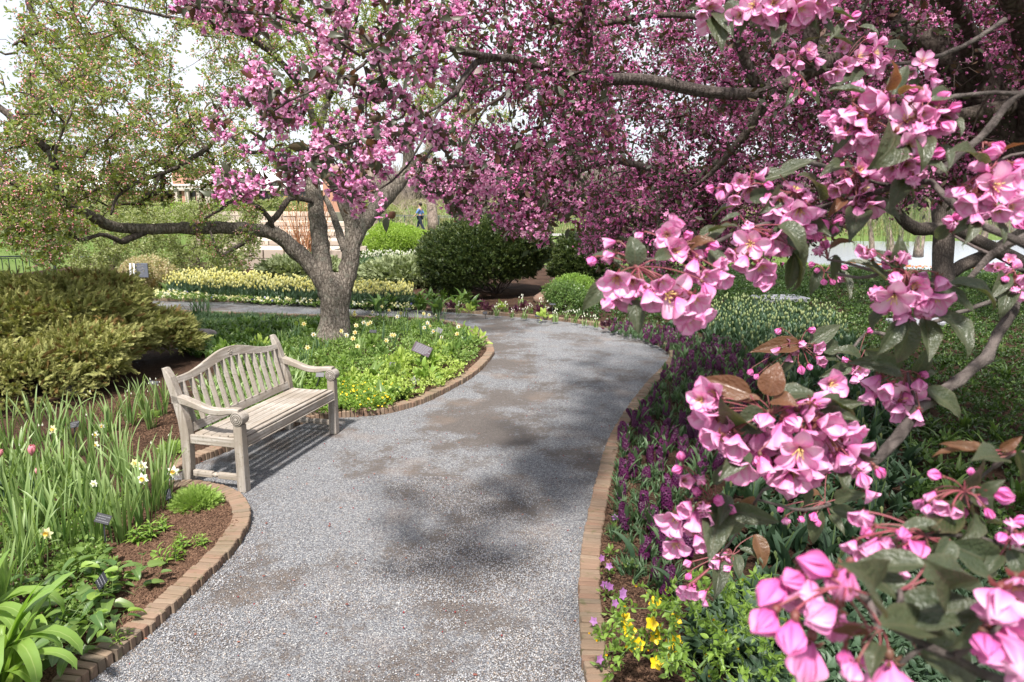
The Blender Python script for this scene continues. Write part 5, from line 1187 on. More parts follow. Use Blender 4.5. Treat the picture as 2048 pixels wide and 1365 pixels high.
# yellow tulips of the far bed: the 300 nearest one by one, the rest together
tf = tulip_flower(3, 0)
def tulip_plant(seed, h=.38, fl=True):
    k = np.random.RandomState(seed); lv = rosette(3, (.2, .3), (.05, .08), (.2, .6), 'lance', seed, 4, 3, .01, .3); st = tube([[0, 0, 0], [.005, 0, h * .5], [0, 0, h]], .004, 3, False)
    f_ = tf.moved(rot=(k.randn() * .12, k.randn() * .12, k.rand() * 6), scale=.072, loc=(0, 0, h - .01)); t = join([lv, st, f_]); t.mi = [0] * (len(lv.F) + len(st.F)) + [1] * len(f_.F); return t
tp = [tulip_plant(k, .3 + .05 * k) for k in range(4)]; tm = [to_mesh('yellow_tulip', t_, [M_tulip_leaf, M_yellow if k % 4 else M_cream]) for k, t_ in enumerate(tp)]
yp = ground_poly([(420, 600), (520, 606), (640, 612), (760, 619), (830, 618), (822, 606), (740, 600), (620, 592), (560, 588), (500, 578), (390, 572), (330, 590)], .05)
A = sample_poly(yp, 2300, q); A = A[np.argsort(A[:, 1])]; zA = bed_z(A[:, 0], A[:, 1])
for i in range(295): o = obj('yellow_tulip', tm[q.randint(4)], None, TRS((A[i, 0], A[i, 1], zA[i]), rotz(q.rand() * 6), q.uniform(.85, 1.15))); tag(o, 'pale yellow tulip in the mass beyond the far path', 'tulip', 'yellow tulips beyond the far path')
n = len(A) - 295; idx = q.randint(0, 4, n); PR = np.array([rotz(a) for a in q.rand(n) * 6]); B = np.column_stack([A[295:], zA[295:]]); S = q.uniform(.85, 1.15, n)
o = obj('yellow_tulips', to_mesh('yellow_tulips', join([scatter(tp[k], B[idx == k], PR[idx == k], S[idx == k]) for k in range(4)]), [M_tulip_leaf, M_yellow]), kind='stuff'); tag(o, 'far part of the yellow tulip mass', 'tulips')
fp = ground_poly([(270, 600), (420, 604), (640, 614), (830, 622), (830, 614), (640, 606), (420, 595), (300, 588)], .05)
mini = [bunch([star], 5, .8, (.7, 1), k, (0, 0, 1)) for k in range(3)]
for nm, lab, cnt, mt in (('pale_violas', 'low white and cream flowers edging the far path', 750, M_cream), ('white_violas', 'low white flowers edging the far path', 350, M_white), ('blue_violas', 'scattered violet-blue flowers edging the far path', 34, M_blue)):
    A = sample_poly(fp, cnt, q); o = instancer(nm, mini, [[mt]] * 3, np.column_stack([A, q.uniform(.1, .2, cnt)]), frames(q.randn(cnt, 3) * .3 + [0, -.5, 1], q.rand(cnt) * 6), q.uniform(.03, .055, cnt)); tag(o, lab, 'flowers')
cover('far_bed_leaves', 'green leaves under the pale flowers by the far path', fp, 1500, None, (.03, .05), [M_cover_mid], (.02, .12), shapes=lf4)
A = sample_poly(ground_poly([(715, 536), (880, 532), (870, 524), (720, 526)], .05), 260, q)
o = instancer('white_daffodil_drift', [tulip_plant(7, .38)], [[M_strap_blue, M_white]], np.column_stack([A, np.full(260, .04)]), np.array([rotz(a) for a in q.rand(260) * 6]), q.uniform(.9, 1.3, 260)); tag(o, 'drift of white daffodils in front of the lime shrub', 'daffodils')
A = sample_poly(ground_poly([(330, 585), (430, 560), (480, 556), (480, 548), (350, 556), (300, 575)], .05), 220, q)
o = instancer('yellow_daffodil_drift', [tulip_plant(8, .3)], [[M_strap, M_yellow]], np.column_stack([A, np.full(220, .04)]), np.array([rotz(a) for a in q.rand(220) * 6]), q.uniform(.8, 1.2, 220)); tag(o, 'scattered pale yellow daffodils behind the tulip mass', 'daffodils')

# ------------------------------------------------------------------ right bed: hyacinths, tulips in bud, ground cover, kerria
def hyacinth_spike(seed):
    k = np.random.RandomState(seed); out = []; fl = around(petal(.5, .26, 1.0, 1.75, 3, 2, .1, 'lance'), 6)
    for i in range(46):
        z = .05 + .13 * i / 46; a = i * 2.4; r = .028 * (1 - .4 * i / 46); d = np.array([math.cos(a), math.sin(a), .25 + .6 * (i / 46) ** 2]); R = frames(d, np.array([k.rand() * 6]))[0]
        out.append(T(fl.V * .046 @ R.T + [math.cos(a) * r, math.sin(a) * r, z], fl.F, fl.pv + [0, k.rand() * .5, 0]))
    t = join(out); s_ = tube([[0, 0, 0], [0, 0, .17]], .007, 4, False, pvr=.1); t = join([t, s_]); t.mi = [0] * (len(t.F) - 1) + [1]; return t
hs = [to_mesh('flower_spike', hyacinth_spike(k), [M_hyacinth, M_strap]) for k in range(3)]
hlf = [to_mesh('leaves', rosette(6, (.16, .24), (.02, .032), (.1, .6), 'strap', k, 6, 3, .012, .35, fold=.3), M_strap_blue) for k in range(3)]
hy = ground_poly([(1205, 662), (1300, 688), (1352, 712), (1350, 735), (1312, 775), (1268, 838), (1238, 905), (1226, 980), (1218, 1060), (1225, 1130), (1290, 1215), (1390, 1190), (1400, 1050), (1450, 900), (1520, 790), (1530, 725), (1450, 690), (1350, 672), (1250, 655)], .05)
def spaced(poly, n, dmin, q):
    C_ = sample_poly(poly, n * 12, q); out = []
    for c in C_:
        if all((c[0] - o[0]) ** 2 + (c[1] - o[1]) ** 2 > dmin * dmin for o in out): out.append(c)
        if len(out) >= n: break
    return np.array(out)
for c in spaced(hy, 215, .12, q):
    p = np.array([c[0], c[1], gz(c)]); r = thing('hyacinth', p, 'dark purple hyacinth in the band along the right brick edging', 'hyacinth', 'purple hyacinths along the right edging')
    sc_ = q.uniform(.8, 1.25); tl_ = eul(q.randn() * .12, q.randn() * .12, q.rand() * 6)
    obj('flower_spike', hs[q.randint(3)], r, TRS(p, tl_, sc_))
    if q.rand() < .55: obj('flower_spike', hs[q.randint(3)], r, TRS(p + np.append(q.randn(2) * .045, 0), eul(q.randn() * .25, q.randn() * .25, q.rand() * 6), sc_ * q.uniform(.7, .95)))
    if True: obj('leaves', hlf[q.randint(3)], r, TRS(p, rotz(q.rand() * 6), sc_ * q.uniform(.9, 1.1)))
tb = [to_mesh('bud', join([around(petal(.5, .22, .45, -.28, 5, 4, .5), 3), around(petal(.5, .22, .42, -.28, 5, 4, .5), 3, 1.05)]).moved(scale=1), M_tulip_bud), ]
tlv = [to_mesh('leaves', rosette(4, (.2, .32), (.045, .075), (.15, .7), 'lance', k + 4, 7, 4, .012, .35, fold=.3), M_tulip_leaf) for k in range(4)]
def tulip_small(seed):
    k = np.random.RandomState(seed); lv = rosette(4, (.18, .28), (.045, .07), (.15, .6), 'lance', seed, 4, 3, .01, .3); h = k.uniform(.26, .36); st = tube([[0, 0, 0], [0, 0, h]], .0035, 3, False); b = ball(.016, 5, 3, 2.0).moved(loc=(0, 0, h + .02)); t = join([lv, st, b]); t.mi = [0] * (len(lv.F) + 1) + [1] * 2; return t
ts_ = [to_mesh('tulip_in_bud', tulip_small(k), [M_tulip_leaf, M_tulip_bud]) for k in range(4)]
tpoly = ground_poly([(1330, 660), (1480, 622), (1640, 640), (1720, 700), (1780, 800), (1830, 950), (1800, 1180), (1600, 1270), (1440, 1230), (1420, 1100), (1470, 920), (1540, 790), (1540, 710), (1430, 672)], .05)
pts = spaced(tpoly, 285, .135, q); pts = pts[np.argsort(pts[:, 1])]
for i, c in enumerate(pts):
    p = np.array([c[0], c[1], gz(c)])
    if c[1] < 7.6:
        r = thing('tulip_in_bud', p, 'green tulip still in tight bud beside the hyacinths', 'tulip', 'tulips in bud on the right'); h = q.uniform(.26, .38)
        obj('leaves', tlv[q.randint(4)], r, TRS(p, rotz(q.rand() * 6), q.uniform(.9, 1.3)))
        obj('stem', to_mesh('stem', tube([p, p + [q.randn() * .012, 0, h * .6], p + [q.randn() * .02, q.randn() * .02, h]], .0045, 5, False), M_strap), r)
        obj('bud', tb[0], r, TRS(p + [q.randn() * .012, 0, h - .005], eul(q.randn() * .1, q.randn() * .1, 0), .11))
    else: tag(obj('tulip_in_bud', ts_[q.randint(4)], None, TRS(p, rotz(q.rand() * 6), q.uniform(.9, 1.2))), 'green tulip still in tight bud beside the hyacinths', 'tulip', 'tulips in bud on the right')
cover('hyacinth_bed_leaves', 'low leaves between the purple hyacinths', hy, 1500, None, (.08, .16), [M_strap_blue], (.0, .01), shapes=tuft)
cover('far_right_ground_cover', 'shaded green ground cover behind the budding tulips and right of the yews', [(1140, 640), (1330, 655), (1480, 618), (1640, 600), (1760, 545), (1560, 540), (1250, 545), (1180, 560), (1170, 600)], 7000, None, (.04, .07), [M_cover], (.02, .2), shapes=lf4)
cover('tulip_bed_leaves', 'low leaves between the budding tulips', tpoly, 1700, None, (.1, .2), [M_tulip_leaf], (.0, .02), shapes=wideclump)
A = sample_poly(ground_poly([(1330, 655), (1480, 615), (1660, 640), (1720, 700), (1500, 740), (1400, 690)], .05), 420, q)
o = instancer('distant_budding_tulips', [tulip_small(k) for k in range(3)], [[M_tulip_leaf, M_tulip_bud]] * 3, np.column_stack([A, np.full(len(A), .045)]), np.array([rotz(a) for a in q.rand(len(A)) * 6]), q.uniform(.9, 1.2, len(A))); tag(o, 'dense far part of the budding tulips', 'tulips')
gc2 = [(1380, 1240), (1500, 1200), (1700, 1150), (1900, 1150), (2200, 1200), (2200, 1600), (1400, 1600)]
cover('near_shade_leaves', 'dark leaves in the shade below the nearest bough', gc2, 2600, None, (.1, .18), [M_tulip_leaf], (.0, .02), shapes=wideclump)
gc = [(1430, 580), (1560, 562), (1750, 545), (2080, 545), (2300, 700), (2300, 1250), (1850, 1300), (1790, 1150), (1830, 950), (1780, 800), (1720, 700), (1640, 640), (1480, 612)]
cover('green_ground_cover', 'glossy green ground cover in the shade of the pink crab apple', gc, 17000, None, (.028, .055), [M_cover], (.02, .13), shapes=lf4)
cover('fresh_ground_cover', 'lighter leaves scattered through the shaded ground cover', gc, 2600, None, (.03, .055), [M_broad], (.05, .17), shapes=lf4)
rl = [to_mesh('foliage', rosette(15, (.16, .28), (.025, .04), (.4, 1.1), 'lance', k, 6, 3, .04, .7, fold=.25), M_broad) for k in range(3)]
ros_ = [(1850, 870), (1890, 900), (1930, 860), (1960, 920), (1990, 880), (1870, 950), (1920, 970), (2020, 930), (1840, 920), (1800, 880), (1900, 1010), (1960, 1000), (2030, 1010), (1850, 1000), (1890, 730), (1985, 700), (1930, 640), (2010, 760)]; pw = place_words(ros_, 5)
for i, (u, v) in enumerate(ros_):
    p = on_bed(u, v); r = thing('lily_rosette', p, 'shaded rosette of narrow dark leaves, ' + pw[i], 'plant', 'narrow-leaved rosettes of the right bed'); obj('foliage', rl[i % 3], r, TRS(p, rotz(q.rand() * 6), q.uniform(.9, 1.3)))
# stone slabs lying in the right bed
for u, v, s, lab in [(1556, 606, (1.25, .75, .12), 'flat grey stone slab in the ground cover right of the tulips'), (1850, 655, (1.4, .5, .1), 'second flat stone slab farther right in the ground cover')]:
    p = on_bed(u, v); b = box(*s, bev=.02); o = obj('stone_slab', to_mesh('stone_slab', b, simple_mat('slab_stone', (.27, .27, .3), .9, .2, vary=.3, bump=.5), False), None, TRS(p + [0, 0, .1], rotz(.15))); tag(o, lab, 'stone slab')
# pansies at the bricks
pet = _mi(join([around(petal(.5, .55, 1.2, 1.5, 3, 3, .1), 5)]), [0] * 5); pf = to_mesh('flower', pet, M_violet); pl_ = [to_mesh('leaves', bunch([leaf_flat(1, .5, 4, 3, .2, .3)], 16, 1.1, (.7, 1.1), k, (0, 0, 1), 'y'), M_cover_mid) for k in range(2)]
pan_ = [(1212, 1200, 3), (1238, 1212, 2), (1205, 1275, 1), (1228, 1068, 1), (1222, 1120, 0), (1232, 1310, 0), (1215, 1160, 2), (1240, 960, 1), (1262, 1150, 0), (1226, 1240, 1), (1255, 870, 1), (1206, 1345, 1)]; pw = place_words([a[:2] for a in pan_], 2)
for i, (u, v, n) in enumerate(pan_):
    p = on_bed(u, v); r = thing('pansy', p, ('mauve-flowered pansy inside the right bricks, ' if n else 'pansy without flowers inside the right bricks, ') + pw[i], 'pansy', 'pansies inside the right edging'); obj('leaves', pl_[i % 2], r, TRS(p + [0, 0, .04], rotz(q.rand() * 6), .042))
    for k in range(n): obj('flower', pf, r, TRS(p + [q.randn() * .035, q.randn() * .035, .09 + q.rand() * .03], frames(np.array([q.randn() * .6, -1, .5]), np.array([q.rand()]))[0], .05))
# kerria with yellow flowers
kp = on_bed(1440, 1340); r = thing('kerria_shrub', kp, 'leafy shrub with bright yellow flowers at the bottom right', 'kerria')
kfl = [(1250, 1238), (1258, 1262), (1276, 1288), (1262, 1290), (1302, 1248), (1314, 1258), (1312, 1275), (1338, 1292), (1345, 1312), (1350, 1240), (1352, 1282), (1312, 1325), (1270, 1172), (1292, 1186), (1312, 1208), (1327, 1322), (1410, 1310), (1425, 1240), (1475, 1298), (1390, 1195), (1450, 1262), (1420, 1352), (1500, 1245), (1485, 1160), (1560, 1190), (1370, 1345), (1180, 1268), (1195, 1282), (1330, 1180), (1210, 1310), (1248, 1215), (1296, 1300), (1345, 1330), (1440, 1330), (1740, 1220)]
kf = to_mesh('flower', around(petal(.52, .5, 1.1, 1.45, 4, 4, .15), 5), M_kerria); kb = to_mesh('flower', around(petal(.5, .45, .6, .1, 4, 3, .3), 5), M_kerria)
ends = []
for i, (u, v) in enumerate(kfl[:-1]):
    d = 3.05 + q.rand() * .3 + (1300 - v) * .001; e = D(u, v, d); big = i < 16 and i not in (12, 13); ends.append(e)
    obj('flower', kf if big else kb, r, TRS(e, frames(np.array([q.randn() * .4, -1, .7 + q.randn() * .3]), np.array([q.rand() * 6]))[0], q.uniform(.058, .072) if big else q.uniform(.026, .038)))
tgk = np.vstack([ends, sample_frustum([(1190, 1365), (1190, 1250), (1260, 1200), (1330, 1180), (1380, 1130), (1480, 1130), (1600, 1170), (1600, 1365)], 230, 2.8, 3.5, q)])
tgk = tgk[tgk[:, 2] > .1]
stems0 = np.vstack([kp + [q.randn() * .14, q.randn() * .1, z] for z in np.linspace(.0, .15, 8)])
kt, kch = grow(stems0, tgk, 8, .06, .2, .0013, .3, .1); obj('stems', to_mesh('stems', kt, M_strap), r)
P, Dr = sites(kch, 6.5, q, .1); lfk = leaf_flat(1, .5, 5, 3, .3, .4, 'ovate', .1)
o = obj('foliage', to_mesh('foliage', scatter(lfk, P, frames(unit(q.randn(len(P), 3) + [0, -.2, .2]), q.rand(len(P)) * 6, 'y'), q.uniform(.025, .045, len(P))), M_fresh), r, kind='stuff')
# two bigger tulip leaves arching at the edging
for u, v, lab, rz in [(1262, 1140, 'single arching grey-green leaf at the edge of the hyacinths', 1.0), (1350, 1215, 'broad grey-green leaf arching over the kerria', 1.2), (1500, 1260, 'upright blue-green leaf in front of the tulips', .2)]:
    tag(obj('tulip_leaf', to_mesh('tulip_leaf', blade(.3, .085, .9, 9, 5, .25, .3, 'lance'), M_tulip_leaf), None, TRS(on_bed(u, v), rotz(rz))), lab, 'leaf')
# ------------------------------------------------------------------ flowering boughs close to the eye
q = np.random.RandomState(77)
fh = {'o': [crab_flower('open', 2, s) for s in (1, 2)], 'c': [crab_flower('cup', 2, s) for s in (3, 4, 5)], 'h': [crab_flower('half', 2, s) for s in (6, 7)], 'x': [crab_flower('closed', 2, s) for s in (8, 9)], 'b': [crab_bud(2, s) for s in (10, 11)]}
fhm = {k: [to_mesh('blossom' if k != 'b' else 'bud', t_, [M_petal_hi if k != 'b' else M_bud_hi, M_stamen, M_calyx]) for t_ in v] for k, v in fh.items()}
lshape = [leaf_flat(1, .52, 12, 7, .22, dr, 'ovate') for dr in (.25, .6, .95, 1.3)]
for t_ in lshape:      # gentle ripple along the rim
    t_.V[:, 2] += .018 * np.sin(t_.pv[:, 0] * 17) * np.abs(t_.pv[:, 2])
lgm = [to_mesh('leaf', t_, M_leaf_hi) for t_ in lshape]; lbm = [to_mesh('leaf', t_, M_leaf_bronze) for t_ in lshape]
TOEYE = -FWD
def bough(label, group, stems, clusters):
    """stems: lists of (u, v, depth m, width px); clusters: (spur u, v, depth, flowers 'u v size kind', leaves (u0 v0 u1 v1 kind))"""
    P0 = D(*stems[0][0][:3]); root = thing('flowering_bough', P0, label, 'flowering bough', group); nodes = []
    for st in stems:
        P = px(st); r = np.array([w * d / F_PX / 2 for _, _, d, w in st]); A = spline(np.column_stack([P, r]), .02); n = len(A)
        A[1:-1, :3] += q.randn(n - 2, 3) * A[1:-1, 3:4] * .16
        knob = 1 + .22 * (q.rand(n) < .16)
        obj('branch', to_mesh('branch', tube(A[:, :3], A[:, 3] * knob, 10, True, .05, q), M_bark_grey if st[0][3] > 7 else M_twig_fine), root); nodes.append(A[:, :3])
    nodes = np.vstack(nodes); stalks = []
    for su, sv, sd, fl, lv in clusters:
        s = D(su, sv, sd); j = np.argmin(((nodes - s) ** 2).sum(1)); a = nodes[j]
        if np.linalg.norm(a - s) > .006:
            c_ = curve_pts(a.copy(), s, 7, .08, q); obj('spur', to_mesh('spur', tube(c_, np.linspace(.0022, .0015, 7), 6, True, .1, q), M_twig_fine), root)
        if len(fl) > 6:      # fuller clusters: flowers tucked in behind the ones that show
            fl = fl + [(u + q.randn() * sz * .33, v + q.randn() * sz * .33 - sz * .1, sz * q.uniform(.7, .95), 'xhcb'[q.randint(4)], q.uniform(.012, .035)) for u, v, sz, kd in fl if kd != 'b' and q.rand() < .75]
        for u, v, sz, kd, *bk in fl:
            dd = sd + q.uniform(-.018, .018) - .01 + (bk[0] if bk else 0); p = D(u, v, dd); scl = sz * dd / F_PX * .95
            k = {'b': 1.25, 'x': 1.15, 'h': 1.1, 'c': 1.05, 'o': 1.0}[kd]; scl *= k
            away = unit(p - s) if np.linalg.norm(p - s) > .004 else np.zeros(3)
            f_ = unit(away * .75 + TOEYE * (.95 if kd in 'oc' else .4) + np.array([0, 0, -.35 if kd != 'o' else -.05]) + q.randn(3) * (.28 if kd != 'b' else .22))
            base = p - f_ * scl * .22 if kd in 'oc' else p - f_ * scl * .42
            var = fhm[kd][q.randint(len(fhm[kd]))]; obj('blossom' if kd != 'b' else 'bud', var, root, TRS(base, frames(f_, np.array([q.rand() * 6.3]))[0], scl))
            e = base - f_ * scl * .14; m = (s + e) / 2 + (e - (s + e) / 2) * 0 - f_ * .1 * np.linalg.norm(e - s) + [0, 0, .004]
            tt = np.linspace(0, 1, 6)[:, None]; C_ = s * (1 - tt) ** 2 + m * 2 * tt * (1 - tt) + e * tt ** 2; stalks.append(tube(C_, np.linspace(.0005, .0007, 6), 5, False, pvr=q.rand()))
        for L_ in lv:
            u0, v0, u1, v1, kd = L_[:5]; kd = 'g' if kd == 'r' and (su, sv) != (1545, 830) and sd > .36 and q.rand() < .6 else kd; u1, v1 = (u0 + (u1 - u0) * .88, v0 + (v1 - v0) * .88) if kd == 'r' else (u1, v1); dz = L_[5] if len(L_) > 5 else q.uniform(-.04, .03); a_, b_ = D(u0, v0, sd), D(u1, v1, sd + dz); ln = np.linalg.norm(b_ - a_)
            y = unit(b_ - a_); up = TOEYE * q.uniform(.35, 1.0) + np.array([0, 0, q.uniform(.2, .9)]) + q.randn(3) * .3; z = unit(up - y * np.dot(up, y)); x = np.cross(y, z)
            R = np.column_stack([x, y, z]); wd_ = L_[6] if len(L_) > 6 else q.uniform(.72, .98); M = TRS(a_, R, ln * 1.04); M[:3, 0] *= wd_
            obj('leaf', (lbm if kd == 'r' else lgm)[q.choice(4, p=[.35, .35, .2, .1])], root, M)
            c_ = curve_pts(s.copy(), a_, 5, .1, q); stalks.append(tube(c_, .0006, 5, False, pvr=q.rand()))
    obj('flower_stalks', to_mesh('flower_stalks', join(stalks), M_stalk), root, kind='stuff')
    return root
def F(s): 
    w = s.split(); return [(float(w[i]), float(w[i + 1]), float(w[i + 2]), w[i + 3]) for i in range(0, len(w), 4)]
GB = 'pink flowering boughs reaching in from the right'
bough('pink flowering bough crossing the upper right, its tip hanging over the path bend', GB,
      [[(2140, 520, .7, 18), (2048, 487, .72, 16), (1970, 455, .74, 15), (1900, 405, .76, 14), (1855, 360, .78, 13), (1790, 375, .8, 11), (1720, 395, .82, 10), (1640, 415, .82, 9), (1560, 440, .8, 9), (1480, 465, .76, 8), (1420, 490, .72, 7), (1350, 515, .7, 7), (1285, 520, .68, 6)],
       [(2140, 170, .8, 9), (2048, 187, .8, 9), (1980, 186, .79, 9), (1910, 193, .78, 8), (1860, 215, .75, 7), (1810, 240, .72, 6)],
       [(2060, 180, .8, 14), (2020, 200, .8, 14), (1990, 245, .8, 14), (1950, 285, .8, 14), (1915, 318, .79, 13), (1875, 348, .78, 12)],
       [(1790, 375, .8, 9), (1700, 350, .84, 9), (1640, 330, .88, 8), (1600, 320, .9, 7)]],
      [(1275, 535, .66, F('1232 560 82 c 1265 566 66 c 1342 592 104 o 1302 606 80 h 1392 600 74 c 1213 612 54 x 1182 524 42 b 1212 516 50 x 1366 628 92 h 1418 588 56 x 1322 566 60 c 1290 584 54 x'),
        [(1270, 530, 1262, 468, 'g', 0, 1.35), (1225, 560, 1163, 622, 'g'), (1270, 600, 1278, 668, 'g'), (1240, 530, 1172, 514, 'r'), (1262, 545, 1240, 512, 'r'), (1310, 520, 1345, 508, 'g')]),
       (1345, 500, .7, F('1335 470 66 c 1352 446 60 h 1352 500 70 c 1316 486 46 x 1385 542 62 h 1432 532 54 c 1430 492 40 b 1400 512 44 x 1378 470 40 b 1450 560 56 h 1412 552 60 c'),
        [(1400, 480, 1450, 455, 'r'), (1420, 500, 1446, 560, 'g', 0, 1.2), (1420, 465, 1475, 452, 'g'), (1380, 500, 1440, 475, 'r')]),
       (1500, 455, .74, F('1502 490 74 o 1545 498 62 h 1522 538 80 c 1482 532 60 h 1552 476 58 c 1495 458 46 x 1460 512 52 h 1575 505 46 x 1530 560 62 h'),
        [(1560, 450, 1612, 520, 'g'), (1545, 460, 1600, 590, 'g'), (1480, 430, 1440, 445, 'g'), (1590, 500, 1575, 580, 'r')]),
       (1500, 372, .85, F('1450 380 50 h 1480 362 46 c 1500 382 52 c 1528 352 48 h 1440 396 40 x 1470 400 44 h 1540 372 36 b'),
        [(1510, 365, 1590, 345, 'g'), (1500, 395, 1560, 385, 'g'), (1480, 410, 1420, 440, 'g')]),
       (1590, 385, .8, F('1592 374 62 o 1562 402 56 c 1547 432 60 h 1600 424 74 c 1636 428 50 h 1572 446 56 h 1618 398 46 x 1650 452 42 b 1585 462 50 h 1625 462 46 x'),
        [(1560, 380, 1520, 430, 'g'), (1610, 440, 1660, 470, 'r'), (1640, 400, 1600, 345, 'g'), (1560, 350, 1630, 320, 'g')]),
       (1712, 352, .82, F('1722 338 58 c 1690 372 56 h 1732 382 74 o 1702 412 62 h 1742 412 62 c 1675 342 44 x 1680 300 54 h 1760 352 50 h 1715 430 44 x 1668 384 46 h'),
        [(1700, 330, 1640, 350, 'g'), (1740, 400, 1800, 440, 'g'), (1690, 400, 1650, 440, 'r'), (1720, 420, 1700, 480, 'g')]),
       (1755, 245, .71, F('1748 200 80 h 1692 232 72 x 1664 246 56 x 1716 258 66 h 1730 282 70 c 1700 290 70 h 1676 268 60 x 1770 214 50 x 1748 308 60 x'),
        [(1735, 190, 1656, 180, 'r', 0, .7), (1780, 260, 1745, 345, 'g', -.03, 1.3), (1705, 240, 1665, 310, 'g'), (1790, 190, 1815, 130, 'g'), (1770, 180, 1790, 110, 'r')]),
       (1840, 235, .7, F('1815 235 94 o 1852 230 70 h 1888 236 72 h 1870 268 62 h 1790 300 78 h 1820 292 66 c 1886 194 58 b 1914 214 44 b 1850 190 56 h 1836 262 60 x 1900 258 54 x'),
        [(1880, 240, 1930, 268, 'g'), (1860, 200, 1905, 190, 'g'), (1830, 280, 1850, 345, 'g'), (1880, 290, 1900, 340, 'g'), (1800, 190, 1855, 175, 'r')]),
       (1822, 325, .76, F('1815 330 56 h 1850 322 56 h 1882 306 48 b 1800 350 50 x 1838 350 54 h 1865 290 44 b 1780 340 48 h 1825 366 50 x'), [(1850, 330, 1900, 350, 'g'), (1790, 350, 1830, 400, 'g'), (1810, 360, 1780, 420, 'g')])])
bough('pink flowering spray hanging in from the top border above the grey limb', GB,
      [[(1830, -70, .86, 12), (1740, -30, .88, 11), (1640, -14, .88, 10), (1540, -20, .88, 8), (1420, -16, .9, 6)],
       [(2010, 40, 1.35, 10), (1930, 90, 1.35, 9), (1850, 120, 1.35, 8), (1760, 130, 1.35, 7), (1680, 140, 1.35, 6), (1600, 140, 1.35, 5)]],
      [(1430, 0, .88, F('1422 16 56 c 1418 48 62 o 1402 8 40 x 1440 -6 50 h 1405 30 44 h'), [(1440, 20, 1465, 70, 'g'), (1450, 10, 1500, 30, 'g'), (1430, 30, 1445, 100, 'g'), (1410, 5, 1370, 20, 'g')]),
       (1560, 0, .84, F('1502 10 64 o 1548 4 66 c 1566 26 84 c 1542 48 66 h 1602 18 74 c 1634 8 66 c 1654 30 50 h 1590 50 60 h 1612 40 56 h 1520 34 56 h 1660 -4 56 h'), [(1560, 40, 1545, 90, 'g'), (1600, 40, 1640, 75, 'g'), (1650, 20, 1710, 40, 'r'), (1640, 40, 1670, 70, 'g'), (1500, 40, 1480, 80, 'g')]),
       (1700, 45, 1.1, F('1700 50 42 h 1688 28 34 x 1715 30 36 b'), [(1690, 50, 1660, 80, 'g'), (1720, 55, 1760, 70, 'r')]),
       (1600, 112, 1.34, F('1582 112 36 h 1560 125 36 c 1618 100 34 c 1640 128 40 h 1600 132 36 h 1572 142 34 h 1625 112 32 x'), [(1620, 130, 1660, 150, 'g'), (1600, 90, 1640, 75, 'g')]),
       (1600, 150, 1.34, F('1596 160 20 b 1608 172 20 b 1590 150 20 b 1585 165 18 b 1618 180 20 b 1628 190 18 b 1580 196 24 x 1602 205 22 b'), [(1610, 180, 1640, 215, 'g'), (1590, 180, 1570, 215, 'g')]),
       (1690, 125, 1.34, F('1686 96 40 c 1690 128 46 c 1722 112 48 o 1756 104 50 o 1740 138 38 h 1672 146 42 c 1660 152 40 h 1750 140 36 h 1775 122 40 x 1768 82 36 h 1742 76 34 h'), [(1700, 90, 1650, 70, 'g'), (1720, 140, 1700, 175, 'r'), (1700, 150, 1660, 180, 'g'), (1770, 95, 1820, 105, 'g')]),
       (1850, 140, 1.34, F('1848 120 48 o 1822 146 34 c 1862 150 46 h 1872 168 38 h 1868 130 34 h'), [(1840, 140, 1800, 160, 'g'), (1835, 155, 1815, 190, 'g')])])
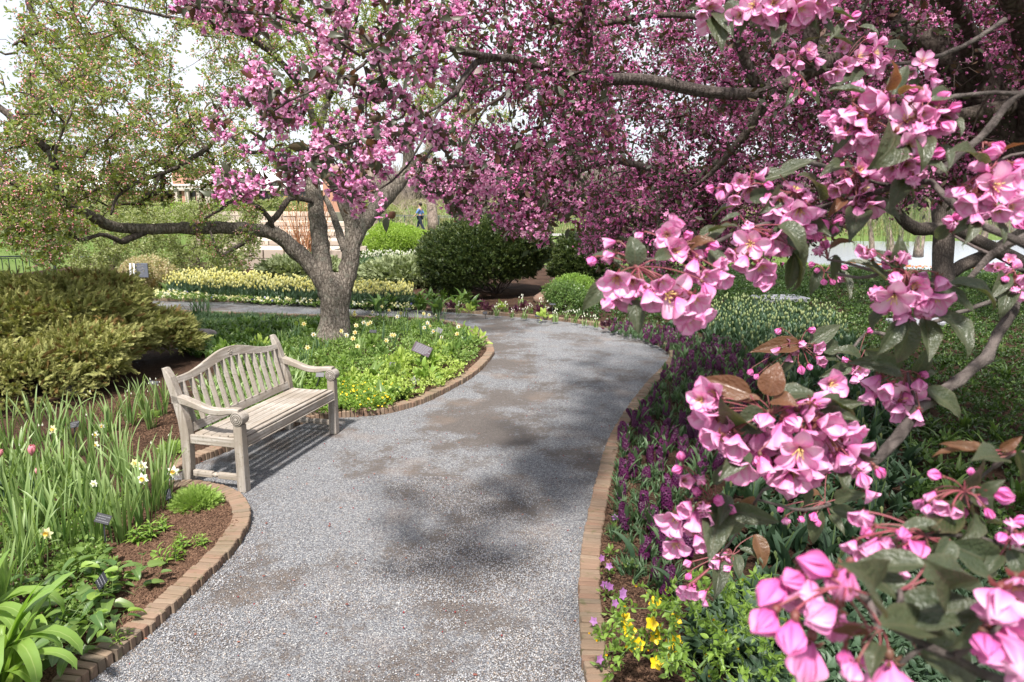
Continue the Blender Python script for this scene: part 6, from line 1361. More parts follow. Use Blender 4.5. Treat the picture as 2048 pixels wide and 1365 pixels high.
bough('pink blossoms on grey branches at the right border, in two round clusters', GB,
      [[(2130, 430, .74, 17), (2048, 475, .76, 16), (1995, 502, .78, 14), (1955, 540, .79, 13), (1928, 568, .8, 10), (1885, 572, .79, 5), (1830, 560, .78, 5), (1765, 545, .78, 4)],
       [(2140, 300, .66, 6), (2060, 305, .66, 6), (2000, 318, .66, 5), (1955, 350, .66, 5)],
       [(2150, 620, .9, 9), (2060, 545, .9, 8), (2010, 540, .9, 6)]],
      [(1975, 345, .65, F('1958 330 58 h 1992 306 52 x 1962 376 78 c 1996 372 92 o 2026 358 84 c 1934 410 80 h 1972 406 70 h 2024 416 74 c 1950 444 60 h 2044 330 50 x 2000 428 60 h 1915 388 50 x'), [(1960, 330, 1900, 300, 'g'), (2010, 300, 2060, 285, 'r'), (1950, 440, 1900, 470, 'g'), (1940, 430, 1930, 490, 'g'), (1985, 440, 2010, 490, 'g')]),
       (1905, 470, .8, F('1908 452 44 x 1892 440 36 x 1918 430 38 b'), [(1900, 450, 1870, 480, 'g')]),
       (1812, 548, .74, F('1722 502 44 h 1740 506 40 x 1808 514 54 x 1750 590 66 x 1770 614 50 x 1788 600 92 o 1830 574 74 c 1822 596 56 h 1872 600 84 c 1884 570 56 h 1806 642 72 h 1852 618 60 x 1790 560 50 x 1842 556 48 h'),
        [(1800, 540, 1735, 500, 'g'), (1790, 540, 1800, 470, 'r'), (1770, 620, 1745, 670, 'g'), (1800, 640, 1755, 710, 'g'), (1820, 640, 1795, 730, 'g'), (1880, 580, 1950, 626, 'g'), (1900, 570, 2002, 618, 'r', 0, .6), (1870, 630, 1948, 715, 'g'), (1850, 640, 1860, 720, 'g'), (1770, 560, 1690, 520, 'r')]),
       (1655, 520, .82, F('1634 474 40 b 1650 488 38 b 1636 500 42 x 1668 460 38 b 1682 442 44 x 1616 470 36 b'), [(1650, 470, 1690, 440, 'g'), (1660, 500, 1720, 480, 'r'), (1670, 510, 1665, 560, 'g')]),
       (1650, 545, .95, F('1622 530 24 b 1634 542 22 b 1648 566 26 b 1666 566 24 b 1684 560 28 x 1690 536 24 b'), [(1660, 530, 1672, 590, 'g'), (1640, 540, 1620, 590, 'g'), (1680, 540, 1700, 600, 'g')]),
       (2030, 545, .86, F('1998 534 36 h 2016 540 32 x 2034 528 36 h 2046 560 42 h 2030 582 32 x 2046 596 38 h 2010 560 30 b'), [(2010, 550, 1980, 600, 'g'), (2020, 570, 2000, 640, 'g')])])
bough('thick grey branch slanting up right with a large pink cluster and bronze young leaves', GB,
      [[(2110, 500, .9, 18), (2052, 570, .88, 18), (2030, 610, .87, 19), (2008, 655, .86, 20), (1975, 705, .85, 21), (1930, 748, .83, 21), (1880, 788, .81, 21), (1838, 822, .79, 21), (1802, 868, .77, 20), (1768, 908, .75, 18), (1735, 932, .73, 14), (1690, 945, .71, 11), (1620, 930, .68, 9), (1560, 920, .67, 7)],
       [(1640, 935, .68, 7), (1560, 965, .7, 7), (1515, 990, .71, 6), (1500, 1035, .73, 6), (1440, 1045, .74, 5), (1400, 1020, .74, 4)],
       [(1515, 1000, .72, 5), (1600, 1020, .78, 6), (1660, 1010, .8, 6)], [(1490, 1045, .74, 4), (1460, 1085, .85, 4), (1440, 1110, .95, 4)],
       [(1990, 600, 1.4, 9), (1880, 640, 1.4, 8), (1780, 670, 1.4, 8), (1735, 665, 1.4, 7), (1700, 700, 1.4, 6), (1640, 705, 1.4, 5), (1560, 680, 1.4, 4)]],
      [(1545, 830, .64, F('1425 790 92 c 1404 842 80 h 1438 846 96 h 1420 880 76 h 1528 848 76 x 1482 930 90 c 1512 890 84 x 1560 880 98 h 1470 896 80 h 1590 850 70 x 1640 800 70 h 1616 830 84 c 1400 800 70 c 1452 900 66 x'),
        [(1500, 790, 1392, 752, 'r', .02, .9), (1520, 800, 1442, 820, 'r'), (1535, 790, 1560, 715, 'r', 0, 1.4), (1545, 800, 1602, 812, 'r', -.02, 1.4), (1560, 790, 1635, 790, 'g', 0, 1.2), (1530, 830, 1462, 858, 'g', 0, 1.5), (1500, 850, 1440, 800, 'g'), (1490, 900, 1440, 960, 'g')]),
       (1620, 840, .64, F('1600 908 104 o 1612 872 80 c 1672 884 112 o 1662 850 86 h 1700 862 76 c 1708 900 84 c 1585 950 92 c 1618 956 80 h 1560 936 84 c 1640 930 80 h 1722 936 74 h 1730 968 56 x 1762 948 44 b 1530 940 66 h 1690 928 70 h 1572 976 70 h'),
        [(1640, 820, 1728, 806, 'r', -.02, .7), (1650, 830, 1720, 840, 'g'), (1700, 900, 1752, 920, 'g'), (1680, 940, 1692, 990, 'g'), (1600, 960, 1610, 1020, 'g'), (1690, 840, 1650, 790, 'r')]),
       (1430, 1010, .71, F('1362 910 38 b 1352 940 38 b 1372 962 50 h 1400 960 42 x 1392 985 40 b 1350 1040 80 c 1388 1056 84 h 1370 1020 62 h 1408 1018 52 x 1448 1050 50 x 1462 1022 42 b 1440 1002 44 b 1400 1090 54 h 1412 1040 50 h'),
        [(1430, 970, 1446, 930, 'r'), (1440, 1010, 1420, 1120, 'g'), (1460, 1020, 1560, 1045, 'g'), (1470, 1030, 1520, 990, 'r'), (1430, 1030, 1490, 1060, 'g'), (1450, 990, 1440, 1050, 'r')]),
       (1465, 1110, .95, F('1372 1128 28 x 1376 1155 26 b 1382 1182 44 c 1402 1192 36 h 1450 1112 44 c 1430 1130 36 h 1452 1140 28 x 1362 1180 34 h'), [(1440, 1120, 1430, 1200, 'g'), (1470, 1110, 1480, 1160, 'g'), (1480, 1100, 1530, 1130, 'g'), (1510, 1070, 1530, 1150, 'r')]),
       (1650, 1005, .8, F('1572 1045 32 x 1602 1040 28 b 1626 1036 34 b 1560 1020 26 b 1660 940 22 b 1636 1048 26 b'), [(1640, 1020, 1625, 1090, 'g'), (1660, 1020, 1720, 1030, 'g'), (1670, 1000, 1740, 990, 'g'), (1640, 990, 1600, 1000, 'r'), (1660, 1030, 1690, 1070, 'g')]),
       (1600, 690, 1.38, F('1556 664 26 b 1550 704 32 h 1572 688 34 c 1590 702 38 h 1606 690 30 x 1634 694 38 c 1642 722 34 h 1604 742 30 b 1620 736 26 b 1578 722 30 h 1500 746 26 b 1512 755 24 b 1556 760 28 h 1625 660 28 b'), [(1600, 690, 1490, 705, 'r', 0, .7), (1620, 690, 1680, 650, 'g'), (1590, 720, 1560, 750, 'g'), (1640, 700, 1680, 690, 'g'), (1630, 720, 1690, 740, 'g')]),
       (1715, 730, 1.3, F('1700 744 34 x 1718 738 44 c 1690 720 26 b 1708 762 30 h 1742 660 24 b'), [(1720, 720, 1660, 700, 'g'), (1700, 730, 1640, 755, 'g'), (1730, 700, 1790, 690, 'g')]),
       (1815, 745, .8, F('1742 772 66 h 1772 786 62 h 1735 800 54 h 1814 800 92 o 1838 776 52 x 1800 828 62 h 1850 750 30 b 1785 812 56 h 1832 838 50 h'), [(1800, 740, 1690, 722, 'g'), (1830, 760, 1880, 745, 'g'), (1850, 780, 1925, 840, 'g'), (1830, 750, 1860, 690, 'g')])])
bough('nearest blurred bough in the bottom right corner with fat pink buds', GB,
      [[(2150, 1430, .36, 26), (2020, 1370, .36, 22), (1930, 1330, .355, 18), (1850, 1290, .35, 14), (1775, 1250, .35, 12), (1735, 1200, .35, 9)],
       [(2140, 1130, .48, 10), (2040, 1100, .48, 9), (1950, 1075, .47, 8), (1880, 1070, .46, 8), (1800, 1075, .46, 7)], [(2130, 900, .52, 9), (2040, 905, .52, 8), (1985, 935, .51, 6), (1940, 985, .5, 6), (1960, 1070, .48, 5)],
       [(1850, 1290, .35, 9), (1800, 1330, .34, 9), (1770, 1400, .34, 9)]],
      [(1690, 1175, .34, F('1622 1130 112 b 1682 1180 118 x 1604 1196 150 h 1540 1196 118 b 1524 1252 112 b 1582 1286 120 b 1632 1236 120 x 1580 1160 92 b'), [(1740, 1190, 1700, 1130, 'g'), (1760, 1250, 1890, 1265, 'g', .02, .7), (1740, 1270, 1650, 1262, 'r', .02, .5)]),
       (1760, 1260, .34, F('1608 1345 140 x 1700 1350 74 x 1782 1352 150 c 1734 1330 60 b 1690 1322 60 b'), [(1760, 1290, 1740, 1360, 'g')]),
       (2000, 1250, .34, F('1992 1222 150 x 2040 1190 130 h 2036 1262 150 x 2020 1320 140 x 1970 1300 110 b 2050 1340 120 h'), [(1960, 1240, 1900, 1300, 'g')]),
       (1800, 1180, .36, [], [(1800, 1225, 1985, 1222, 'g', -.02, 1.05), (1800, 1200, 1686, 1135, 'g', .03, 1.2), (1850, 1130, 1690, 1140, 'g', .02, .7), (1850, 1160, 1980, 1190, 'g', .03, .8), (1840, 1310, 1950, 1340, 'g'), (1900, 1180, 1860, 1130, 'g')]),
       (1850, 1072, .45, F('1726 1038 68 x 1742 1102 70 h 1722 1112 60 h 1772 1098 74 x 1792 1122 66 x 1836 1108 96 b 1806 1072 60 b 1762 1128 60 h 1700 1096 50 h'), [(1880, 1060, 1780, 1072, 'g'), (1900, 1090, 2000, 1140, 'g'), (1860, 1100, 1880, 1160, 'g'), (1900, 1080, 1860, 1150, 'g')]),
       (1930, 985, .48, F('1866 950 42 b 1942 942 26 b 1882 1016 60 h 1860 1000 46 x 1912 1028 40 h 1968 1004 40 x 2012 992 62 b 1980 1030 36 b'), [(1920, 1000, 1862, 1060, 'g'), (1940, 1000, 1985, 1045, 'g'), (1960, 990, 2010, 960, 'g'), (1930, 960, 1970, 920, 'g'), (1940, 1020, 1920, 1090, 'g')]),
       (2025, 1060, .46, F('2022 1052 56 x 2040 1084 62 x 2002 1078 46 b 2046 1040 44 b'), [(2020, 1100, 2050, 1180, 'g'), (2000, 1110, 1960, 1160, 'g')]),
       (2030, 905, .5, [], [(1970, 900, 1852, 912, 'r', .02, .95), (1960, 905, 1870, 885, 'r', .02, .6), (2000, 915, 1948, 918, 'g'), (2030, 900, 2044, 960, 'g'), (2000, 900, 2050, 870, 'r')])])
# ------------------------------------------------------------------ what stands beyond the garden
q = np.random.RandomState(33)
M_wall = simple_mat('pale_limestone', (.5, .43, .34), .9, .2, vary=.25, nscale=3, bump=.4)
M_block = leaf_mat('limestone_block', (.5, .42, .35), (.34, .28, .24), trans=0, rough=.9, spec=.2)
def P2(u, v, y):      # point seen at (u, v) standing at distance y
    r = ray(u, v); return CAM + r * (y / r[1])
# terrace walls of stone blocks
blk = to_mesh('stone_block', box(1, .3, 1, bev=.02), M_block, False)
for u0, u1, vt, vb, y, lab in [(455, 660, 500, 552, 24.5, 'lowest and widest tan stone terrace wall behind the creeping juniper'), (455, 700, 482, 500, 27.5, 'second stone terrace wall from the bottom'), (440, 690, 463, 480, 30.5, 'third stone terrace wall from the bottom'), (430, 680, 444, 461, 33.5, 'fourth stone terrace wall from the bottom'), (420, 660, 424, 441, 36.5, 'topmost stone terrace wall below the brick building')]:
    a, b = P2(u0, vb, y), P2(u1, vt, y); x0, x1, z0, z1 = a[0], b[0], min(a[2], b[2] - .1), b[2]
    r = thing('terrace_wall', (x0, y, z0), lab, 'stone wall', 'stone terrace walls'); n = 3 if y < 26 else 2; h = (z1 - z0) / n
    for k in range(n):
        x = x0 - q.rand() * .4
        while x < x1:
            w = q.uniform(.5, 1.1) if y > 26 else q.uniform(.7, 1.3); obj('stone_block', blk, r, np.array([[w - .03, 0, 0, x + w / 2], [0, 1, 0, y + q.randn() * .015], [0, 0, h - .025, z0 + h * (k + .5)], [0, 0, 0, 1]])); x += w
    obj('backing', to_mesh('backing', box(x1 - x0, 2.6, z1 - z0 - .02, ((x0 + x1) / 2, y + 1.42, (z0 + z1) / 2 - .02)), M_wall, False), r)
# concrete footbridge slab
a, b = P2(655, 492, 41), P2(795, 462, 41)
r = thing('footbridge', (a[0], 41, a[2]), 'grey concrete footbridge slab between the trunk limbs and the bare trees', 'footbridge')
obj('deck', to_mesh('deck', box(b[0] - a[0], 3.2, .55, ((a[0] + b[0]) / 2, 42.5, b[2] - .28), .03), simple_mat('concrete', (.38, .38, .4), .85, .2, vary=.15)), r)
obj('abutment', to_mesh('abutment', box(.9, 2.6, 1.6, (b[0] - .6, 42.6, b[2] - 1.35), .02), M_wall, False), r)
obj('abutment', to_mesh('abutment', box(.9, 2.6, 1.6, (a[0] + .6, 42.6, b[2] - 1.35), .02), M_wall, False), r)
# railings
M_rail = simple_mat('rail_paint', (.035, .05, .05), .5, .4)
def railing(p0, p1, h, label, post=2.4, bal=.13, cat='railing'):
    p0, p1 = np.array(p0), np.array(p1); Lr = np.linalg.norm(p1 - p0); d = (p1 - p0) / Lr; r = thing('railing', p0, label, cat, 'metal railings')
    for z in (h, h * .92, .12): obj('rail', to_mesh('rail', tube([p0 + [0, 0, z], p1 + [0, 0, z]], .028 if z == h else .015, 6), M_rail, False), r)
    n = int(Lr / post) + 1
    for i in range(n + 1): p = p0 + d * Lr * i / n; obj('post', to_mesh('post', box(.06, .06, h, (0, 0, h / 2)), M_rail, False), r, TRS(p))
    m = int(Lr / bal); bx = box(.018, .018, h * .8, (0, 0, h * .52)); Pp = p0 + d * (np.arange(m)[:, None] + .5) * bal
    obj('balusters', to_mesh('balusters', scatter(bx, Pp, np.tile(np.eye(3), (m, 1, 1)), np.ones(m)), M_rail, False), r, kind='stuff')
ga = P2(742, 466, 43.5); gb = P2(1150, 473, 43.5); gb[2] = ga[2] - .15
railing(ga, gb, 1.12, 'long dark metal railing behind the bare trees with people walking past')
railing(P2(655, 461, 41), P2(760, 463, 41), 1.05, 'short dark railing along the footbridge slab')
railing(P2(-120, 562, 22), P2(112, 556, 22), .72, 'thin low railing far left behind the juniper', 2.0, .22)
railing(P2(150, 545, 26), P2(262, 548, 26), .6, 'short stretch of low railing left of the sign posts', 2.0, .25)
tag(obj('road', to_mesh('road', T([P2(-160, 556, 24), P2(270, 556, 24), P2(270, 530, 31), P2(-160, 530, 31)], [[[0, 1, 2, 3]]]), simple_mat('pale_road', (.5, .5, .52), .8, .2)), kind='structure'))
sheet('far_walk', -16, 14, 44.2, 47, .5, lambda x, y: hill_z(x, y) + .05 + 0 * x, simple_mat('walk_concrete', (.42, .4, .38), .9, .2))
# information sign on two posts
sy = 17.6; r = thing('information_sign', P2(268, 600, sy), 'grey information sign on two pale posts beside the far path', 'sign')
for u in (263.5, 270.5): a = P2(u, 602, sy); b = P2(u - 3, 527, sy); obj('post', to_mesh('post', tube([a, b], .026, 8), simple_mat('pale_post', (.5, .5, .5), .5, .4)), r)
pn = obj('panel', to_mesh('panel', box(.36, .03, .37, bev=.006), simple_mat('sign_panel', (.11, .12, .15), .7, .2), False), r, TRS(P2(283, 541, sy + .05), rotz(-.1)))
tx = [box(q.uniform(.1, .28), .002, .014, (-.02 + q.uniform(-.03, .03), -.018, .13 - .04 * k)) for k in range(7)]
obj('print', to_mesh('print', join(tx), M_print, False), pn, TRS(P2(283, 541, sy + .05), rotz(-.1)))
a = P2(256, 545, sy + .4); tag(obj('brown_post', to_mesh('brown_post', box(.2, .2, 1.0, (0, 0, -.1), .01), simple_mat('brown_paint', (.12, .06, .06), .6, .3), False), None, TRS(a + [0, 0, -.35])), 'dark brown post just left of the sign posts', 'post')
# brick building with pergola and pale roof
M_br = simple_mat('salmon_brick', (.42, .22, .16), .9, .2, vary=.2); M_roof = simple_mat('pale_roof', (.6, .62, .62), .6, .3); M_dk = simple_mat('dark_glass', (.05, .045, .045), .2, .5); M_lintel = simple_mat('pale_lintel', (.46, .4, .35), .9, .2)
bl = thing('brick_building', P2(400, 420, 62), 'long low brick building with pale roofs seen through the crab apple', 'building')
def bb(name, u0, v0, u1, v1, y, dep, mat, parent=bl, bev=0):
    a, b = P2(u0, v1, y), P2(u1, v0, y); return obj(name, to_mesh(name, box(b[0] - a[0], dep, b[2] - a[2], ((a[0] + b[0]) / 2, y + dep / 2, (a[2] + b[2]) / 2), bev), mat, False), parent)
bb('wall', 120, 372, 520, 425, 62, 9, M_br); bb('wall', 345, 335, 372, 372, 61.5, 6, M_br); bb('wall', 648, 335, 712, 430, 56, 5, M_br); bb('wall', 500, 372, 648, 426, 63, 6, simple_mat('pinkish_brick', (.5, .33, .27), .9, .2))
for u in (160, 180, 205, 352, 366, 394, 412, 420, 438, 460, 480): bb('pier', u, 378, u + 5, 420, 60.8, .6, M_br if u % 4 else M_lintel)
for u0, u1 in ((128, 158), (166, 178), (186, 203), (372, 392), (400, 410), (426, 436), (446, 458), (520, 540), (560, 585), (600, 620)):
    w = bb('window', u0, 382, u1, 416, 61.4, .5, M_dk); bb('lintel', u0 - 1, 378, u1 + 1, 382, 61.2, .5, M_lintel, w)
a, b, c, d = P2(110, 374, 60.5), P2(530, 374, 60.5), P2(500, 330, 70), P2(150, 335, 70)
def slab(name, pts, th, mat, parent): P = np.array(pts); V = np.vstack([P, P - [0, 0, th]]); return obj(name, to_mesh(name, T(V, [[[0, 1, 2, 3], [7, 6, 5, 4], [0, 4, 5, 1], [1, 5, 6, 2], [2, 6, 7, 3], [3, 7, 4, 0]]]), mat, False), parent)
rf = slab('roof', [a, b, c, d], .3, M_roof, bl)
slab('roof', [P2(500, 374, 62), P2(660, 374, 62), P2(660, 338, 70), P2(470, 338, 70)], .3, M_roof, bl); slab('roof', [P2(640, 336, 55.5), P2(722, 336, 55.5), P2(722, 328, 62), P2(640, 328, 62)], .25, simple_mat('brown_roof', (.25, .17, .14), .8, .2), bl)
for u in np.arange(125, 520, 14): bb('roof_seam', u, 373, u + 1.2, 376, 60.2, .3, M_lintel)
pg = thing('pergola', P2(400, 415, 57), 'weathered pergola of pale posts and beams in front of the brick building', 'pergola')
for u in (350, 372, 395, 416, 440, 462, 486): bb('post', u, 378, u + 3.5, 418, 57, .3, M_lintel, pg)
for v in (374, 379): bb('beam', 340, v, 500, v + 2.5, 56.8 + (v - 374) * .3, .25, M_lintel, pg)
for u in np.arange(342, 500, 7): bb('rafter', u, 371, u + 1.6, 373.5, 56, 3, M_twig_pale, pg)
# bare trees with fine pale twigs
def bare_tree(label, pts, crown, n, seed, mat=M_bark_far, tmat=M_twig_pale, tip=.004):
    k = np.random.RandomState(seed); P = px(pts); r = thing('bare_tree', (P[0][0], P[0][1], 0), label, 'tree', 'leafless trees beyond the shrubs')
    rr = np.array([w * d / F_PX / 2 for _, _, d, w in pts]); t_, ax = limb_shape(P, rr, 9, .06, .5, k, .12); obj('trunk', to_mesh('trunk', t_, mat), r)
    tg = sample_frustum(crown, n, pts[0][2] - 2.2, pts[0][2] + 2.2, k); tg = tg + 0
    t2, ch = grow(ax[len(ax) // 6:], tg, seed, .5, .12, tip, .4, -.06); obj('twigs', to_mesh('twigs', t2, tmat), r, kind='stuff')
    P2_, _ = sites(ch, 3.2, k, .2); fine = [tube(curve_pts(p, p + unit(k.randn(3) + [0, 0, .2]) * k.uniform(.25, .7), 4, .1, k), [tip, tip * .8, tip * .7, tip * .5], 3, False) for p in P2_]
    obj('fine_twigs', to_mesh('fine_twigs', join(fine), tmat), r, kind='stuff')
bare_tree('leafless tree with a brownish trunk right behind the crab apple fork', [(750, 500, 33, 26), (748, 460, 33, 21), (745, 400, 33, 17), (742, 320, 33, 14), (745, 220, 33, 10), (750, 120, 33, 6)], [(650, 60), (850, 60), (860, 380), (800, 440), (690, 440), (650, 300)], 260, 1)
bare_tree('leafless tree beside the man in blue, pale straight trunk', [(868, 462, 35, 24), (864, 420, 35, 19), (860, 360, 35, 17), (858, 280, 35, 14), (862, 180, 35, 10), (860, 80, 35, 6)], [(770, 40), (950, 40), (970, 330), (940, 450), (790, 450), (760, 300)], 300, 2)
bare_tree('leafless tree with ragged trunk behind the large yew', [(945, 470, 31, 22), (940, 420, 31, 20), (936, 350, 31, 18), (932, 260, 31, 15), (938, 160, 31, 10), (940, 60, 31, 6)], [(860, 40), (1040, 40), (1060, 350), (1040, 450), (880, 450), (860, 250)], 300, 3)
bare_tree('leafless leaning tree right of the large yew', [(1040, 455, 36, 16), (1050, 400, 36, 14), (1058, 350, 36, 12), (1075, 280, 36, 9), (1090, 180, 36, 6)], [(1000, 100), (1180, 100), (1180, 380), (1130, 440), (1010, 440)], 200, 4)
bare_tree('far small leafless tree on the lawn slope', [(1215, 440, 60, 8), (1214, 410, 60, 6), (1216, 380, 60, 4)], [(1160, 360), (1270, 360), (1270, 425), (1160, 425)], 90, 5)
# orange-stemmed shrub beside the left stem of the crab apple
k = np.random.RandomState(3); f0 = P2(612, 545, 23.5); r = thing('red_stemmed_shrub', f0, 'leafless shrub with orange-brown upright stems behind the crab apple trunk', 'shrub')
st = [tube(curve_pts(f0 + k.randn(3) * [.25, .2, 0], P2(k.uniform(552, 672), k.uniform(385, 470), 23.5 + k.randn() * .4), 7, .06, k), np.linspace(.022, .005, 7), 4, False) for _ in range(85)]
obj('stems', to_mesh('stems', join(st), simple_mat('orange_stem', (.36, .17, .09), .7, .2, vary=.4)), r)
PP = np.array([P2(k.uniform(560, 665), k.uniform(390, 500), 23.5 + k.randn() * .4) for _ in range(260)])
obj('dry_leaves', to_mesh('dry_leaves', scatter(leaf_flat(1, .5, 3, 2, 0, .3), PP, frames(k.randn(260, 3), k.rand(260) * 6), k.uniform(.06, .1, 260)), leaf_mat('orange_leaf', (.5, .24, .1), (.45, .3, .2), trans=.3)), r, kind='stuff')
# small pale-leaved trees seen under the long limb
def pale_tree(label, base, top, poly, d0, d1, n, seed):
    k = np.random.RandomState(seed); a = P2(*base); b = P2(*top); r = thing('pale_leaved_tree', a, label, 'tree', 'small pale-leaved trees beyond the far path')
    P = curve_pts(a, b, 8, .06, k); t_, ax = limb_shape(P, np.linspace(.13, .05, 8), 8, .06, .3, k); obj('trunk', to_mesh('trunk', t_, M_bark_far), r)
    tg = sample_frustum(poly, n, d0, d1, k); t2, ch = grow(ax[2:], tg, seed, .35, .15, .004, .4, .15); obj('twigs', to_mesh('twigs', t2, M_twig), r, kind='stuff')
    P_, _ = sites(ch, 11, k, .1); P_ = P_ + k.randn(len(P_), 3) * .09
    instancer('leaves', [bunch([lf], 7, .09, (.05, .085), s, (0, 0, 0), 'y') for s in range(4)], [[M_leaf_pale]] * 4, P_, frames(k.randn(len(P_), 3), k.rand(len(P_)) * 6), k.uniform(.8, 1.2, len(P_)), r)
pale_tree('small tree with pale yellow-green leaves behind the juniper', (235, 575, 21), (230, 420, 21), [(120, 400), (330, 400), (345, 520), (280, 560), (140, 540)], 18.5, 21, 190, 5)
pale_tree('small tree with pale leaves hanging down to the yellow tulips', (395, 575, 21.5), (400, 400, 21.5), [(300, 405), (520, 400), (520, 500), (470, 555), (330, 560), (290, 480)], 19, 22, 190, 6)
pale_tree('small pale-leaved tree in front of the lawn at the far left', (-40, 560, 21), (-30, 400, 21), [(-120, 380), (110, 380), (100, 450), (-120, 470)], 19, 22, 80, 7)
# low shrubs along the building and the slope
for i, (u, v, y, sx, sz, m, lab) in enumerate([(300, 440, 45, 2.2, 1.0, M_leaf_pale, 'pale bushy shrub on the slope under the brick building'), (370, 440, 44, 2.4, 1.0, M_lime, 'yellow-green shrub before the pergola'), (240, 435, 46, 2.0, .9, M_leaf_pale, 'pale shrub far left of the pergola'), (560, 425, 42, 1.8, .8, M_leaf_pale, 'pale shrub above the stone terraces'), (695, 520, 30, .8, .6, M_lime, 'lime shrub seen between the crab apple stems'), (470, 430, 43, 1.6, .8, M_lime, 'yellow-green shrub at the head of the terraces'), (735, 430, 48, 2, 1.0, M_leaf_pale, 'pale shrub left of the bare trees')]):
    p = P2(u, v, y); shrub('slope_shrub', lab, (p[0], y, p[2]), (sx, 1.2, sz), 1300, lm, [m], 60 + i, (.09, .15), .4, .3, .7, foot=p[2] - sz * .8, stems=5)

# trees by the lake, right
r = thing('lakeside_tree', P2(1885, 590, 19), 'dark upright tree trunk with a low bent limb in front of the lake', 'tree')
skl = []
for nm, pts in (('trunk', [(1885, 612, 19, 56), (1886, 570, 19, 42), (1886, 520, 19, 38), (1886, 470, 19, 37), (1882, 430, 19, 36), (1878, 380, 19, 30), (1870, 300, 19, 24)]),
                ('limb', [(2080, 545, 18.6, 32), (2030, 520, 18.6, 30), (1985, 498, 18.7, 28), (1945, 476, 18.8, 25), (1905, 460, 18.9, 25), (1868, 458, 18.8, 26), (1835, 458, 18.7, 26), (1810, 445, 18.6, 24), (1795, 425, 18.5, 22), (1780, 400, 18.5, 16)]),
                ('limb', [(1888, 552, 19, 24), (1930, 530, 19, 26), (1975, 510, 19, 26), (2020, 480, 19, 20), (2070, 440, 19, 14)]), ('limb', [(1890, 470, 19, 14), (1940, 440, 19, 16), (1990, 430, 19, 14), (2060, 400, 19, 10)])):
    skl.append(limb_obj(r, nm, pts, k=10, mat=M_bark_dark, q=q, step=.3))
tgl = np.vstack([sample_frustum([(1650, 330), (2150, 330), (2150, 440), (2000, 420), (1900, 440), (1760, 430), (1700, 400)], 170, 17, 20, q), crown_points(1500, np.array([10.5, 15.5, 5.2]), np.array([6.0, 5.5, 1.9]), q)])
tgl = tgl[tgl[:, 2] > 2.6]; t2, ch = grow(np.vstack(skl), tgl, 4, .3, .15, .004, .4, .1)
obj('twigs', to_mesh('twigs', t2, M_twig), r, kind='stuff'); P_, _ = sites(ch, 9, q, .1)
instancer('leaves', [bunch([lf], 7, .09, (.05, .08), s, (0, 0, 0), 'y') for s in range(4)], [[M_leaf_crown]] * 4, P_, frames(q.randn(len(P_), 3), q.rand(len(P_)) * 6), q.uniform(.8, 1.3, len(P_)), r)
for i, (u, w, lean, lab) in enumerate([(1745, 10, -6, 'slim willow trunk left of the lakeside group'), (1782, 14, -8, 'pale willow trunk in the middle of the lakeside group'), (1800, 9, 4, 'thin willow trunk leaning right in the lakeside group'), (1836, 17, 12, 'thick leaning willow trunk beside the dark tree'), (1965, 14, 10, 'leaning willow trunk right of the dark tree')]):
    y = 31 + i * .6; r = thing('willow_tree', P2(u, 510, y), lab, 'tree', 'willows on the lake shore'); pts = [(u, 514, y, w * 1.3), (u + lean * .3, 480, y, w), (u + lean, 440, y, w * .9), (u + lean * 1.6, 380, y, w * .7), (u + lean * 1.2, 300, y, w * .4)]
    limb_obj(r, 'trunk', pts, k=7, mat=M_bark_far, q=q, step=.4)
    ss = []
    for _ in range(55):
        uu = u + q.randn() * 34; a = P2(uu, q.uniform(300, 400), y + q.randn() * 1.5); b = P2(uu + q.randn() * 5, q.uniform(430, 500), y + q.randn() * .5); ss.append(curve_pts(a, b, 7, .02, q))
    obj('hanging_twigs', to_mesh('hanging_twigs', join([tube(s_, .008, 3, False) for s_ in ss]), M_strap), r, kind='stuff'); PP = np.vstack([spline(s_, .1) for s_ in ss])
    obj('leaves', to_mesh('leaves', scatter(leaf_flat(1, .2, 3, 2, 0, .3), PP, frames(q.randn(len(PP), 3) * .4 + [0, 0, -1], q.rand(len(PP)) * 6, 'y'), q.uniform(.09, .15, len(PP))), M_leaf_pale), r, kind='stuff')
A = np.vstack([np.array([P2(u, v, 27 + q.rand() * 1.5)]) for u, v in zip(q.uniform(1700, 2060, 220), q.uniform(519, 526, 220))]); A[:, 2] = hill_z(A[:, 0], A[:, 1]) + .25
o = instancer('orange_flowers', mini, [[leaf_mat('orange_petal', (.7, .16, .04), (.75, .3, .06), trans=.2)]] * 3, A, frames(np.tile([0, -.5, 1.0], (len(A), 1)), q.rand(len(A)) * 6), q.uniform(.05, .08, len(A))); tag(o, 'thin strip of orange flowers before the lake', 'flowers')
# rough grass on the far slopes
def grass_patch(name, lab, x0, x1, y0, y1, n, s, mat):
    A = np.column_stack([q.uniform(x0, x1, n), q.uniform(y0, y1, n)]); z = hill_z(A[:, 0], A[:, 1]); m = z > -.2; A = A[m]; z = z[m]; n = len(A)
    o = instancer(name, tuft, [[mat]] * 3, np.column_stack([A, z]), np.array([rotz(a) for a in q.rand(n) * 6]), q.uniform(*s, n)); tag(o, lab, 'grass')
grass_patch('lawn_grass', 'short lawn grass beyond the beds', -30, 22, 26.5, 44, 9000, (.08, .16), M_cover_mid)
grass_patch('meadow_grass', 'rough straw-coloured grass on the far slope', -40, 50, 47, 110, 12000, (.25, .6), leaf_mat('meadow_blade', (.2, .22, .09), (.36, .3, .17), trans=.2))

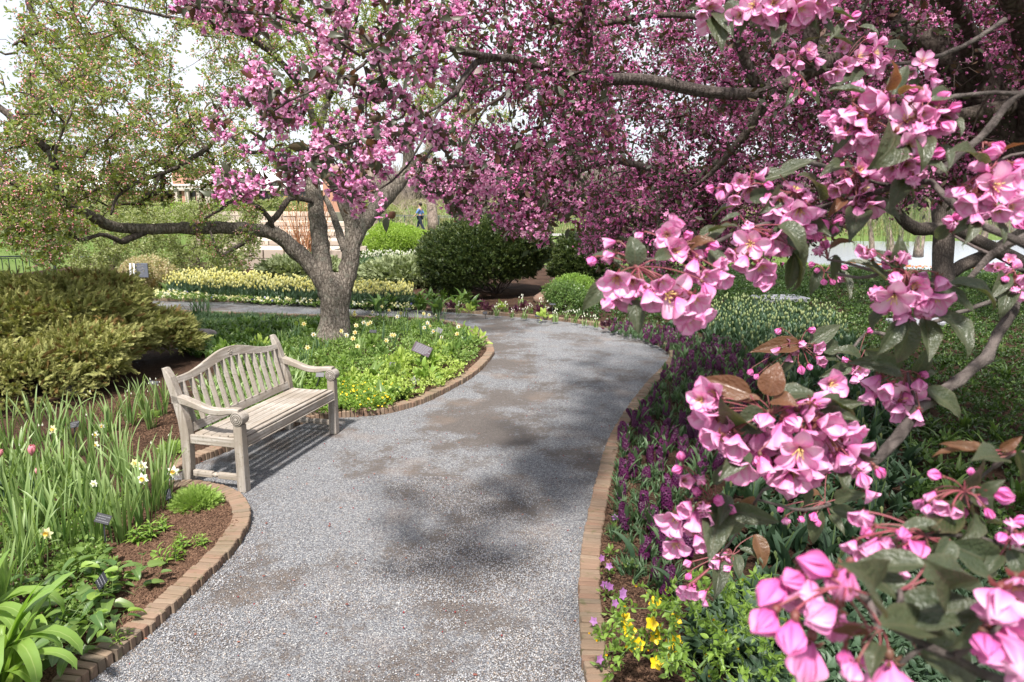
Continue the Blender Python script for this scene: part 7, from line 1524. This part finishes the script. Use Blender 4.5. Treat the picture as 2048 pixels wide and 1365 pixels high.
# wooded skyline
tw_ = [join([tube(curve_pts(np.zeros(3), unit(np.array([q.randn() * .5, q.randn() * .5, 1.0])) * q.uniform(.6, 1), 5, .1, q), np.linspace(.02, .004, 5), 3, False) for _ in range(16)]) for _ in range(4)]
for t_ in tw_: t_.mi = [0] * len(t_.F)
n = 1500; xx = q.uniform(-110, 125, n); yy = q.uniform(118, 150, n) ; o = instancer('distant_woods', tw_, [[simple_mat('far_twigs', (.22, .18, .16), .9, .1)]] * 4, np.column_stack([xx, yy, hill_z(xx, yy) - .2]), np.array([rotz(a) for a in q.rand(n) * 6]), q.uniform(4.5, 8, n)); tag(o, 'grey-brown leafless woods along the horizon', 'woods')
n = 500; xx = q.uniform(-60, 70, n); yy = q.uniform(70, 115, n); o = instancer('slope_scrub', tw_, [[simple_mat('scrub_twigs', (.27, .22, .17), .9, .1)]] * 4, np.column_stack([xx, yy, hill_z(xx, yy)]), np.array([rotz(a) for a in q.rand(n) * 6]), q.uniform(.8, 2.2, n)); tag(o, 'scattered leafless scrub on the far slope', 'scrub')

# ------------------------------------------------------------------ people far behind the bed
M_skin = simple_mat('skin', (.45, .27, .2), .6, .3, vary=.05); M_hair = simple_mat('dark_hair', (.02, .015, .012), .6, .3)
def skinned(name, pts, edges, rad, mat, parent):
    me = bpy.data.meshes.new(name); me.from_pydata([tuple(p) for p in pts], edges, []); o = bpy.data.objects.new(name, me); C.objects.link(o); o.parent = parent
    o.modifiers.new('skin', 'SKIN')
    for i, r_ in enumerate(rad): me.skin_vertices[0].data[i].radius = (r_, r_) if np.isscalar(r_) else r_; me.skin_vertices[0].data[i].use_root = (i == 0)
    s_ = o.modifiers.new('sub', 'SUBSURF'); s_.levels = s_.render_levels = 1; me.materials.append(mat); return o
def person(label, u, v, y, face, stride, shirt, trousers, hair=M_hair, arm=.2):
    f = P2(u, v, y); r = thing('person', f, label, 'person'); r.rotation_euler = (0, 0, face)
    s = stride
    J = [(0, 0, .98), (0, 0, 1.2), (0, 0, 1.42), (0, .01, 1.53), (0, .03, 1.62), (0, .02, 1.73),
         (.1, 0, .94), (.11, s * .6, .52), (.11, s * .85, .1), (.11, s * .85 + .17, .04), (-.1, 0, .94), (-.11, -s * .35, .52), (-.11, -s * 1.1, .14), (-.11, -s * 1.1 + .15, .05),
         (.2, 0, 1.42), (.25, -arm * .7, 1.15), (.24, -arm * .7 + .12, .9), (-.2, 0, 1.42), (-.25, arm * .8, 1.15), (-.24, arm * 1.3 + .1, .95)]
    E_ = [(0, 1), (1, 2), (2, 3), (3, 4), (4, 5), (0, 6), (6, 7), (7, 8), (8, 9), (0, 10), (10, 11), (11, 12), (12, 13), (2, 14), (14, 15), (15, 16), (2, 17), (17, 18), (18, 19)]
    R_ = [(.15, .1), (.14, .1), (.16, .1), .055, (.085, .1), .075, .09, .062, .045, .04, .09, .062, .045, .04, .06, .045, .035, .06, .045, .035]
    skinned('body', J, E_, R_, M_skin, r)
    skinned('shirt', [J[0], J[1], J[2], J[14], J[15], J[17], J[18]], [(0, 1), (1, 2), (2, 3), (3, 4), (2, 5), (5, 6)], [(.175, .125), (.165, .125), (.18, .12), .08, .07, .08, .07], shirt, r)
    skinned('trousers', [J[0], J[6], J[7], J[8], J[10], J[11], J[12]], [(0, 1), (1, 2), (2, 3), (0, 4), (4, 5), (5, 6)], [(.17, .13), .11, .085, .07, .11, .085, .07], trousers, r)
    h = obj('hair', to_mesh('hair', ball(.115, 10, 7, 1.0).moved(loc=(0, -.03, 1.73)), hair), None); h.parent = r
    for sx in (-1, 1): e = obj('shoe', to_mesh('shoe', box(.09, .26, .08, (sx * .11, (s * .85 if sx > 0 else -s * 1.1) + .06, .04 if sx > 0 else .07), .02), M_hair), None); e.parent = r
    return r
cl = lambda n, c: simple_mat(n, c, .85, .2, vary=.2)
person('person in a blue shirt and dark trousers walking left behind the lime shrub', 841, 466, 42.6, 1.35, .3, cl('blue_shirt', (.12, .2, .42)), cl('navy_trousers', (.02, .025, .045)))
person('person in a grey top standing behind the far railing right of the walking man', 964, 468, 45.5, .3, .08, cl('grey_top', (.22, .2, .22)), cl('dark_trousers', (.05, .05, .06)))
person('person in dark blue mostly hidden between the crab apple limbs', 695, 461, 42.4, 2.6, .15, cl('dark_blue_top', (.05, .07, .16)), cl('black_trousers', (.02, .02, .03)))
